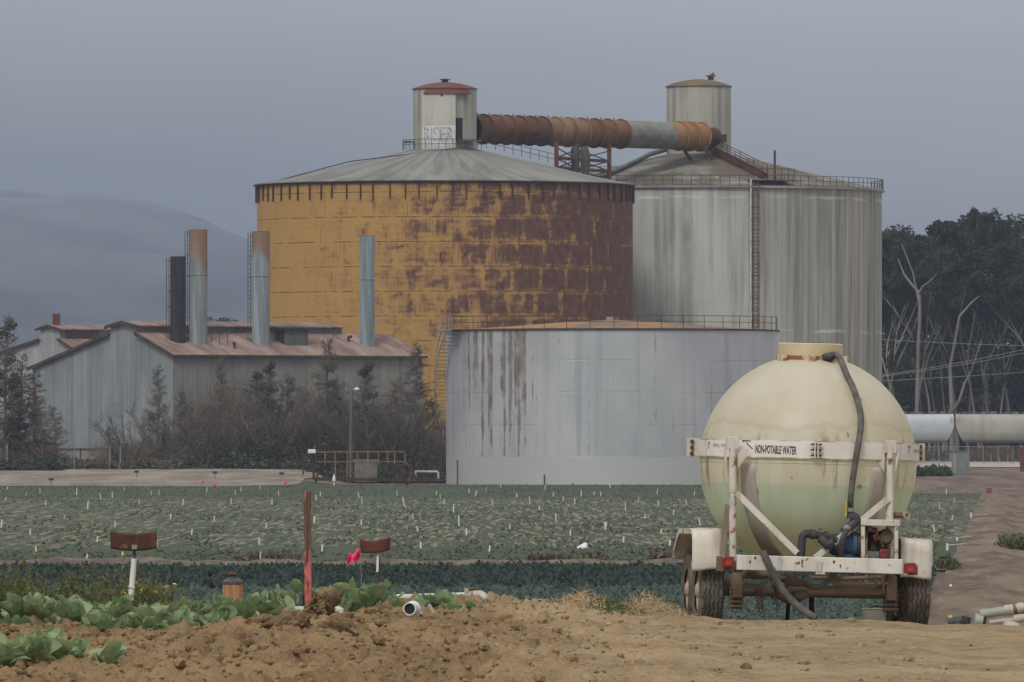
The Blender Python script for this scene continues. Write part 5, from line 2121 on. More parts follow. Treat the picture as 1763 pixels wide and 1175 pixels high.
# end plates at both sides with three bolts each
for sd, par in ((-1, b2), (1, band)):
    mb = MB()
    a = R(98.2) * sd
    s, c = math.sin(a), -math.cos(a)
    ctr = Vector(((BR + .045) * s, (BR + .045) * c, BZ))
    mb.box(ctr, (.125, .016, .185), Matrix.Rotation(R(8.2) * sd, 3, 'Z'))
    pl = mb.build('end_plate', M_wht2, par, bevel=.003)
    for dz in (-.06, 0, .06):
        MB().lathe([(.002, .022), (.019, .022), (.021, .012), (.021, 0)], 8, ctr + Vector((.012 * sd, -.014, dz)), M=Matrix.Rotation(R(90), 3, 'X')).build('bolt', M_rust, par)
M_ink = plain('black_ink', (.018, .018, .020), (.035, .035, .037), 6, .6)
ta = math.degrees(math.asin(T(1338, 772, -1.1).x / 1.1))
round_text('lettering', 'NON-POTABLE WATER', .43, .084, BR + .0065, BZ - .006, R(ta), M_ink, b2, .022, tilt=-.02)
M_ink2 = plain('faded_ink', (.20, .205, .21), (.34, .34, .34), 9, .7)
ta = math.degrees(math.asin(max(-.98, T(1224, 768, -.3).x / 1.1)))
round_text('phone_number', '(805) 925-2463', .36, .045, BR + .0065, BZ + .022, R(-57), M_ink2, b2, .004)
round_text('phone_number', '(805) 925-2463', .36, .045, BR + .0065, BZ + .010, R(72), M_ink2, band, .004)
M_leafm = plain('green_ink', (.03, .16, .07), (.06, .24, .12), 9, .6)


def logo(a0, z0, par, k=1.0):
    """a small green leaf mark of a few blades"""
    for pts in (((-.020, .02), (-.010, .035), (.0, .0), (-.012, .008)), ((.022, .03), (.012, .036), (.0, .0), (.010, .006)), ((-.004, .0), (.004, .0), (.0, -.045), (-.010, -.040))):
        vs = []
        for (dx, dz) in pts:
            t = R(a0) + dx * k / BR * 1.6
            vs.append(((BR + .0066) * math.sin(t), -(BR + .0066) * math.cos(t), z0 + dz * k))
        MB().add(vs, [(0, 1, 2, 3)]).build('leaf_mark', M_leafm, par)


logo(-70.5, BZ + .03, b2, .9)
logo(56.5, BZ + .035, band, 1.0)
# twisted wire hook on the band beside the left post
pw = T(1287, 765, -1.16) - Vector((0, 0, SZ))
mb = MB()
mb.tube([pw + Vector((-.05, 0, .02)), pw + Vector((-.02, -.02, .035)), pw, pw + Vector((.03, -.01, -.03)), pw + Vector((.05, 0, -.045))], .006, 6)
mb.tube([pw + Vector((-.05, .01, .035)), pw + Vector((.03, -.015, .03))], .006, 6)
mb.build('wire_hook', M_rust_dark, b2)

# posts, sleeves, gussets
PYL = -.93
posts = []
for pa, pb, px_, g in (((1261.5, 762), (1261.8, 957), 1, -1), ((1533, 769), (1531, 960), 1, 1)):
    a, b = T(pa[0], pa[1], PYL), T(pb[0], pb[1], PYL)
    mb = MB()
    mb.tube([b - Vector((0, 0, .05)), a + Vector((0, 0, .0))], .037, 20)
    po = mb.build('post', M_wrust if g < 0 else M_wht, trailer)
    mb = MB()
    mb.box(a + Vector((.012 * 0, .02, -.005)), (.115, .10, .125))
    mb.build('sleeve', M_wht2, po, bevel=.006)
    for s_ in (-1, 1):
        mb = MB()
        q = a + Vector((s_ * .055, .0, -.06))
        w = .105 if s_ == -g else .035
        mb.prism([q, q + Vector((s_ * w, -.005, 0)), q + Vector((s_ * w * .75, 0, -.09)), q + Vector((0, 0, -.20))], (0, .012, 0))
        mb.build('gusset', M_wht2, po)
    # cradle strap hugging the sphere down to the frame
    az = math.atan2(a.x - g * .14, .86)

    def strap(u, v, az=az):
        t = PI / 2 + .02 + (PI / 2 - .18) * v
        w = (.085 + .02 * v) / (SR + .012) * (u - .5) * 2
        rr = SR + .012
        base = Vector((math.sin(az) * math.sin(t), -math.cos(az) * math.sin(t), math.cos(t)))
        tang = Vector((math.cos(az), math.sin(az), 0))
        return (base + tang * w).normalized() * rr + Vector((0, 0, SZ))
    m = MB().grid(strap, 6, 30).build('cradle_strap', M_strap, trailer)
    so = m.modifiers.new('thickness', 'SOLIDIFY'); so.thickness = .012; so.offset = 1
# rear posts of the cage
for sx_ in (-.72, .72):
    MB().tube([(sx_, .93, .45), (sx_, .93, SZ + BZ)], .037, 14).build('post', M_wht, trailer)
# V braces
for a, b in ((Tz(352, 648, PYL - .05), Tz(572, 866, -1.06)), (Tz(902, 668, PYL - .05), Tz(636, 884, -1.06))):
    MB().bar(a, b, .014, .062, up=(0, -1, 0)).build('brace', M_wht2, trailer, bevel=.003) if False else MB().bar(a, b, .062, .016, up=(0, 1, 0)).build('brace', M_wht2, trailer, bevel=.003)
MB().bar(Tz(321, 690, -.90), Tz(301, 872, -.95), .05, .016, up=(0, 1, 0)).build('brace', M_axle, trailer)

# bumper
YB = -1.18
bl_, br_ = Tz(352, 899, YB), Tz(951, 915, YB)
mb = MB()
mb.bar(bl_, br_, .09, .148)
bump = mb.build('bumper', weathered('bumper_white', (.64, .62, .57), (.13, .055, .03), .375, 8.5, .3, .2, .5), trailer, bevel=.008)
mb = MB()
for u, v, w, h in ((650, 915, .05, .12), (655, 937, .09, .028)):
    mb.box(Tz(u, v, YB - .055), (w, .025, h))
mb.build('bracket', M_wrust, bump)
mb = MB()
for u, v in ((402, 898), (590, 893), (590, 903), (590, 914), (577, 902), (705, 897), (728, 912), (420, 884)):
    c_ = Tz(u, v, YB - .0445)
    mb.prism([c_ + Vector((math.cos(t) * .010 * (.5 + rnd.random()), 0, math.sin(t) * .016 * (.5 + rnd.random()))) for t in [2 * PI * j / 9 for j in range(9)]], (0, -.002, 0))
mb.build('chip', M_rust, bump)
# tail lights
for (u, v), gap in (((323, 897), -1), ((979, 920), 1)):
    c = Tz(u, v, YB - .02)
    mb = MB()
    mb.box(c + Vector((gap * .035, .055, -.02)), (.155 if gap < 0 else .10, .02, .145 if gap < 0 else .10))
    pl = mb.build('light_plate', M_frame, trailer)
    mb = MB()
    mb.box(c, (.115, .055, .108))
    lt = mb.build('tail_light', plain('red_lens', (.18, .010, .014), (.27, .018, .022), 25, .25, spec=.6), trailer, bevel=.012)
    mb = MB()
    mb.lathe([(.034, .004), (.034, 0), (.012, 0), (.002, -.002)], 20, c + Vector((0, -.029, 0)), M=Matrix.Rotation(R(90), 3, 'X'))
    mb.build('reflector', plain('dark_red_lens', (.30, .03, .02), (.38, .05, .03), 25, .2, spec=.6), lt)

# frame
zf = (bl_.z + br_.z) / 2
for sx_ in (-.70, .70):
    MB().bar((sx_, -1.13, zf - .03), (sx_, 1.25, zf - .03), .08, .14).build('frame_rail', M_axle, trailer)
for yy in (-.75, .0, .75, 1.2):
    MB().bar((-.70, yy, zf - .04), (.70, yy, zf - .04), .07, .10).build('cross_member', M_frame, trailer)
MB().bar((-.66, 1.25, zf - .05), (0, 2.6, zf - .05), .08, .12).build('tongue', M_axle, trailer)
MB().bar((.66, 1.25, zf - .05), (0, 2.6, zf - .05), .08, .12).build('tongue', M_axle, trailer)
AX = (-.42, .42)
TR_ = .385
WX = 1.035
for yy in AX:
    z = TR_ + .06 if yy < 0 else TR_ + .05
    MB().tube([(-WX + .1, yy, TR_), (WX - .1, yy, TR_)], .048, 14).build('axle', M_axle, trailer)
MB().bar(Tz(340, 988, -.85), Tz(905, 1003, -.85), .07, .075).build('spring_beam', M_axle, trailer)
for sx_ in (-.80, .74):
    mb = MB()
    for k in range(6):
        L_ = .62 - k * .085
        mb.grid(lambda u, v, L_=L_, k=k: Vector((sx_ + (u - .5) * .065, -.42 + (v - .5) * 2 * L_ * .75, TR_ + .02 - k * .017 - .07 * (1 - (2 * v - 1) ** 2) + .10)), 1, 12)
        mb.grid(lambda u, v, L_=L_, k=k: Vector((sx_ + (u - .5) * .065, -.42 + (v - .5) * 2 * L_ * .75, TR_ + .008 - k * .017 - .07 * (1 - (2 * v - 1) ** 2) + .10)), 1, 12)
    mb.box((sx_, -.88, TR_ + .07), (.10, .06, .24))
    mb.build('leaf_spring', M_axle, trailer)
    mb = MB()
    mb.box((sx_, -.80, TR_ - .06), (.12, .10, .22))
    for k in range(5):
        mb.box((sx_, -.86, TR_ - .14 + k * .045), (.15, .05, .02))
    mb.tube([(sx_ - .05, -.86, TR_ - .2), (sx_ - .05, -.86, TR_ + .12)], .013, 6)
    mb.tube([(sx_ + .05, -.86, TR_ - .2), (sx_ + .05, -.86, TR_ + .12)], .013, 6)
    mb.build('spring_hanger', M_frame, trailer)
mb = MB()
for u0, v0, u1, v1, rr in ((372, 944, 470, 944, .035), (470, 950, 540, 962, .03), (620, 955, 880, 952, .02), (560, 1020, 605, 1012, .045), (500, 1010, 560, 1028, .055), (700, 975, 900, 975, .02), (850, 945, 860, 1000, .012), (880, 945, 885, 1010, .016)):
    MB().tube([Tz(u0, v0, -.95), Tz((u0 + u1) / 2, (v0 + v1) / 2 + 4, -.93), Tz(u1, v1, -.9)], rr, 8).build('under_pipe', M_axle if rr < .03 else M_frame, trailer)

# wheels
TP = [(-.108, .20), (-.122, .27), (-.124, .33), (-.116, .362), (-.098, .380), (.098, .380), (.116, .362), (.124, .33), (.122, .27), (.108, .20)]


def tyre():
    mb = MB()
    prof = [(-.108, .205), (-.120, .25), (-.1245, .30), (-.122, .335), (-.114, .362), (-.102, .377)]
    ts = np.linspace(-.097, .097, 46)
    for t in ts:
        prof.append((t, .384 - .06 * (abs(t) / .1) ** 3 * .06))
    prof += [(.102, .377), (.114, .362), (.122, .335), (.1245, .30), (.120, .25), (.108, .205)]
    NA = 200
    vs = []
    for i in range(NA):
        a = 2 * PI * i / NA
        zig = .0085 * (abs((i % 10) / 5 - 1) * 2 - 1)
        for (t, r_) in prof:
            rr = r_
            if abs(t) < .0975:
                for c0 in (-.066, -.022, .022, .066):
                    if abs(t - c0 - zig) < .0062:
                        rr -= .013
                if abs(t) > .086 and (i % 10) in (0, 1):
                    rr -= .010
            vs.append((t, rr * math.sin(a), rr * math.cos(a)))
    m = len(prof)
    fs = [(i * m + k, i * m + k + 1, ((i + 1) % NA) * m + k + 1, ((i + 1) % NA) * m + k) for i in range(NA) for k in range(m - 1)]
    mb.add(vs, fs, False)
    n = NT('tyre_rubber', .9, 0, .2)
    o = n.coord()
    a = n.noise(o, 8, 5, .6)
    b = n.noise(o, 30, 3)
    n.bump(b, .004, .4)
    n.done(n.mix(n.mr(a, .40, .66), (.085, .076, .068), (.165, .140, .115)))
    return mb.mesh('tyre', n.m)


def rim(sd):
    mb = MB()
    My = Matrix.Rotation(R(90) * sd, 3, 'Y')
    mb.lathe([(.21, -.10), (.205, -.02), (.19, .03), (.205, .075), (.222, .09), (.228, .088)], 40, M=My)
    mb.lathe([(.19, .03), (.15, .055), (.11, .05), (.085, .05), (.08, .10), (.05, .125), (.002, .13)], 40, M=My)
    for k in range(6):
        a = k * PI / 3
        mb.lathe([(.002, .075), (.011, .075), (.012, .05)], 8, My @ Vector((.115 * math.sin(a), .115 * math.cos(a), 0)), M=My)
    return mb


M_rimp = weathered('cream_rim_paint', (.40, .34, .26), (.13, .07, .04), .38, 7, .1, .3, .7)
tm_ = tyre()
rims = {-1: rim(-1).mesh('rim', M_rimp), 1: rim(1).mesh('rim', M_rimp)}
for yy in AX:
    for sd in (-1, 1):
        w = bpy.data.objects.new('wheel', None)
        w.empty_display_size = .2
        C.objects.link(w)
        w.parent = trailer
        w.location = (WX * sd, yy, TR_)
        t_ = link('tyre', tm_, w)
        t_.rotation_euler = (R(37 * yy * 10 + 13 * sd), 0, 0)
        link('rim', rims[sd], w)

# fenders: bent sheet over both wheels
for sd in (-1, 1):
    if sd < 0:
        q0, q1 = Tz(193, 778, -.86), Tz(296, 915, -.86)
    else:
        q0, q1 = Tz(947, 812, -.86), Tz(1055, 945, -.86)
    xi, xo = (q1.x, q0.x) if sd < 0 else (q0.x, q1.x)
    zt, zb = q0.z, q1.z
    side = [(-.885, zb - .03), (-.895, zb + .05), (-.87, zt - .06), (-.82, zt - .012), (-.74, zt), (.20, zt - .005), (.34, zt - .05), (.62, zt - .20), (.68, zb + .06)]
    line = []
    for k in range(len(side) - 1):
        for j in range(3):
            line.append((side[k][0] + (side[k + 1][0] - side[k][0]) * j / 3, side[k][1] + (side[k + 1][1] - side[k][1]) * j / 3))
    line.append(side[-1])
    vs, fs = [], []
    for (yy, z) in line:
        for f in range(7):
            xx = xi + (xo - xi) * f / 6
            vs.append((xx, yy, z + .008 * math.sin(yy * 7 + f) - .012 * (f / 6) ** 3))
    for i in range(len(line) - 1):
        for f in range(6):
            fs.append((i * 7 + f, i * 7 + f + 1, (i + 1) * 7 + f + 1, (i + 1) * 7 + f))
    fo = MB().add(vs, fs, True).build('fender', M_wht2, trailer)
    so = fo.modifiers.new('thickness', 'SOLIDIFY'); so.thickness = .006
    # outer lip hanging from the sheet
    lip = MB()
    pts = [Vector((xo, yy, z)) for yy, z in line]
    for a, b in zip(pts[4:-3], pts[5:-2]):
        lip.add([a, b, b - Vector((0, 0, .05)), a - Vector((0, 0, .05))], [(0, 1, 2, 3)])
    lp2 = lip.build('lip', M_wht2, fo)
    so = lp2.modifiers.new('thickness', 'SOLIDIFY'); so.thickness = .006
    MB().bar((xi, -.86, zb + .02), (xo, -.86, zb + .02), .02, .05).build('flap_edge', M_wrust, fo)
    MB().bar((xi - sd * .12, -.5, zt - .05), (xi + sd * .2, -.5, zt - .05), .05).build('bracket', M_frame, fo)

# hoses
M_hose = None
n = NT('ribbed_hose', .8)
uvx = n.coord()
n.done(n.mix(n.mr(n.noise(uvx, 9, 4), .36, .64), (.078, .072, .066), (.135, .122, .108)))
M_hose = n.m


def smooth_line(pts, k=10):
    """Catmull-Rom through the points"""
    pts = [Vector(p) for p in pts]
    q = [pts[0] * 2 - pts[1]] + pts + [pts[-1] * 2 - pts[-2]]
    out = []
    for i in range(1, len(q) - 2):
        for j in range(k):
            t = j / k
            a, b, c, d = q[i - 1], q[i], q[i + 1], q[i + 2]
            out.append(.5 * ((2 * b) + (-a + c) * t + (2 * a - 5 * b + 4 * c - d) * t * t + (-a + 3 * b - 3 * c + d) * t ** 3))
    out.append(pts[-1])
    return out


def hose(name, pts, r_, mat, ribbed=True, parent=None):
    ln = smooth_line(pts, 14)
    # even spacing
    acc = [0]
    for a, b in zip(ln, ln[1:]):
        acc.append(acc[-1] + (b - a).length)
    N = int(acc[-1] / (.011 if ribbed else .03))
    out = []
    j = 0
    for i in range(N + 1):
        s_ = acc[-1] * i / N
        while j < len(acc) - 2 and acc[j + 1] < s_:
            j += 1
        out.append(ln[j].lerp(ln[j + 1], (s_ - acc[j]) / max(1e-6, acc[j + 1] - acc[j])))
    rs = [r_ * (1 + (.055 if i % 2 else -.045) * ribbed) for i in range(N + 1)]
    return MB().tube(out, rs, 14).build(name, mat, parent or trailer)


def on_sphere(u, v, lift=.05):
    """a point just off the tank's skin seen at the study pixel"""
    ctr = Vector((0, 0, SZ))
    a = Tz(u, v, 0)
    d = (a - CAMV).normalized()
    oc = CAMV - ctr
    b = oc.dot(d)
    c = oc.dot(oc) - (SR + lift) ** 2
    disc = b * b - c
    t = -b - math.sqrt(disc) if disc > 0 else -b
    return CAMV + d * t


hose('overflow_hose', [on_sphere(694, 160, .03), on_sphere(708, 148, .07), on_sphere(727, 165, .06), on_sphere(752, 225, .05), on_sphere(775, 272, .05), on_sphere(797, 345, .05), on_sphere(802, 400, .05),
                       on_sphere(794, 465, .08), on_sphere(783, 530, .06), on_sphere(771, 610, .06), on_sphere(765, 668, .08), Tz(764, 706, -.98)], .031, M_hose)
mb = MB().tube([on_sphere(672, 163, .01), on_sphere(690, 158, .05), on_sphere(702, 150, .055)], [.05, .05, .036], 12)
mb.build('hose_elbow', M_blk, trailer)
hose('discharge_hose', [Tz(447, 858, YB - .10), Tz(462, 893, YB - .11), Tz(487, 945, YB - .10), Tz(520, 1000, YB - .10), Tz(560, 1045, YB - .12), Tz(598, 1075, YB - .16), Tz(640, 1102, YB - .22)], .036, M_rub, False)
hose('suction_hose', [Tz(590, 974, -1.02), Tz(630, 988, -1.03), Tz(665, 980, -1.04), Tz(695, 953, -1.05), Tz(712, 925, -1.0), Tz(725, 880, -.98), Tz(734, 820, -1.10), Tz(752, 778, -1.12)], .029, M_hose)
MB().tube([Tz(528, 962, -1.0), Tz(560, 968, -1.01), Tz(592, 975, -1.02)], [.042, .05, .036], 12).build('hose_coupling', M_frame, trailer)
# ball valve and fittings at the bottom of the overflow hose
YV = -1.05
MB().tube([Tz(764, 702, YV), Tz(764, 716, YV)], .037, 14).build('hose_clamp', M_steel, trailer)
MB().tube([Tz(764, 716, YV), Tz(764, 740, YV)], [.03, .04], 12).build('ball_valve', M_blk, trailer)
MB().bar(Tz(748, 682, YV - .04), Tz(746, 735, YV - .04), .018, .012).build('valve_handle', M_yel_h, trailer)
MB().tube(smooth_line([Tz(762, 738, YV), Tz(778, 734, YV), Tz(786, 748, YV), Tz(772, 760, YV), Tz(758, 775, YV)], 5), .045, 14).build('pipe_elbow', M_blk, trailer)
MB().tube([Tz(757, 770, YV - .03), Tz(745, 786, YV - .04)], .037, 14).build('hose_clamp', M_steel, trailer)
# pump
pc = Tz(746, 836, -.93)
mb = MB()
My = Matrix.Rotation(R(90), 3, 'Y')
mb.lathe([(.02, -.16), (.085, -.16), (.11, -.12), (.115, .05), (.135, .06), (.135, .10), (.12, .11), (.02, .12)], 32, pc, M=My)
mb.box(pc + Vector((.02, 0, -.12)), (.16, .16, .06))
mb.tube([pc + Vector((.0, 0, .08)), pc + Vector((.0, 0, .17))], .05, 14)
mb.build('pump', M_blue, trailer, bevel=.004)
mb = MB()
mb.lathe([(.02, .10), (.12, .10), (.12, .15), (.08, .17), (.02, .17)], 24, pc, M=My)
mb.build('pump_flange', M_iron, trailer)
# suction pipe and strainer
line = [Tz(585, 880, -1.02), Tz(588, 830, -1.02), Tz(592, 806, -1.02), Tz(606, 796, -1.02), Tz(630, 798, -1.02), Tz(668, 806, -1.02), Tz(715, 820, -1.02)]
MB().tube(smooth_line(line, 5), .040, 16).build('suction_pipe', M_blk, trailer)
mb = MB()
for u, v, rr in ((628, 798, .05), (675, 806, .052), (694, 815, .050)):
    a = Tz(u, v, -1.02)
    d = (Tz(u + 8, v + 1.6, -1.02) - a)
    mb.tube([a - d, a + d], rr, 16)
mb.build('pipe_collar', M_iron, trailer)
mb = MB().tube([Tz(655, 812, -1.06), Tz(683, 838, -1.10), Tz(697, 836, -1.10)], [.045, .045, .05], 14)
mb.tube([Tz(680, 838, -1.10), Tz(705, 828, -1.12)], .052, 14)
mb.build('strainer', M_blk, trailer)
# engine in its guard frame
YE = -1.06
c0, c1 = Tz(801, 742, YE), Tz(942, 745, YE)
f0, f1 = Tz(803, 884, YE), Tz(938, 888, YE)
mb = MB()
top = (c0 + c1) / 2 + Vector((0, .12, -.035))
mb.box(top, ((c1 - c0).length, .30, .062))
gd = mb.build('engine_guard', M_wht, trailer, bevel=.006)
for a, b, w in ((Tz(809, 768, YE), Tz(809, 888, YE), .036), (Tz(929, 768, YE), Tz(929, 890, YE), .036)):
    MB().bar(a, b, w).build('leg', M_wrust, gd)
    MB().bar(a + Vector((0, .25, 0)), b + Vector((0, .25, 0)), w).build('leg', M_wrust, gd)
eng = MB()
ec = Tz(868, 830, -.88)
eng.box(ec + Vector((0, .02, .02)), (.20, .20, .20))
for k in range(6):
    eng.box(ec + Vector((.03, -.08, -.05 + k * .026)), (.14, .10, .010))
en = eng.build('engine', weathered('greasy_engine', (.05, .042, .040), (.10, .04, .03), .4, 12, 0, .4, .8), trailer, bevel=.006)
MB().tube([Tz(846, 812, -1.0), Tz(868, 806, -1.0)], .045, 16).build('air_filter', weathered('faded_red_metal', (.17, .055, .045), (.06, .03, .025), .35, 12, 0, .4, .7), en)
MB().box(Tz(836, 782, -1.0), (.085, .09, .05)).build('carburettor', M_rust, en, bevel=.005)
MB().lathe([(.002, .02), (.022, .02), (.024, 0)], 12, Tz(833, 780, -1.052), M=Matrix.Rotation(R(90), 3, 'X')).build('cap', M_iron, en)
MB().box(Tz(888, 868, -1.02), (.11, .06, .09)).build('recoil_cover', plain('dull_red', (.13, .025, .022), (.19, .05, .04), 14, .6), en, bevel=.012)
MB().lathe([(.002, .03), (.06, .03), (.075, .0), (.075, -.04)], 18, Tz(893, 805, -.98), M=Matrix.Rotation(R(90), 3, 'X')).build('muffler', M_frame, en)
MB().tube(smooth_line([Tz(856, 775, -1.02), Tz(862, 792, -1.05), Tz(855, 808, -1.04), Tz(872, 818, -1.03), Tz(882, 845, -1.03)], 5), .012, 8).build('fuel_line', M_rust, en)
# pipe stub with a flanged end beside the right post
a, b = Tz(918, 729, -.86), Tz(960, 728, -.90)
MB().tube([a, b], .030, 12).build('outlet_pipe', M_frame, trailer)
mb = MB()
mb.tube([Tz(958, 728, -.96), Tz(966, 728, -.97)], .034, 14)
mb.lathe([(.018, -.02), (.034, -.02), (.034, .02), (.018, .02)], 20, Tz(967, 728, -.98), M=Matrix.Rotation(R(90), 3, 'X'))
mb.build('outlet_ring', weathered('pale_rusty_ring', (.42, .36, .28), (.16, .08, .04), .4, 12, 0, .3, .7), trailer)
# chains
for u, v0, nl in ((424, 1006, 7), (438, 1008, 6), (490, 985, 7)):
    p = Tz(u, v0, -1.0)
    for k in range(nl):
        c_ = p - Vector((-.006 * k, 0, .035 * k))
        a_ = PI / 2 * (k % 2)
        pts = [c_ + Vector((math.cos(t) * .014 * math.cos(a_), math.cos(t) * .014 * math.sin(a_), math.sin(t) * .024)) for t in [2 * PI * j / 12 for j in range(13)]]
        MB().tube(pts, .0055, 5, False).build('chain_link', M_rust_dark, trailer)
pts = [Tz(424, 1050, -1.0), Tz(430, 1064, -1.0), Tz(442, 1062, -1.0), Tz(446, 1040, -1.0), Tz(458, 1012, -1.0)]
MB().tube(smooth_line(pts, 5), .010, 6).build('chain_loop', M_rust_dark, trailer)
MB().tube([Tz(623, 1008, -.3), Tz(624, 1120, -.3)], .028, 10).build('jack_leg', M_iron, trailer)
MB().tube([Tz(540, 1045, .6), Tz(534, 1125, .6)], .022, 8).build('jack_leg', M_iron, trailer)
MB().tube(smooth_line([Tz(500, 1015, -.8), Tz(530, 1040, -.8), Tz(575, 1040, -.8), Tz(605, 1012, -.8)], 5), .02, 8).build('brake_line', M_frame, trailer)

# bucket and pink flag seen under the trailer
p = P(1511, 1078, 98.5)
bk_ = empty('bucket', (p.x, 98.5, gz1(p.x, 98.5) - .01), 'dented grey metal bucket on the ground behind the right trailer wheels', 'bucket')
zt = P(1511, 1047, 98.5).z - bk_.location.z
MB().lathe([(.12, 0), (.165, zt), (.158, zt), (.115, .02), (.01, .02)], 28).build('body', weathered('old_zinc', (.20, .19, .165), (.12, .09, .06), .3, 6, .2, .3, .7), bk_)
mb = MB().lathe([(.165, zt - .012), (.172, zt - .006), (.165, zt)], 28)
mb.build('rim', M_steel, bk_)
mb = MB().tube([(-.1, 0, zt), (-.02, -.02, zt + .03), (.08, 0, zt + .01)], .02, 6)
mb.build('handle', M_iron, bk_)
flag(1467, 1030, 215, .16, .24, 'small pink flag in the pale crop seen beneath the trailer', None, .6)

# ------------------------------------------------------------------ things between the trailer and the cabbages


def ground_at(px, D):
    x = (px - CX) * D / F
    return Vector((x, D, gz1(x, D)))


# red painted wooden stake
n = NT('peeling_red_paint', .85)
o = n.coord()
x, y, z = n.sep(o)
a = n.noise(n.map(o, (7, 7, 1.5)), 1.0, 6, .65, .6)
g = n.noise(n.map(o, (45, 45, 1.2)), 1.0, 4, .6)
k = n.math('ADD', a, n.math('ADD', n.mr(z, .2, 1.2, .10, -.06), n.math('MULTIPLY', x, -1.2)))
wood = n.mix(n.mr(g, .4, .62), (.060, .038, .030), (.135, .085, .066))
red = n.mix(n.mr(n.noise(o, 14, 4), .35, .7), (.40, .085, .075), (.60, .17, .15))
n.bump(g, .01, .6)
M_stake = n.done(n.mix(n.mr(k, .49, .53), wood, red))
D = 93
b, t_ = ground_at(531, D), P(529, 848, D)
H = t_.z - b.z
sk = empty('wooden_stake', b, 'tall square wooden stake with peeling salmon red paint behind the dirt clod', 'stake')
mb = MB()
vs = []
N = 24
for i in range(N + 1):
    f = i / N
    w = .034 * (1 - .5 * max(0, (.10 - f) / .10))
    for k_, (sx_, sy_) in enumerate(((-1, -1), (1, -1), (1, 1), (-1, 1))):
        vs.append((sx_ * w + .004 * math.sin(i * 1.7 + k_) + (b.x * 0 - .010) * f, sy_ * w, -.12 + (H + .12) * f + (.006 * k_ if i == N else 0)))
fs = [(i * 4 + k_, i * 4 + (k_ + 1) % 4, (i + 1) * 4 + (k_ + 1) % 4, (i + 1) * 4 + k_) for i in range(N) for k_ in range(4)]
fs += [(3, 2, 1, 0), (N * 4, N * 4 + 1, N * 4 + 2, N * 4 + 3)]
mb.add(vs, fs).build('shaft', M_stake, sk, bevel=.004)
MB().box((-.018, -.035, H - .05), (.012, .006, .012)).build('nail_hole', M_dark, sk)

# paddle markers: a bent rusty plate on a pipe


def marker(px, D, ytop, w, h, yplate, tilt, post, label, mat_plate, mat_post, foot=None):
    b = ground_at(px, D)
    k = D / F
    m = empty('field_marker', b, label, 'marker')
    zt = CAMZ + (HY - yplate) * k - b.z
    top = CAMZ + (HY - ytop) * k - b.z
    lean = post
    mb = MB()
    W2, H2 = w * k / 2, h * k

    def fn(u, v):
        s = (u - .5) * 2
        return Vector((lean + s * W2, -.03 - .10 * s * s * W2 * 0 - .0, top - H2 * (1 - v) + .055 * H2 * 5 * (s * s - .45) * (.5 + .25 * v) + tilt * s * W2))

    def fn2(u, v):
        q = fn(u, v)
        s = (u - .5) * 2
        q.y = -.05 + .09 * s * s
        return q
    p = mb.grid(fn2, 24, 6).build('plate', mat_plate, m)
    so = p.modifiers.new('thickness', 'SOLIDIFY'); so.thickness = .006
    return m, zt, top, H2, lean


M_plate = weathered('rusted_plate', (.085, .038, .026), (.155, .085, .035), .40, 4.5, .3, .4, .85)
M_plate2 = weathered('red_brown_plate', (.135, .040, .035), (.09, .035, .025), .3, 4.5, .2, .3, .8)
M_pvc = plain('white_pvc', (.60, .60, .60), (.68, .68, .68), 2, .45)
D = 92
m, zt, top, H2, ln = marker(226, D, 917, 80, 30, 945, 0.0, .022, 'rust brown bent plate on a white plastic pipe with a red foot among the cabbages', M_plate, M_pvc)
k = D / F
b = m.location
def loc(px, py, yy=0.0, D=D):
    q = P(px, py, D) - m.location
    q.y = yy
    return q
MB().tube([loc(225, 1034), loc(231, 962)], .028, 16).build('pipe', M_pvc, m)
MB().tube([loc(224.5, 1060), loc(225, 1046)], .012, 8).build('rod', M_rust_dark, m)
MB().tube([loc(224.6, 1040), loc(225.6, 1026)], [.018, .030], 14).build('foot', M_red, m)
MB().tube([loc(231, 963), loc(231.6, 953)], .018, 12).build('connector', plain('blue_clip', (.06, .11, .17), (.10, .15, .20), 9, .6), m)
MB().tube([loc(231.6, 954, -.02), loc(232, 938, -.06)], .012, 8).build('rod', M_iron, m)
MB().box(loc(232, 942, -.085), (.05, .02, .045)).build('clip', M_steel, m)
MB().tube([loc(220, 1010, -.03), loc(232, 1013, -.03)], .007, 6).build('tie_wire', plain('pale_tie', (.5, .47, .35), (.56, .53, .42), 5, .6), m)
D = 95
m, zt, top, H2, ln = marker(651, D, 929, 52, 22, 950, .085, -.03, 'small red brown bent plate on a thin pole with a white painted middle', M_plate2, M_rust)
MB().tube([loc(651.5, 1040, 0, D), loc(652, 1000, 0, D)], .013, 8).build('pole', plain('grey_iron', (.10, .10, .105), (.16, .16, .165), 6, .6), m)
MB().tube([loc(652, 1001, 0, D), loc(652, 968, 0, D), loc(650.5, 942, 0, D)], .016, 10).build('pole', M_rust_dark, m)
MB().tube([loc(650.2, 985, -.003, D), loc(651, 952, -.003, D)], [.0165, .016], 10).build('painted_part', M_pvc, m)
MB().tube([loc(652, 1001, 0, D), loc(652, 997, 0, D)], .026, 10).build('collar', M_rust, m)

# pink flag beside it
D = 94
b = ground_at(623, D)
fl = empty('marker_flag', b, 'bright pink plastic flag fluttering left of the red brown plate', 'flag')
k = D / F


def lf(px, py, yy=0):
    q = P(px, py, D) - fl.location
    q.y = yy
    return q


MB().tube([(0, 0, -.05), lf(622, 985), lf(620, 946)], .004, 6).build('wire', M_steel, fl)
tl, bl2, ml_, mr2 = lf(619, 946), lf(621, 968), lf(597, 974), lf(600, 956)


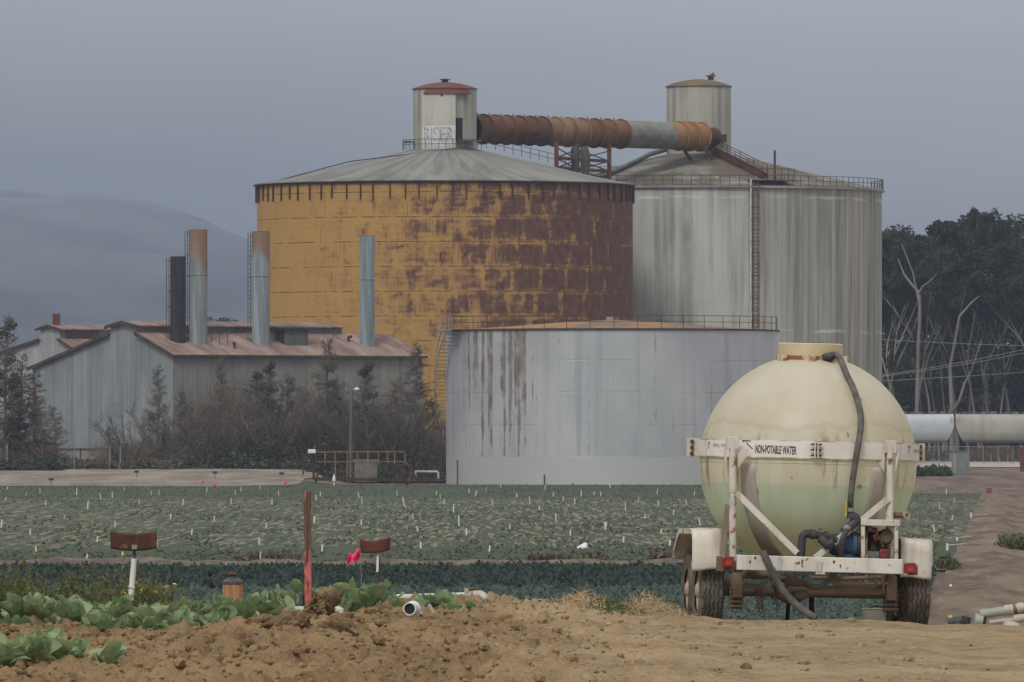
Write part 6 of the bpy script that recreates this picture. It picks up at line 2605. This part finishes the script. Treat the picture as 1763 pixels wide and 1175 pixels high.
def fn(u, v):
    top_ = tl.lerp(lf(600, 957), u) + Vector((0, 0, .018 * math.sin(u * 9)))
    bot = bl2.lerp(lf(597, 974), u) + Vector((0, 0, .035 * math.sin(u * PI) * (1.2 - u) + .012 * math.sin(u * 11)))
    q = bot.lerp(top_, v)
    q.y += .025 * math.sin(u * 8 + v * 3) + .01 * math.sin(v * 7)
    return q


c = MB().grid(fn, 20, 10).build('cloth', M_pinkf, fl)
so = c.modifiers.new('thickness', 'SOLIDIFY'); so.thickness = .002

# riser box like a small barrel
D = 96
b = ground_at(401, D)
rb = empty('riser_box', (b.x, D, P(401, 1032, D).z), 'small orange brown round box with a dark lid behind the cabbages', 'box')
k = D / F
rr = 18 * k
hb = 27 * k
n = NT('orange_wood', .8)
o = n.coord()
a = n.noise(n.map(o, (22, 22, 1.5)), 1, 5, .6)
n.done(n.mix(n.mr(a, .36, .64), (.30, .135, .070), (.44, .25, .14)))
MB().lathe([(rr * .98, -.9), (rr, 0), (rr * .99, hb), (rr * .9, hb)], 28).build('body', n.m, rb)
MB().lathe([(rr * 1.06, hb - .005), (rr * 1.06, hb + .02), (rr * .6, hb + .055), (rr * .25, hb + .065), (.01, hb + .065)], 28).build('lid', plain('slate_lid', (.06, .062, .066), (.10, .10, .105), 5, .7), rb)
MB().lathe([(.03, hb + .06), (.03, hb + .09), (.05, hb + .095), (.03, hb + .12), (.01, hb + .122)], 12).build('knob', M_rust, rb)

# irrigation pipes
n = NT('dusty_aluminium', .6, .3, .4)
o = n.coord()
a = n.noise(n.map(o, (1.5, 9, 9)), 1, 5, .6)
b_ = n.noise(o, 5, 5, .6)
col = n.mix(n.mr(a, .36, .66), (.40, .39, .36), (.52, .51, .48))
n.done(n.mix(n.math('MULTIPLY', n.mr(b_, .54, .68), .6), col, (.26, .21, .15)))
M_alu = n.m
D = 92
A, B = P(436, 1050, D + .5), P(572, 1050.5, D)
pa = empty('irrigation_pipe', (A + B) / 2, 'grey aluminium irrigation pipe with a coupling end lying behind the big dirt clod', 'pipe')
q0 = pa.location
MB().tube([A - q0, B - q0], .036, 20).build('tube', M_alu, pa)
MB().tube([P(566, 1050.5, D) - q0, P(588, 1051, D) - q0], [.046, .048], 20).build('coupling', M_alu, pa)
MB().tube([P(588, 1051, D) - q0, P(592, 1051, D) - q0], [.054, .054], 20).build('flange', M_alu, pa)
MB().bar(P(574, 1040, D) - q0, P(583, 1036, D) - q0, .05, .02).build('latch', M_axle, pa)
MB().tube([P(585, 1053, D - .1) - q0, P(596, 1062, D - .2) - q0], .014, 8).build('hook', M_strap, pa)
D = 97
A, B = P(684, 1029.5, D + 1.5), P(806, 1026, D)
pb = empty('irrigation_pipe', (A + B) / 2, 'long white irrigation pipe ending in an elbow with a rusty valve on top', 'pipe')
q0 = pb.location
MB().tube([A - q0, B - q0], .036, 20).build('tube', plain('chalk_white_pipe', (.50, .49, .46), (.60, .59, .56), 4, .6), pb)
ln = smooth_line([P(800, 1026, D) - q0, P(818, 1024.5, D) - q0, P(830, 1026, D) - q0, P(834, 1034, D - .1) - q0, P(834.5, 1050, D - .1) - q0], 6)
M_elb = plain('beige_elbow', (.36, .33, .28), (.46, .43, .38), 5, .7)
MB().tube(ln, .047, 20).build('elbow', M_elb, pb)
MB().tube([P(834.4, 1030, D - .1) - q0, P(834.5, 1036, D - .1) - q0], .055, 20).build('elbow_ring', M_elb, pb)
MB().tube([P(811, 1026, D) - q0, P(814, 1026, D) - q0], .056, 20).build('clamp', M_axle, pb)
MB().box(P(803, 1018, D - .02) - q0, (.045, .05, .06)).build('lug', M_elb, pb)
MB().tube([P(806, 1017, D) - q0, P(812, 1014.5, D) - q0, P(822, 1015.5, D) - q0], [.02, .022, .016], 10).build('valve', M_rust, pb)
# white ring fitting on the dirt
D = 88.6
c = P(711, 1048, D)
rf_ = empty('pipe_fitting', c, 'round white plastic pipe fitting lying open end towards us on the dirt', 'pipe fitting')
Mx90 = Matrix.Rotation(R(90), 3, 'X')
MB().lathe([(.052, .0), (.050, -.012), (.070, -.012), (.074, -.004), (.074, .02), (.064, .025), (.062, .22), (.052, .22), (.052, 0)], 40, M=Matrix.Rotation(R(-8), 3, 'Z') @ Mx90).build('ring', M_pvc, rf_)
MB().lathe([(.052, .20), (.0005, .201)], 24, M=Matrix.Rotation(R(-8), 3, 'Z') @ Mx90).build('inside', M_dark, rf_)
for sx_, py in ((699, 1057), (724, 1056)):
    MB().lathe([(.002, -.03), (.016, -.03), (.018, .02), (.002, .02)], 14, P(sx_, py, D) - c, M=Mx90).build('foot', M_pvc, rf_)
D = 89.5
for i, (pa_, pb_, r0, m_, lb, nm) in enumerate((((738, 1041), (748, 1060), .020, M_strap, 'short grey brown stick leaning on the dirt right of the white ring', 'stick'),
                                               ((753, 1055), (757, 1068), .008, plain('straw', (.42, .30, .14), (.50, .37, .20), 9, .8), 'short pale straw stuck upright in the dirt by the stick', 'stick'))):
    q = P(*pb_, D - i * .5)
    tag(MB().tube([P(*pa_, D - i * .5) - q, Vector((0, 0, 0)), (P(*pb_, D) - P(*pa_, D)) * .2], r0, 7).build(nm, m_, None, q), lb, 'stick')
q = P(514, 1029, 92.5)
tag(MB().tube([(0, 0, -.25), (.02, 0, .02)], .014, 8).lathe([(.02, .0), (.022, .04), (.01, .055)], 10, (.02, 0, 0)).build('sprinkler_riser', plain('slate_plastic', (.06, .07, .085), (.10, .11, .13), 6, .6), None, q),
    'short blue grey riser just left of the red stake', 'riser')

# scrap pipes at the far right
D = 101
bx_ = ground_at(1690, D)


def sp(px, py, d=0.0):
    return P(px, py, D + d)


M_pgrn = plain('moss_pipe', (.20, .23, .19), (.33, .35, .31), 5, .7)
for nm, lb, cat, parts in (
    ('irrigation_pipe', 'fat grey green pipe lying on the scrap heap at the right', 'pipe', [('tube', [(1688, 1058), (1738, 1051)], .050, M_pgrn), ('coupling', [(1730, 1052), (1744, 1050)], .060, M_alu)]),
    ('irrigation_pipe', 'thin white pipe pointing left across the scrap heap', 'pipe', [('tube', [(1703, 1072), (1752, 1066), (1790, 1060)], .026, M_elb)]),
    ('irrigation_pipe', 'fat white pipe running out of the picture at the right edge', 'pipe', [('tube', [(1745, 1066), (1800, 1058)], .050, M_elb)]),
    ('irrigation_pipe', 'dull red pipe at the back of the scrap heap by the right edge', 'pipe', [('tube', [(1746, 1053), (1800, 1057)], .028, plain('dull_red_pipe', (.15, .05, .045), (.2, .075, .065), 5, .7))]),
    ('pipe_fitting', 'dark open ended pipe elbow with a mossy rim on the scrap heap', 'pipe fitting', [('body', [(1678, 1068), (1692, 1070)], .075, M_pgrn), ('mouth', [(1690, 1072), (1697, 1073)], .072, M_dark)]),
    ('valve', 'black gate valve with a yellow cap at the left of the scrap heap', 'valve', [('body', [(1632, 1072), (1645, 1070)], .045, M_blk), ('cap', [(1633, 1064), (1639, 1063)], .022, M_yel_h)]),
    ('valve', 'dark fitting beside the yellow capped valve on the scrap heap', 'valve', [('body', [(1646, 1073), (1656, 1068)], .05, M_blk)]),
    ('valve', 'upright dark pipe fitting in the middle of the scrap heap', 'valve', [('body', [(1660, 1078), (1664, 1062)], .05, M_blk), ('ring', [(1661, 1072), (1662, 1068)], .062, M_iron)]),
):
    o = empty(nm, sp(*parts[0][1][0]), lb, cat)
    for pn, pts, r0, m_ in parts:
        MB().tube([sp(*p) - o.location for p in pts], r0, 16).build(pn, m_, o)
for i, (px, py, s_, m_, lb) in enumerate(((1748, 1049, .06, M_tan, 'tan stone on top of the scrap heap at the right edge'), (1741, 1079, .09, M_elb, 'pale lump of plastic sheet at the foot of the scrap heap'), (1758, 1047, .07, M_strap, 'greyish stone behind the red pipe on the scrap heap'))):
    mb = MB()
    rr_ = np.random.default_rng(i + 50)
    mb.grid(lambda u, v: Vector((s_ * math.sin(PI * v) * math.cos(2 * PI * u) * (1 + .25 * math.sin(3 * u * 6.28 + v * 5)), s_ * math.sin(PI * v) * math.sin(2 * PI * u), -s_ * math.cos(PI * v) * .8 * (1 + .15 * math.sin(u * 12.56)))), 16, 10)
    tag(mb.build('stone', m_, None, sp(px, py)), lb, 'stone')

# white bag, bottles and T pipes in and beside the field
D = 316
b = ground_at(1003, D)
mb = MB()
s_ = D / F


def bag(u, v):
    a = 2 * PI * u
    w = (9.5 * math.sin(PI * min(1, v * 1.06)) ** .6) * s_ * (1 + .18 * math.sin(3 * a + 7 * v) + .1 * math.sin(5 * a))
    return Vector((w * math.cos(a) + (5 * s_ * sst(.55, 1.0, v)), w * .7 * math.sin(a), (9.0 * v + 5 * sst(.6, 1.0, v)) * s_ + .01 * math.sin(a * 4)))


tag(mb.grid(bag, 22, 16).build('plastic_bag', plain('white_film', (.60, .62, .66), (.72, .73, .76), 4, .4), None, b), 'crumpled white plastic bag lying at the near edge of the field', 'bag')
for i, (px, py, D, lb) in enumerate(((1622, 969, 283, 'small white jug standing at the corner of the teal crop'), (1637, 1017, 232, 'tiny white bottle on the dirt road near the crop corner'))):
    b = ground_at(px, D)
    s_ = D / F
    tag(MB().lathe([(2.6 * s_, 0), (3 * s_, 3 * s_), (2.8 * s_, 6 * s_), (1.2 * s_, 8 * s_), (1.2 * s_, 9 * s_), (.01, 9 * s_)], 14).build('bottle', M_pvc, None, b), lb, 'bottle')
for i, (x0, x1, yh, yb, yt) in enumerate(((1631, 1662, 940, 950, 936), (1648, 1672, 927, 934, 925), (1672, 1704, 888, 893, 883), (1700, 1712, 864, 868, 861))):
    D = 3.7 * F / (yb - HY)
    a, c = P(x0, yh, D), P(x1, yh - 1, D + 3)
    zb = gz1(a.x, D)
    a.z = max(a.z, zb + .12); c.z = a.z + .02
    o = empty('standpipe', (a.x, D, zb), ('white standpipe with a long arm nearest on the road edge', 'second nearest white standpipe arm on the road edge', 'third white standpipe arm up the road edge beside the field', 'farthest short white standpipe at the field corner')[i], 'pipe', 'standpipes along the road edge')
    MB().tube([(0, 0, -.1), (0, 0, P(x0, yt, D).z - zb)], .045, 8).build('riser', M_pvc, o)
    MB().tube([(0, 0, a.z - zb), c - Vector((a.x, D, zb))], .030, 8).build('arm', M_strap, o)
b = ground_at(1703, 640)
tag(MB().lathe([(.16, -.05), (.18, .25), (.16, .5), (.01, .53)], 14).build('drum', plain('red_drum', (.24, .05, .05), (.30, .08, .07), 3, .6), None, b), 'small red drum at the far corner of the green field', 'drum')
for px, py, D in ((88, 827, 766), (235, 817, 790), (370, 818, 788), (485, 820, 785)):
    b = ground_at(px, D)
    o = empty('sprinkler_riser', b, 'thin grey sprinkler riser with a dark head on the pale dirt bank', 'riser', 'sprinkler risers on the bank')
    MB().tube([(0, 0, -.1), (0, 0, .45)], .06, 6).build('pipe', M_steel, o)
    MB().box((0, 0, .52), (.42, .2, .2)).build('head', M_iron, o, bevel=.04)

# ------------------------------------------------------------------ cabbages
n = NT('cabbage_leaf', .5, 0, .35)
uv = n.coord('UV')
u, v, _ = n.sep(uv)
o = n.coord()
a = n.noise(o, 5, 4)
rnd_ = n.rand()
col = n.mix(n.mr(n.math('ADD', a, n.math('MULTIPLY', n.math('SUBTRACT', rnd_, .5), .5)), .35, .65), (.170, .240, .110), (.31, .385, .20))
du = n.math('ABSOLUTE', n.math('SUBTRACT', u, .5))
vein = n.mr(du, .030, .008, 0, .7)
rib = n.math('PINGPONG', n.math('ADD', n.math('MULTIPLY', v, 4.5), n.math('MULTIPLY', du, -3.0)), .5)
vein = n.math('MAXIMUM', vein, n.mr(rib, .045, .015, 0, .35))
col = n.mix(vein, col, (.34, .40, .28))
col = n.mix(n.mr(n.noise(o, 3.2, 2), .60, .75), col, (.20, .27, .24))
n.bump(n.math('ADD', n.noise(o, 22, 3), n.math('MULTIPLY', vein, .8)), .012, .5)
n.done(col)
tr_ = n.t.nodes.new('ShaderNodeBsdfTranslucent')
n.put(tr_.inputs[0], col)
mx = n.t.nodes.new('ShaderNodeMixShader')
mx.inputs[0].default_value = .32
n.t.links.new(n.b.outputs[0], mx.inputs[1]); n.t.links.new(tr_.outputs[0], mx.inputs[2])
n.t.links.new(mx.outputs[0], n.t.nodes['Material Output'].inputs[0])
M_cab = n.m


def cabbage(seed, nl=15, size=.22):
    r = np.random.default_rng(seed)
    mb = MB()
    for i in range(nl):
        f = i / nl
        az = i * 2.4 + r.normal() * .25
        L = size * (1.15 - .30 * f) * (.65 + .60 * r.random())
        W2 = L * (.50 + .12 * r.random())
        open_ = .86 - .62 * f + r.normal() * .30           # outer leaves lie open, inner ones stand
        ph = r.random() * 6
        amp = .035 + .04 * r.random()
        tw = r.normal() * .55

        def fn(u, v, az=az, L=L, W2=W2, open_=open_, ph=ph, amp=amp, f=f, tw=tw):
            s = (u - .5) * 2
            wid = W2 * (max(0.0, math.sin(PI * min(1, .04 + v * .93))) ** .46) * (.20 + .80 * min(1, v * 1.6))
            th = open_ * (.45 + .85 * v)
            out = L * v * math.sin(th) * .95
            up = L * v * math.cos(th * .8) + .02
            ruff = amp * L * math.sin(ph + v * 9 + s * 4) * abs(s) ** 1.6 * v + amp * .7 * L * math.sin(ph * 2 + v * 13 * (1 if s > 0 else -1)) * s * s
            cup = .28 * W2 * s * s * (1 - .5 * open_)
            d = Vector((math.cos(az), math.sin(az), 0))
            t = Vector((-math.sin(az) * math.cos(tw), math.cos(az) * math.cos(tw), math.sin(tw) * .7))
            return d * (.02 + out - cup * .9) + t * (s * wid) + Vector((0, 0, up + ruff + cup * .7))
        mb.grid(fn, 12, 14)
    return mb.mesh('cabbage', M_cab)


CAB = [cabbage(s, 11 + s % 4, .235 + .02 * (s % 3)) for s in range(7)]
rnd = random.Random(21)
spots = []
for row in range(15):
    D = 83.3 + row * .48
    x = -5.6 - .1 * row
    lim = -2.45 + .012 * row
    while x < lim:
        spots.append((x + rnd.uniform(-.08, .08), D + rnd.uniform(-.3, .3), rnd.uniform(.55, .95)))
        x += .30
for x, D, s_ in spots:
    o = tag(link('cabbage', CAB[rnd.randrange(7)], None, (x, D, gz1(x, D) - .02)), 'broad leaved green cabbage in the main patch at the left', 'cabbage', 'cabbages in the main patch')
    o.rotation_euler = (rnd.gauss(0, .10), rnd.gauss(0, .10), rnd.random() * 6.28)
    o.scale = (s_ * .86, s_ * .86, s_ * rnd.uniform(.74, .95))
for px, D, s_, lb in ((6, 71.0, .9, None), (40, 71.4, 1.0, None), (66, 70.8, .85, None), (100, 71.4, .8, None), (128, 71.6, .7, None), (18, 72.5, .95, None), (78, 72.4, .8, None),
                      (186, 72.8, .8, 'lone young cabbage with upright leaves on the near dirt'), (-14, 72.6, 1.2, None)):
    b = ground_at(px, D)
    o = tag(link('cabbage', CAB[rnd.randrange(7)], None, b), lb or 'cabbage in the small nearest clump at the lower left corner', 'cabbage', None if lb else 'cabbages in the nearest clump')
    o.rotation_euler = (rnd.gauss(0, .1), rnd.gauss(0, .1), rnd.random() * 6.28)
    o.scale = (s_ * .85,) * 3
for px, D, s_ in ((474, 92, .8), (498, 93, .9), (556, 93.2, .9), (580, 93, 1.0), (602, 93.4, .9), (622, 92.6, 1.0), (640, 93, .95), (664, 92.4, .8), (470, 87.5, .9), (447, 87, .9), (604, 91.2, .8), (636, 91, .9), (460, 95, .9), (520, 95, .9),
                  (724, 91.5, .55), (768, 92.5, .75), (782, 92.2, .8), (796, 92.4, .7), (738, 92.8, .7), (812, 92.0, .5), (690, 92, .6), (676, 93, .7)):
    b = ground_at(px, D)
    o = tag(link('cabbage', CAB[rnd.randrange(7)], None, b - Vector((0, 0, .02))), 'leafy green cabbage plant growing around the irrigation pipes', 'cabbage', 'cabbages around the pipes')
    o.rotation_euler = (rnd.gauss(0, .12), rnd.gauss(0, .12), rnd.random() * 6.28)
    o.scale = (s_ * .85, s_ * .85, s_ * .9)

# yellow green weeds behind the cabbages, with a few mustard flowers
M_weed = foliage('weed_leaf', (.115, .130, .050), (.180, .195, .080), 1.5, .15, .4)
M_flow = plain('mustard_flower', (.62, .46, .04), (.70, .56, .08), 6, .6)


def weed(seed, h, flowers):
    r = np.random.default_rng(seed)
    p, q, L, fl_ = [], [], [], []
    for k in range(16):
        a = r.random() * 6.28
        d = np.array([math.cos(a) * .35, math.sin(a) * .35, 1]) * h * (.5 + .6 * r.random())
        b0 = np.array([r.normal() * .06, r.normal() * .06, -.02])
        e = b0 + d
        p.append(b0); q.append(e)
        for j in range(9):
            c_ = b0 + d * (.15 + .85 * r.random())
            L.append(leaf_quads(r, c_, (.035, .035, .035), 3, .06, 1.2))
            if r.random() < .5:
                e2_ = c_ + r.normal(size=3) * .10 + np.array([0, 0, .06])
                p.append(c_); q.append(e2_)
                L.append(leaf_quads(r, e2_, (.02, .02, .03), 3, .045, 1.2))
        if flowers:
            for j in range(1 if k < 6 else 0):
                fl_.append(leaf_quads(r, e + r.normal(size=3) * .03, (.022, .022, .02), 9, .032, .4))
    V = np.concatenate([twig_quads(p, q, .004)] + L)
    return quads_to_mesh('leaves', V, M_weed), (quads_to_mesh('flowers', np.concatenate(fl_), M_flow) if fl_ else None)


WD = [weed(1, .55, False), weed(2, .48, True), weed(3, .40, False), weed(4, .62, True)]
rnd = random.Random(5)
for i in range(28):
    px = rnd.choice([rnd.uniform(-20, 330), rnd.uniform(-20, 120), rnd.uniform(140, 260)])
    D = rnd.uniform(92, 99)
    k = (0, 2, 0, 2, 0, 2, 2, 0, 1)[i % 9] if px < 235 else (1, 3)[i % 2]
    b = ground_at(px, D)
    o = empty('weed', b, ('tall thin mustard weed with yellow flowers behind the cabbages' if k in (1, 3) else 'yellow green feathery weed behind the cabbages at the left'), 'weed', 'weeds behind the cabbages', rnd.random() * 6.28)
    o.scale = (rnd.uniform(.8, 1.2),) * 3
    link('leaves', WD[k][0], o)
    if WD[k][1]:
        link('flowers', WD[k][1], o)

# ------------------------------------------------------------------ clods, stones, straw


def clod_mesh(seed, mat, nu=48, nv=32, rough=.42):
    r = np.random.default_rng(seed)
    off_ = r.random(3) * 50

    def fn(u, v):
        a, b = 2 * PI * u, PI * v
        d = Vector((math.sin(b) * math.cos(a), math.sin(b) * math.sin(a), -math.cos(b)))
        k = 1 + rough * 1.4 * float(fbm(np.array([d.x * 1.9 + d.z * 1.2 + off_[0]]), np.array([d.y * 1.9 - d.z * 1.6 + off_[1]]), 5, seed, .62))
        return d * k
    return MB().grid(fn, nu, nv).mesh('clod', mat)


# the big upright clod
D = 84.5
b = ground_at(540, D)
r = np.random.default_rng(4)


def big(u, v):
    a = 2 * PI * u
    d = Vector((math.cos(a), math.sin(a), 0))
    vv = min(1.0, v * 1.06)
    z = .46 * vv
    cap_ = math.sqrt(max(0.0, 1 - max(0, (v - .78) / .22) ** 2.2))
    right, left = .175 - .05 * vv, .30 - .245 * vv ** .8
    w = (right if d.x > 0 else right + (left - right) * min(1, -d.x * 1.3)) * cap_
    n1 = float(fbm(np.array([d.x * 1.3 + 3 + vv * 1.1]), np.array([d.y * 1.3 + vv * 3.1]), 5, 17, .62))
    n2 = float(fbm(np.array([d.x * 5 + vv * 6]), np.array([d.y * 5 + vv * 9]), 4, 23, .6))
    k = 1 + .66 * n1 + .42 * n2
    return Vector((d.x * w * k + .03 * vv + .05 * n1 * vv, d.y * w * k * 1.15, -.10 + z * (1 + .16 * n1 * vv) - .05 * max(0, -d.x) * vv))


o = MB().grid(big, 150, 100).build('dirt_clod', M_soil, None, b)
tag(o, 'large upright lump of brown dirt standing before the grey pipe', 'dirt clod')
CL = [clod_mesh(60 + i, M_soil) for i in range(6)]
rnd = random.Random(77)
bigs = [(300, 79.5, .26, .10), (385, 76.5, .24, .085), (660, 87, .14, .085), (668, 84.5, .16, .08), (620, 83.5, .15, .07), (460, 82, .22, .08), (505, 80.5, .2, .085), (590, 81, .22, .075), (330, 73.5, .26, .075), (110, 81.6, .22, .08),
        (225, 71, .26, .07), (40, 82.8, .2, .07), (688, 88, .12, .07), (640, 88.3, .12, .07), (580, 78.5, .2, .08), (610, 79, .16, .07)]
for i, (px, D, w, h) in enumerate(bigs):
    b = ground_at(px, D)
    o = tag(link('dirt_clod', CL[i % 6], None, b + Vector((0, 0, h * .15))), 'rounded brown clod lying in the dug dirt at the lower left', 'dirt clod', 'clods in the dug dirt')
    o.scale = (w * .62, w * .8, h * 1.35)
    o.rotation_euler = (0, 0, rnd.random() * 6)
# crumbs: countless, one object
r = np.random.default_rng(9)
N = 15000
xs = r.random(N) * 8.6 - 5.2
ys = 62 + r.random(N) ** .8 * 28
den = (1 - sst(-.8, 1.6, xs)) * .9 + .035
k = (r.random(N) < den) & ~((xs < -2.5) & (ys > 84))
xs, ys = xs[k], ys[k]
N = len(xs)
zs = gz(xs, ys)
sz_ = .008 + .046 * r.random(N) ** 7 + .008 * r.random(N)
ico = np.array([(0, 0, 1), (.89, 0, .45), (.28, .85, .45), (-.72, .53, .45), (-.72, -.53, .45), (.28, -.85, .45), (.72, .53, -.45), (-.28, .85, -.45), (-.89, 0, -.45), (-.28, -.85, -.45), (.72, -.53, -.45), (0, 0, -1)])
tri = np.array([(0, 1, 2), (0, 2, 3), (0, 3, 4), (0, 4, 5), (0, 5, 1), (1, 6, 2), (2, 7, 3), (3, 8, 4), (4, 9, 5), (5, 10, 1), (2, 6, 7), (3, 7, 8), (4, 8, 9), (5, 9, 10), (1, 10, 6), (11, 7, 6), (11, 8, 7), (11, 9, 8), (11, 10, 9), (11, 6, 10)])
V = ico[None] * (sz_[:, None, None] * (1 + .35 * (r.random((N, 12, 1)) - .5))) * np.array([1.2, 1.2, .85]) + np.stack([xs, ys, zs + sz_ * .2], 1)[:, None]
Tq = (np.arange(N) * 12)[:, None, None] + tri[None]
tag(link('dirt_crumbs', np_mesh('dirt_crumbs', V.reshape(-1, 3), Tq.reshape(-1, 3), M_soil)), 'small dirt crumbs scattered over the dug ground', 'dirt', kind='stuff')
# dark stones on the road
M_stone = plain('dark_stone', (.045, .042, .042), (.10, .095, .09), 12, .8, .3)
M_stone2 = plain('pale_stone', (.34, .28, .20), (.48, .42, .34), 12, .8, .2)
SM = [clod_mesh(80 + i, M_stone, 12, 8) for i in range(3)]
SM2 = [clod_mesh(90 + i, M_stone2, 12, 8) for i in range(2)]
SM3 = clod_mesh(95, M_soil, 20, 12)
for px, py, w in ((1155, 1119, 9), (1193, 1128, 9), (1253, 1106, 8), (1449, 1100, 9), (1476, 1104, 7), (1428, 1104, 6), (1462, 1119, 6), (1671, 1091, 8), (1030, 1077, 7), (1017, 1104, 8), (914, 1094, 12), (1310, 1098, 5), (1172, 1169, 9), (1205, 1151, 7), (1244, 1157, 6), (944, 1063, 7), (1702, 1131, 7), (1395, 1068, 5)):
    D = 1.7 * F / (py - HY)
    b = ground_at(px, D)
    o = tag(link('stone', SM[rnd.randrange(3)], None, b), 'small dark stone lying on the smooth dirt road before the trailer', 'stone', 'dark stones on the road')
    s_ = w * D / F / 2
    o.scale = (s_, s_, s_ * .8)
    o.rotation_euler = (0, 0, rnd.random() * 6)
for px, py, w in ((1050, 1083, 14), (1574, 1108, 6), (1604, 1135, 7), (1540, 1142, 9), (855, 1121, 12), (1545, 1092, 6), (590, 1112, 10), (365, 1085, 10), (1460, 1128, 6)):
    D = 1.7 * F / (py - HY)
    b = ground_at(px, D)
    o = tag(link('stone', SM2[rnd.randrange(2)], None, b), 'small pale stone lying on the brown dirt in front', 'stone', 'pale stones on the dirt')
    s_ = w * D / F / 2
    o.scale = (s_, s_, s_ * .55)
    o.rotation_euler = (0, 0, rnd.random() * 6)
D = 1.7 * F / (1147 - HY)
b = ground_at(1284, D)
o = tag(link('stone', SM3, None, b), 'fist sized brown rock alone in the middle of the dirt road', 'stone')
o.scale = (.042, .042, .040)

# straw
M_straw = plain('dry_straw', (.36, .26, .14), (.50, .38, .22), 7, .85)
M_grassy = foliage('road_grass', (.06, .09, .03), (.10, .13, .05), 3, .1, .2)


def straw(name, piles, mat, label, w=.004, seed=3, up=1.0):
    r = np.random.default_rng(seed)
    p, q = [], []
    for px, D, n_, sx_, h in piles:
        c = ground_at(px, D)
        for k in range(n_):
            u = np.array([r.normal() * sx_, r.normal() * .5, 0])
            zz = gz1(c.x + u[0], c.y + u[1])
            hh_ = h * math.exp(-(u[0] / sx_) ** 2 * .5)
            b0 = np.array([c.x + u[0], c.y + u[1], zz + hh_ * r.random()])
            e = b0 + np.array([r.normal() * .05, r.normal() * .05, r.normal() * .03 + .012 * up]) * (.5 + r.random())
            p.append(b0); q.append(e)
    return tag(link(name, quads_to_mesh(name, twig_quads(p, q, w), mat)), label, 'straw' if mat is M_straw else 'grass', kind='stuff')


straw('straw', [(1003, 89.8, 480, .16, .13), (1115, 90.2, 520, .17, .17), (1060, 90.0, 260, .22, .06), (955, 89.8, 160, .25, .04), (1145, 90, 120, .1, .06)], M_straw, 'loose piles of dry straw beside the trailer wheels')
straw('grass', [(1040, 89.6, 260, .14, .05), (1062, 89.5, 160, .1, .05), (845, 90.5, 120, .12, .04)], M_grassy, 'short green grass at the foot of the straw piles', .005, 5, 2.5)
rs_ = random.Random(8)
straw('straw', [(rs_.uniform(50, 1750), rs_.uniform(66, 89), 6, .25, .006) for _ in range(60)], M_straw, 'stray bits of straw scattered over the dirt', .003, 6, -.4)
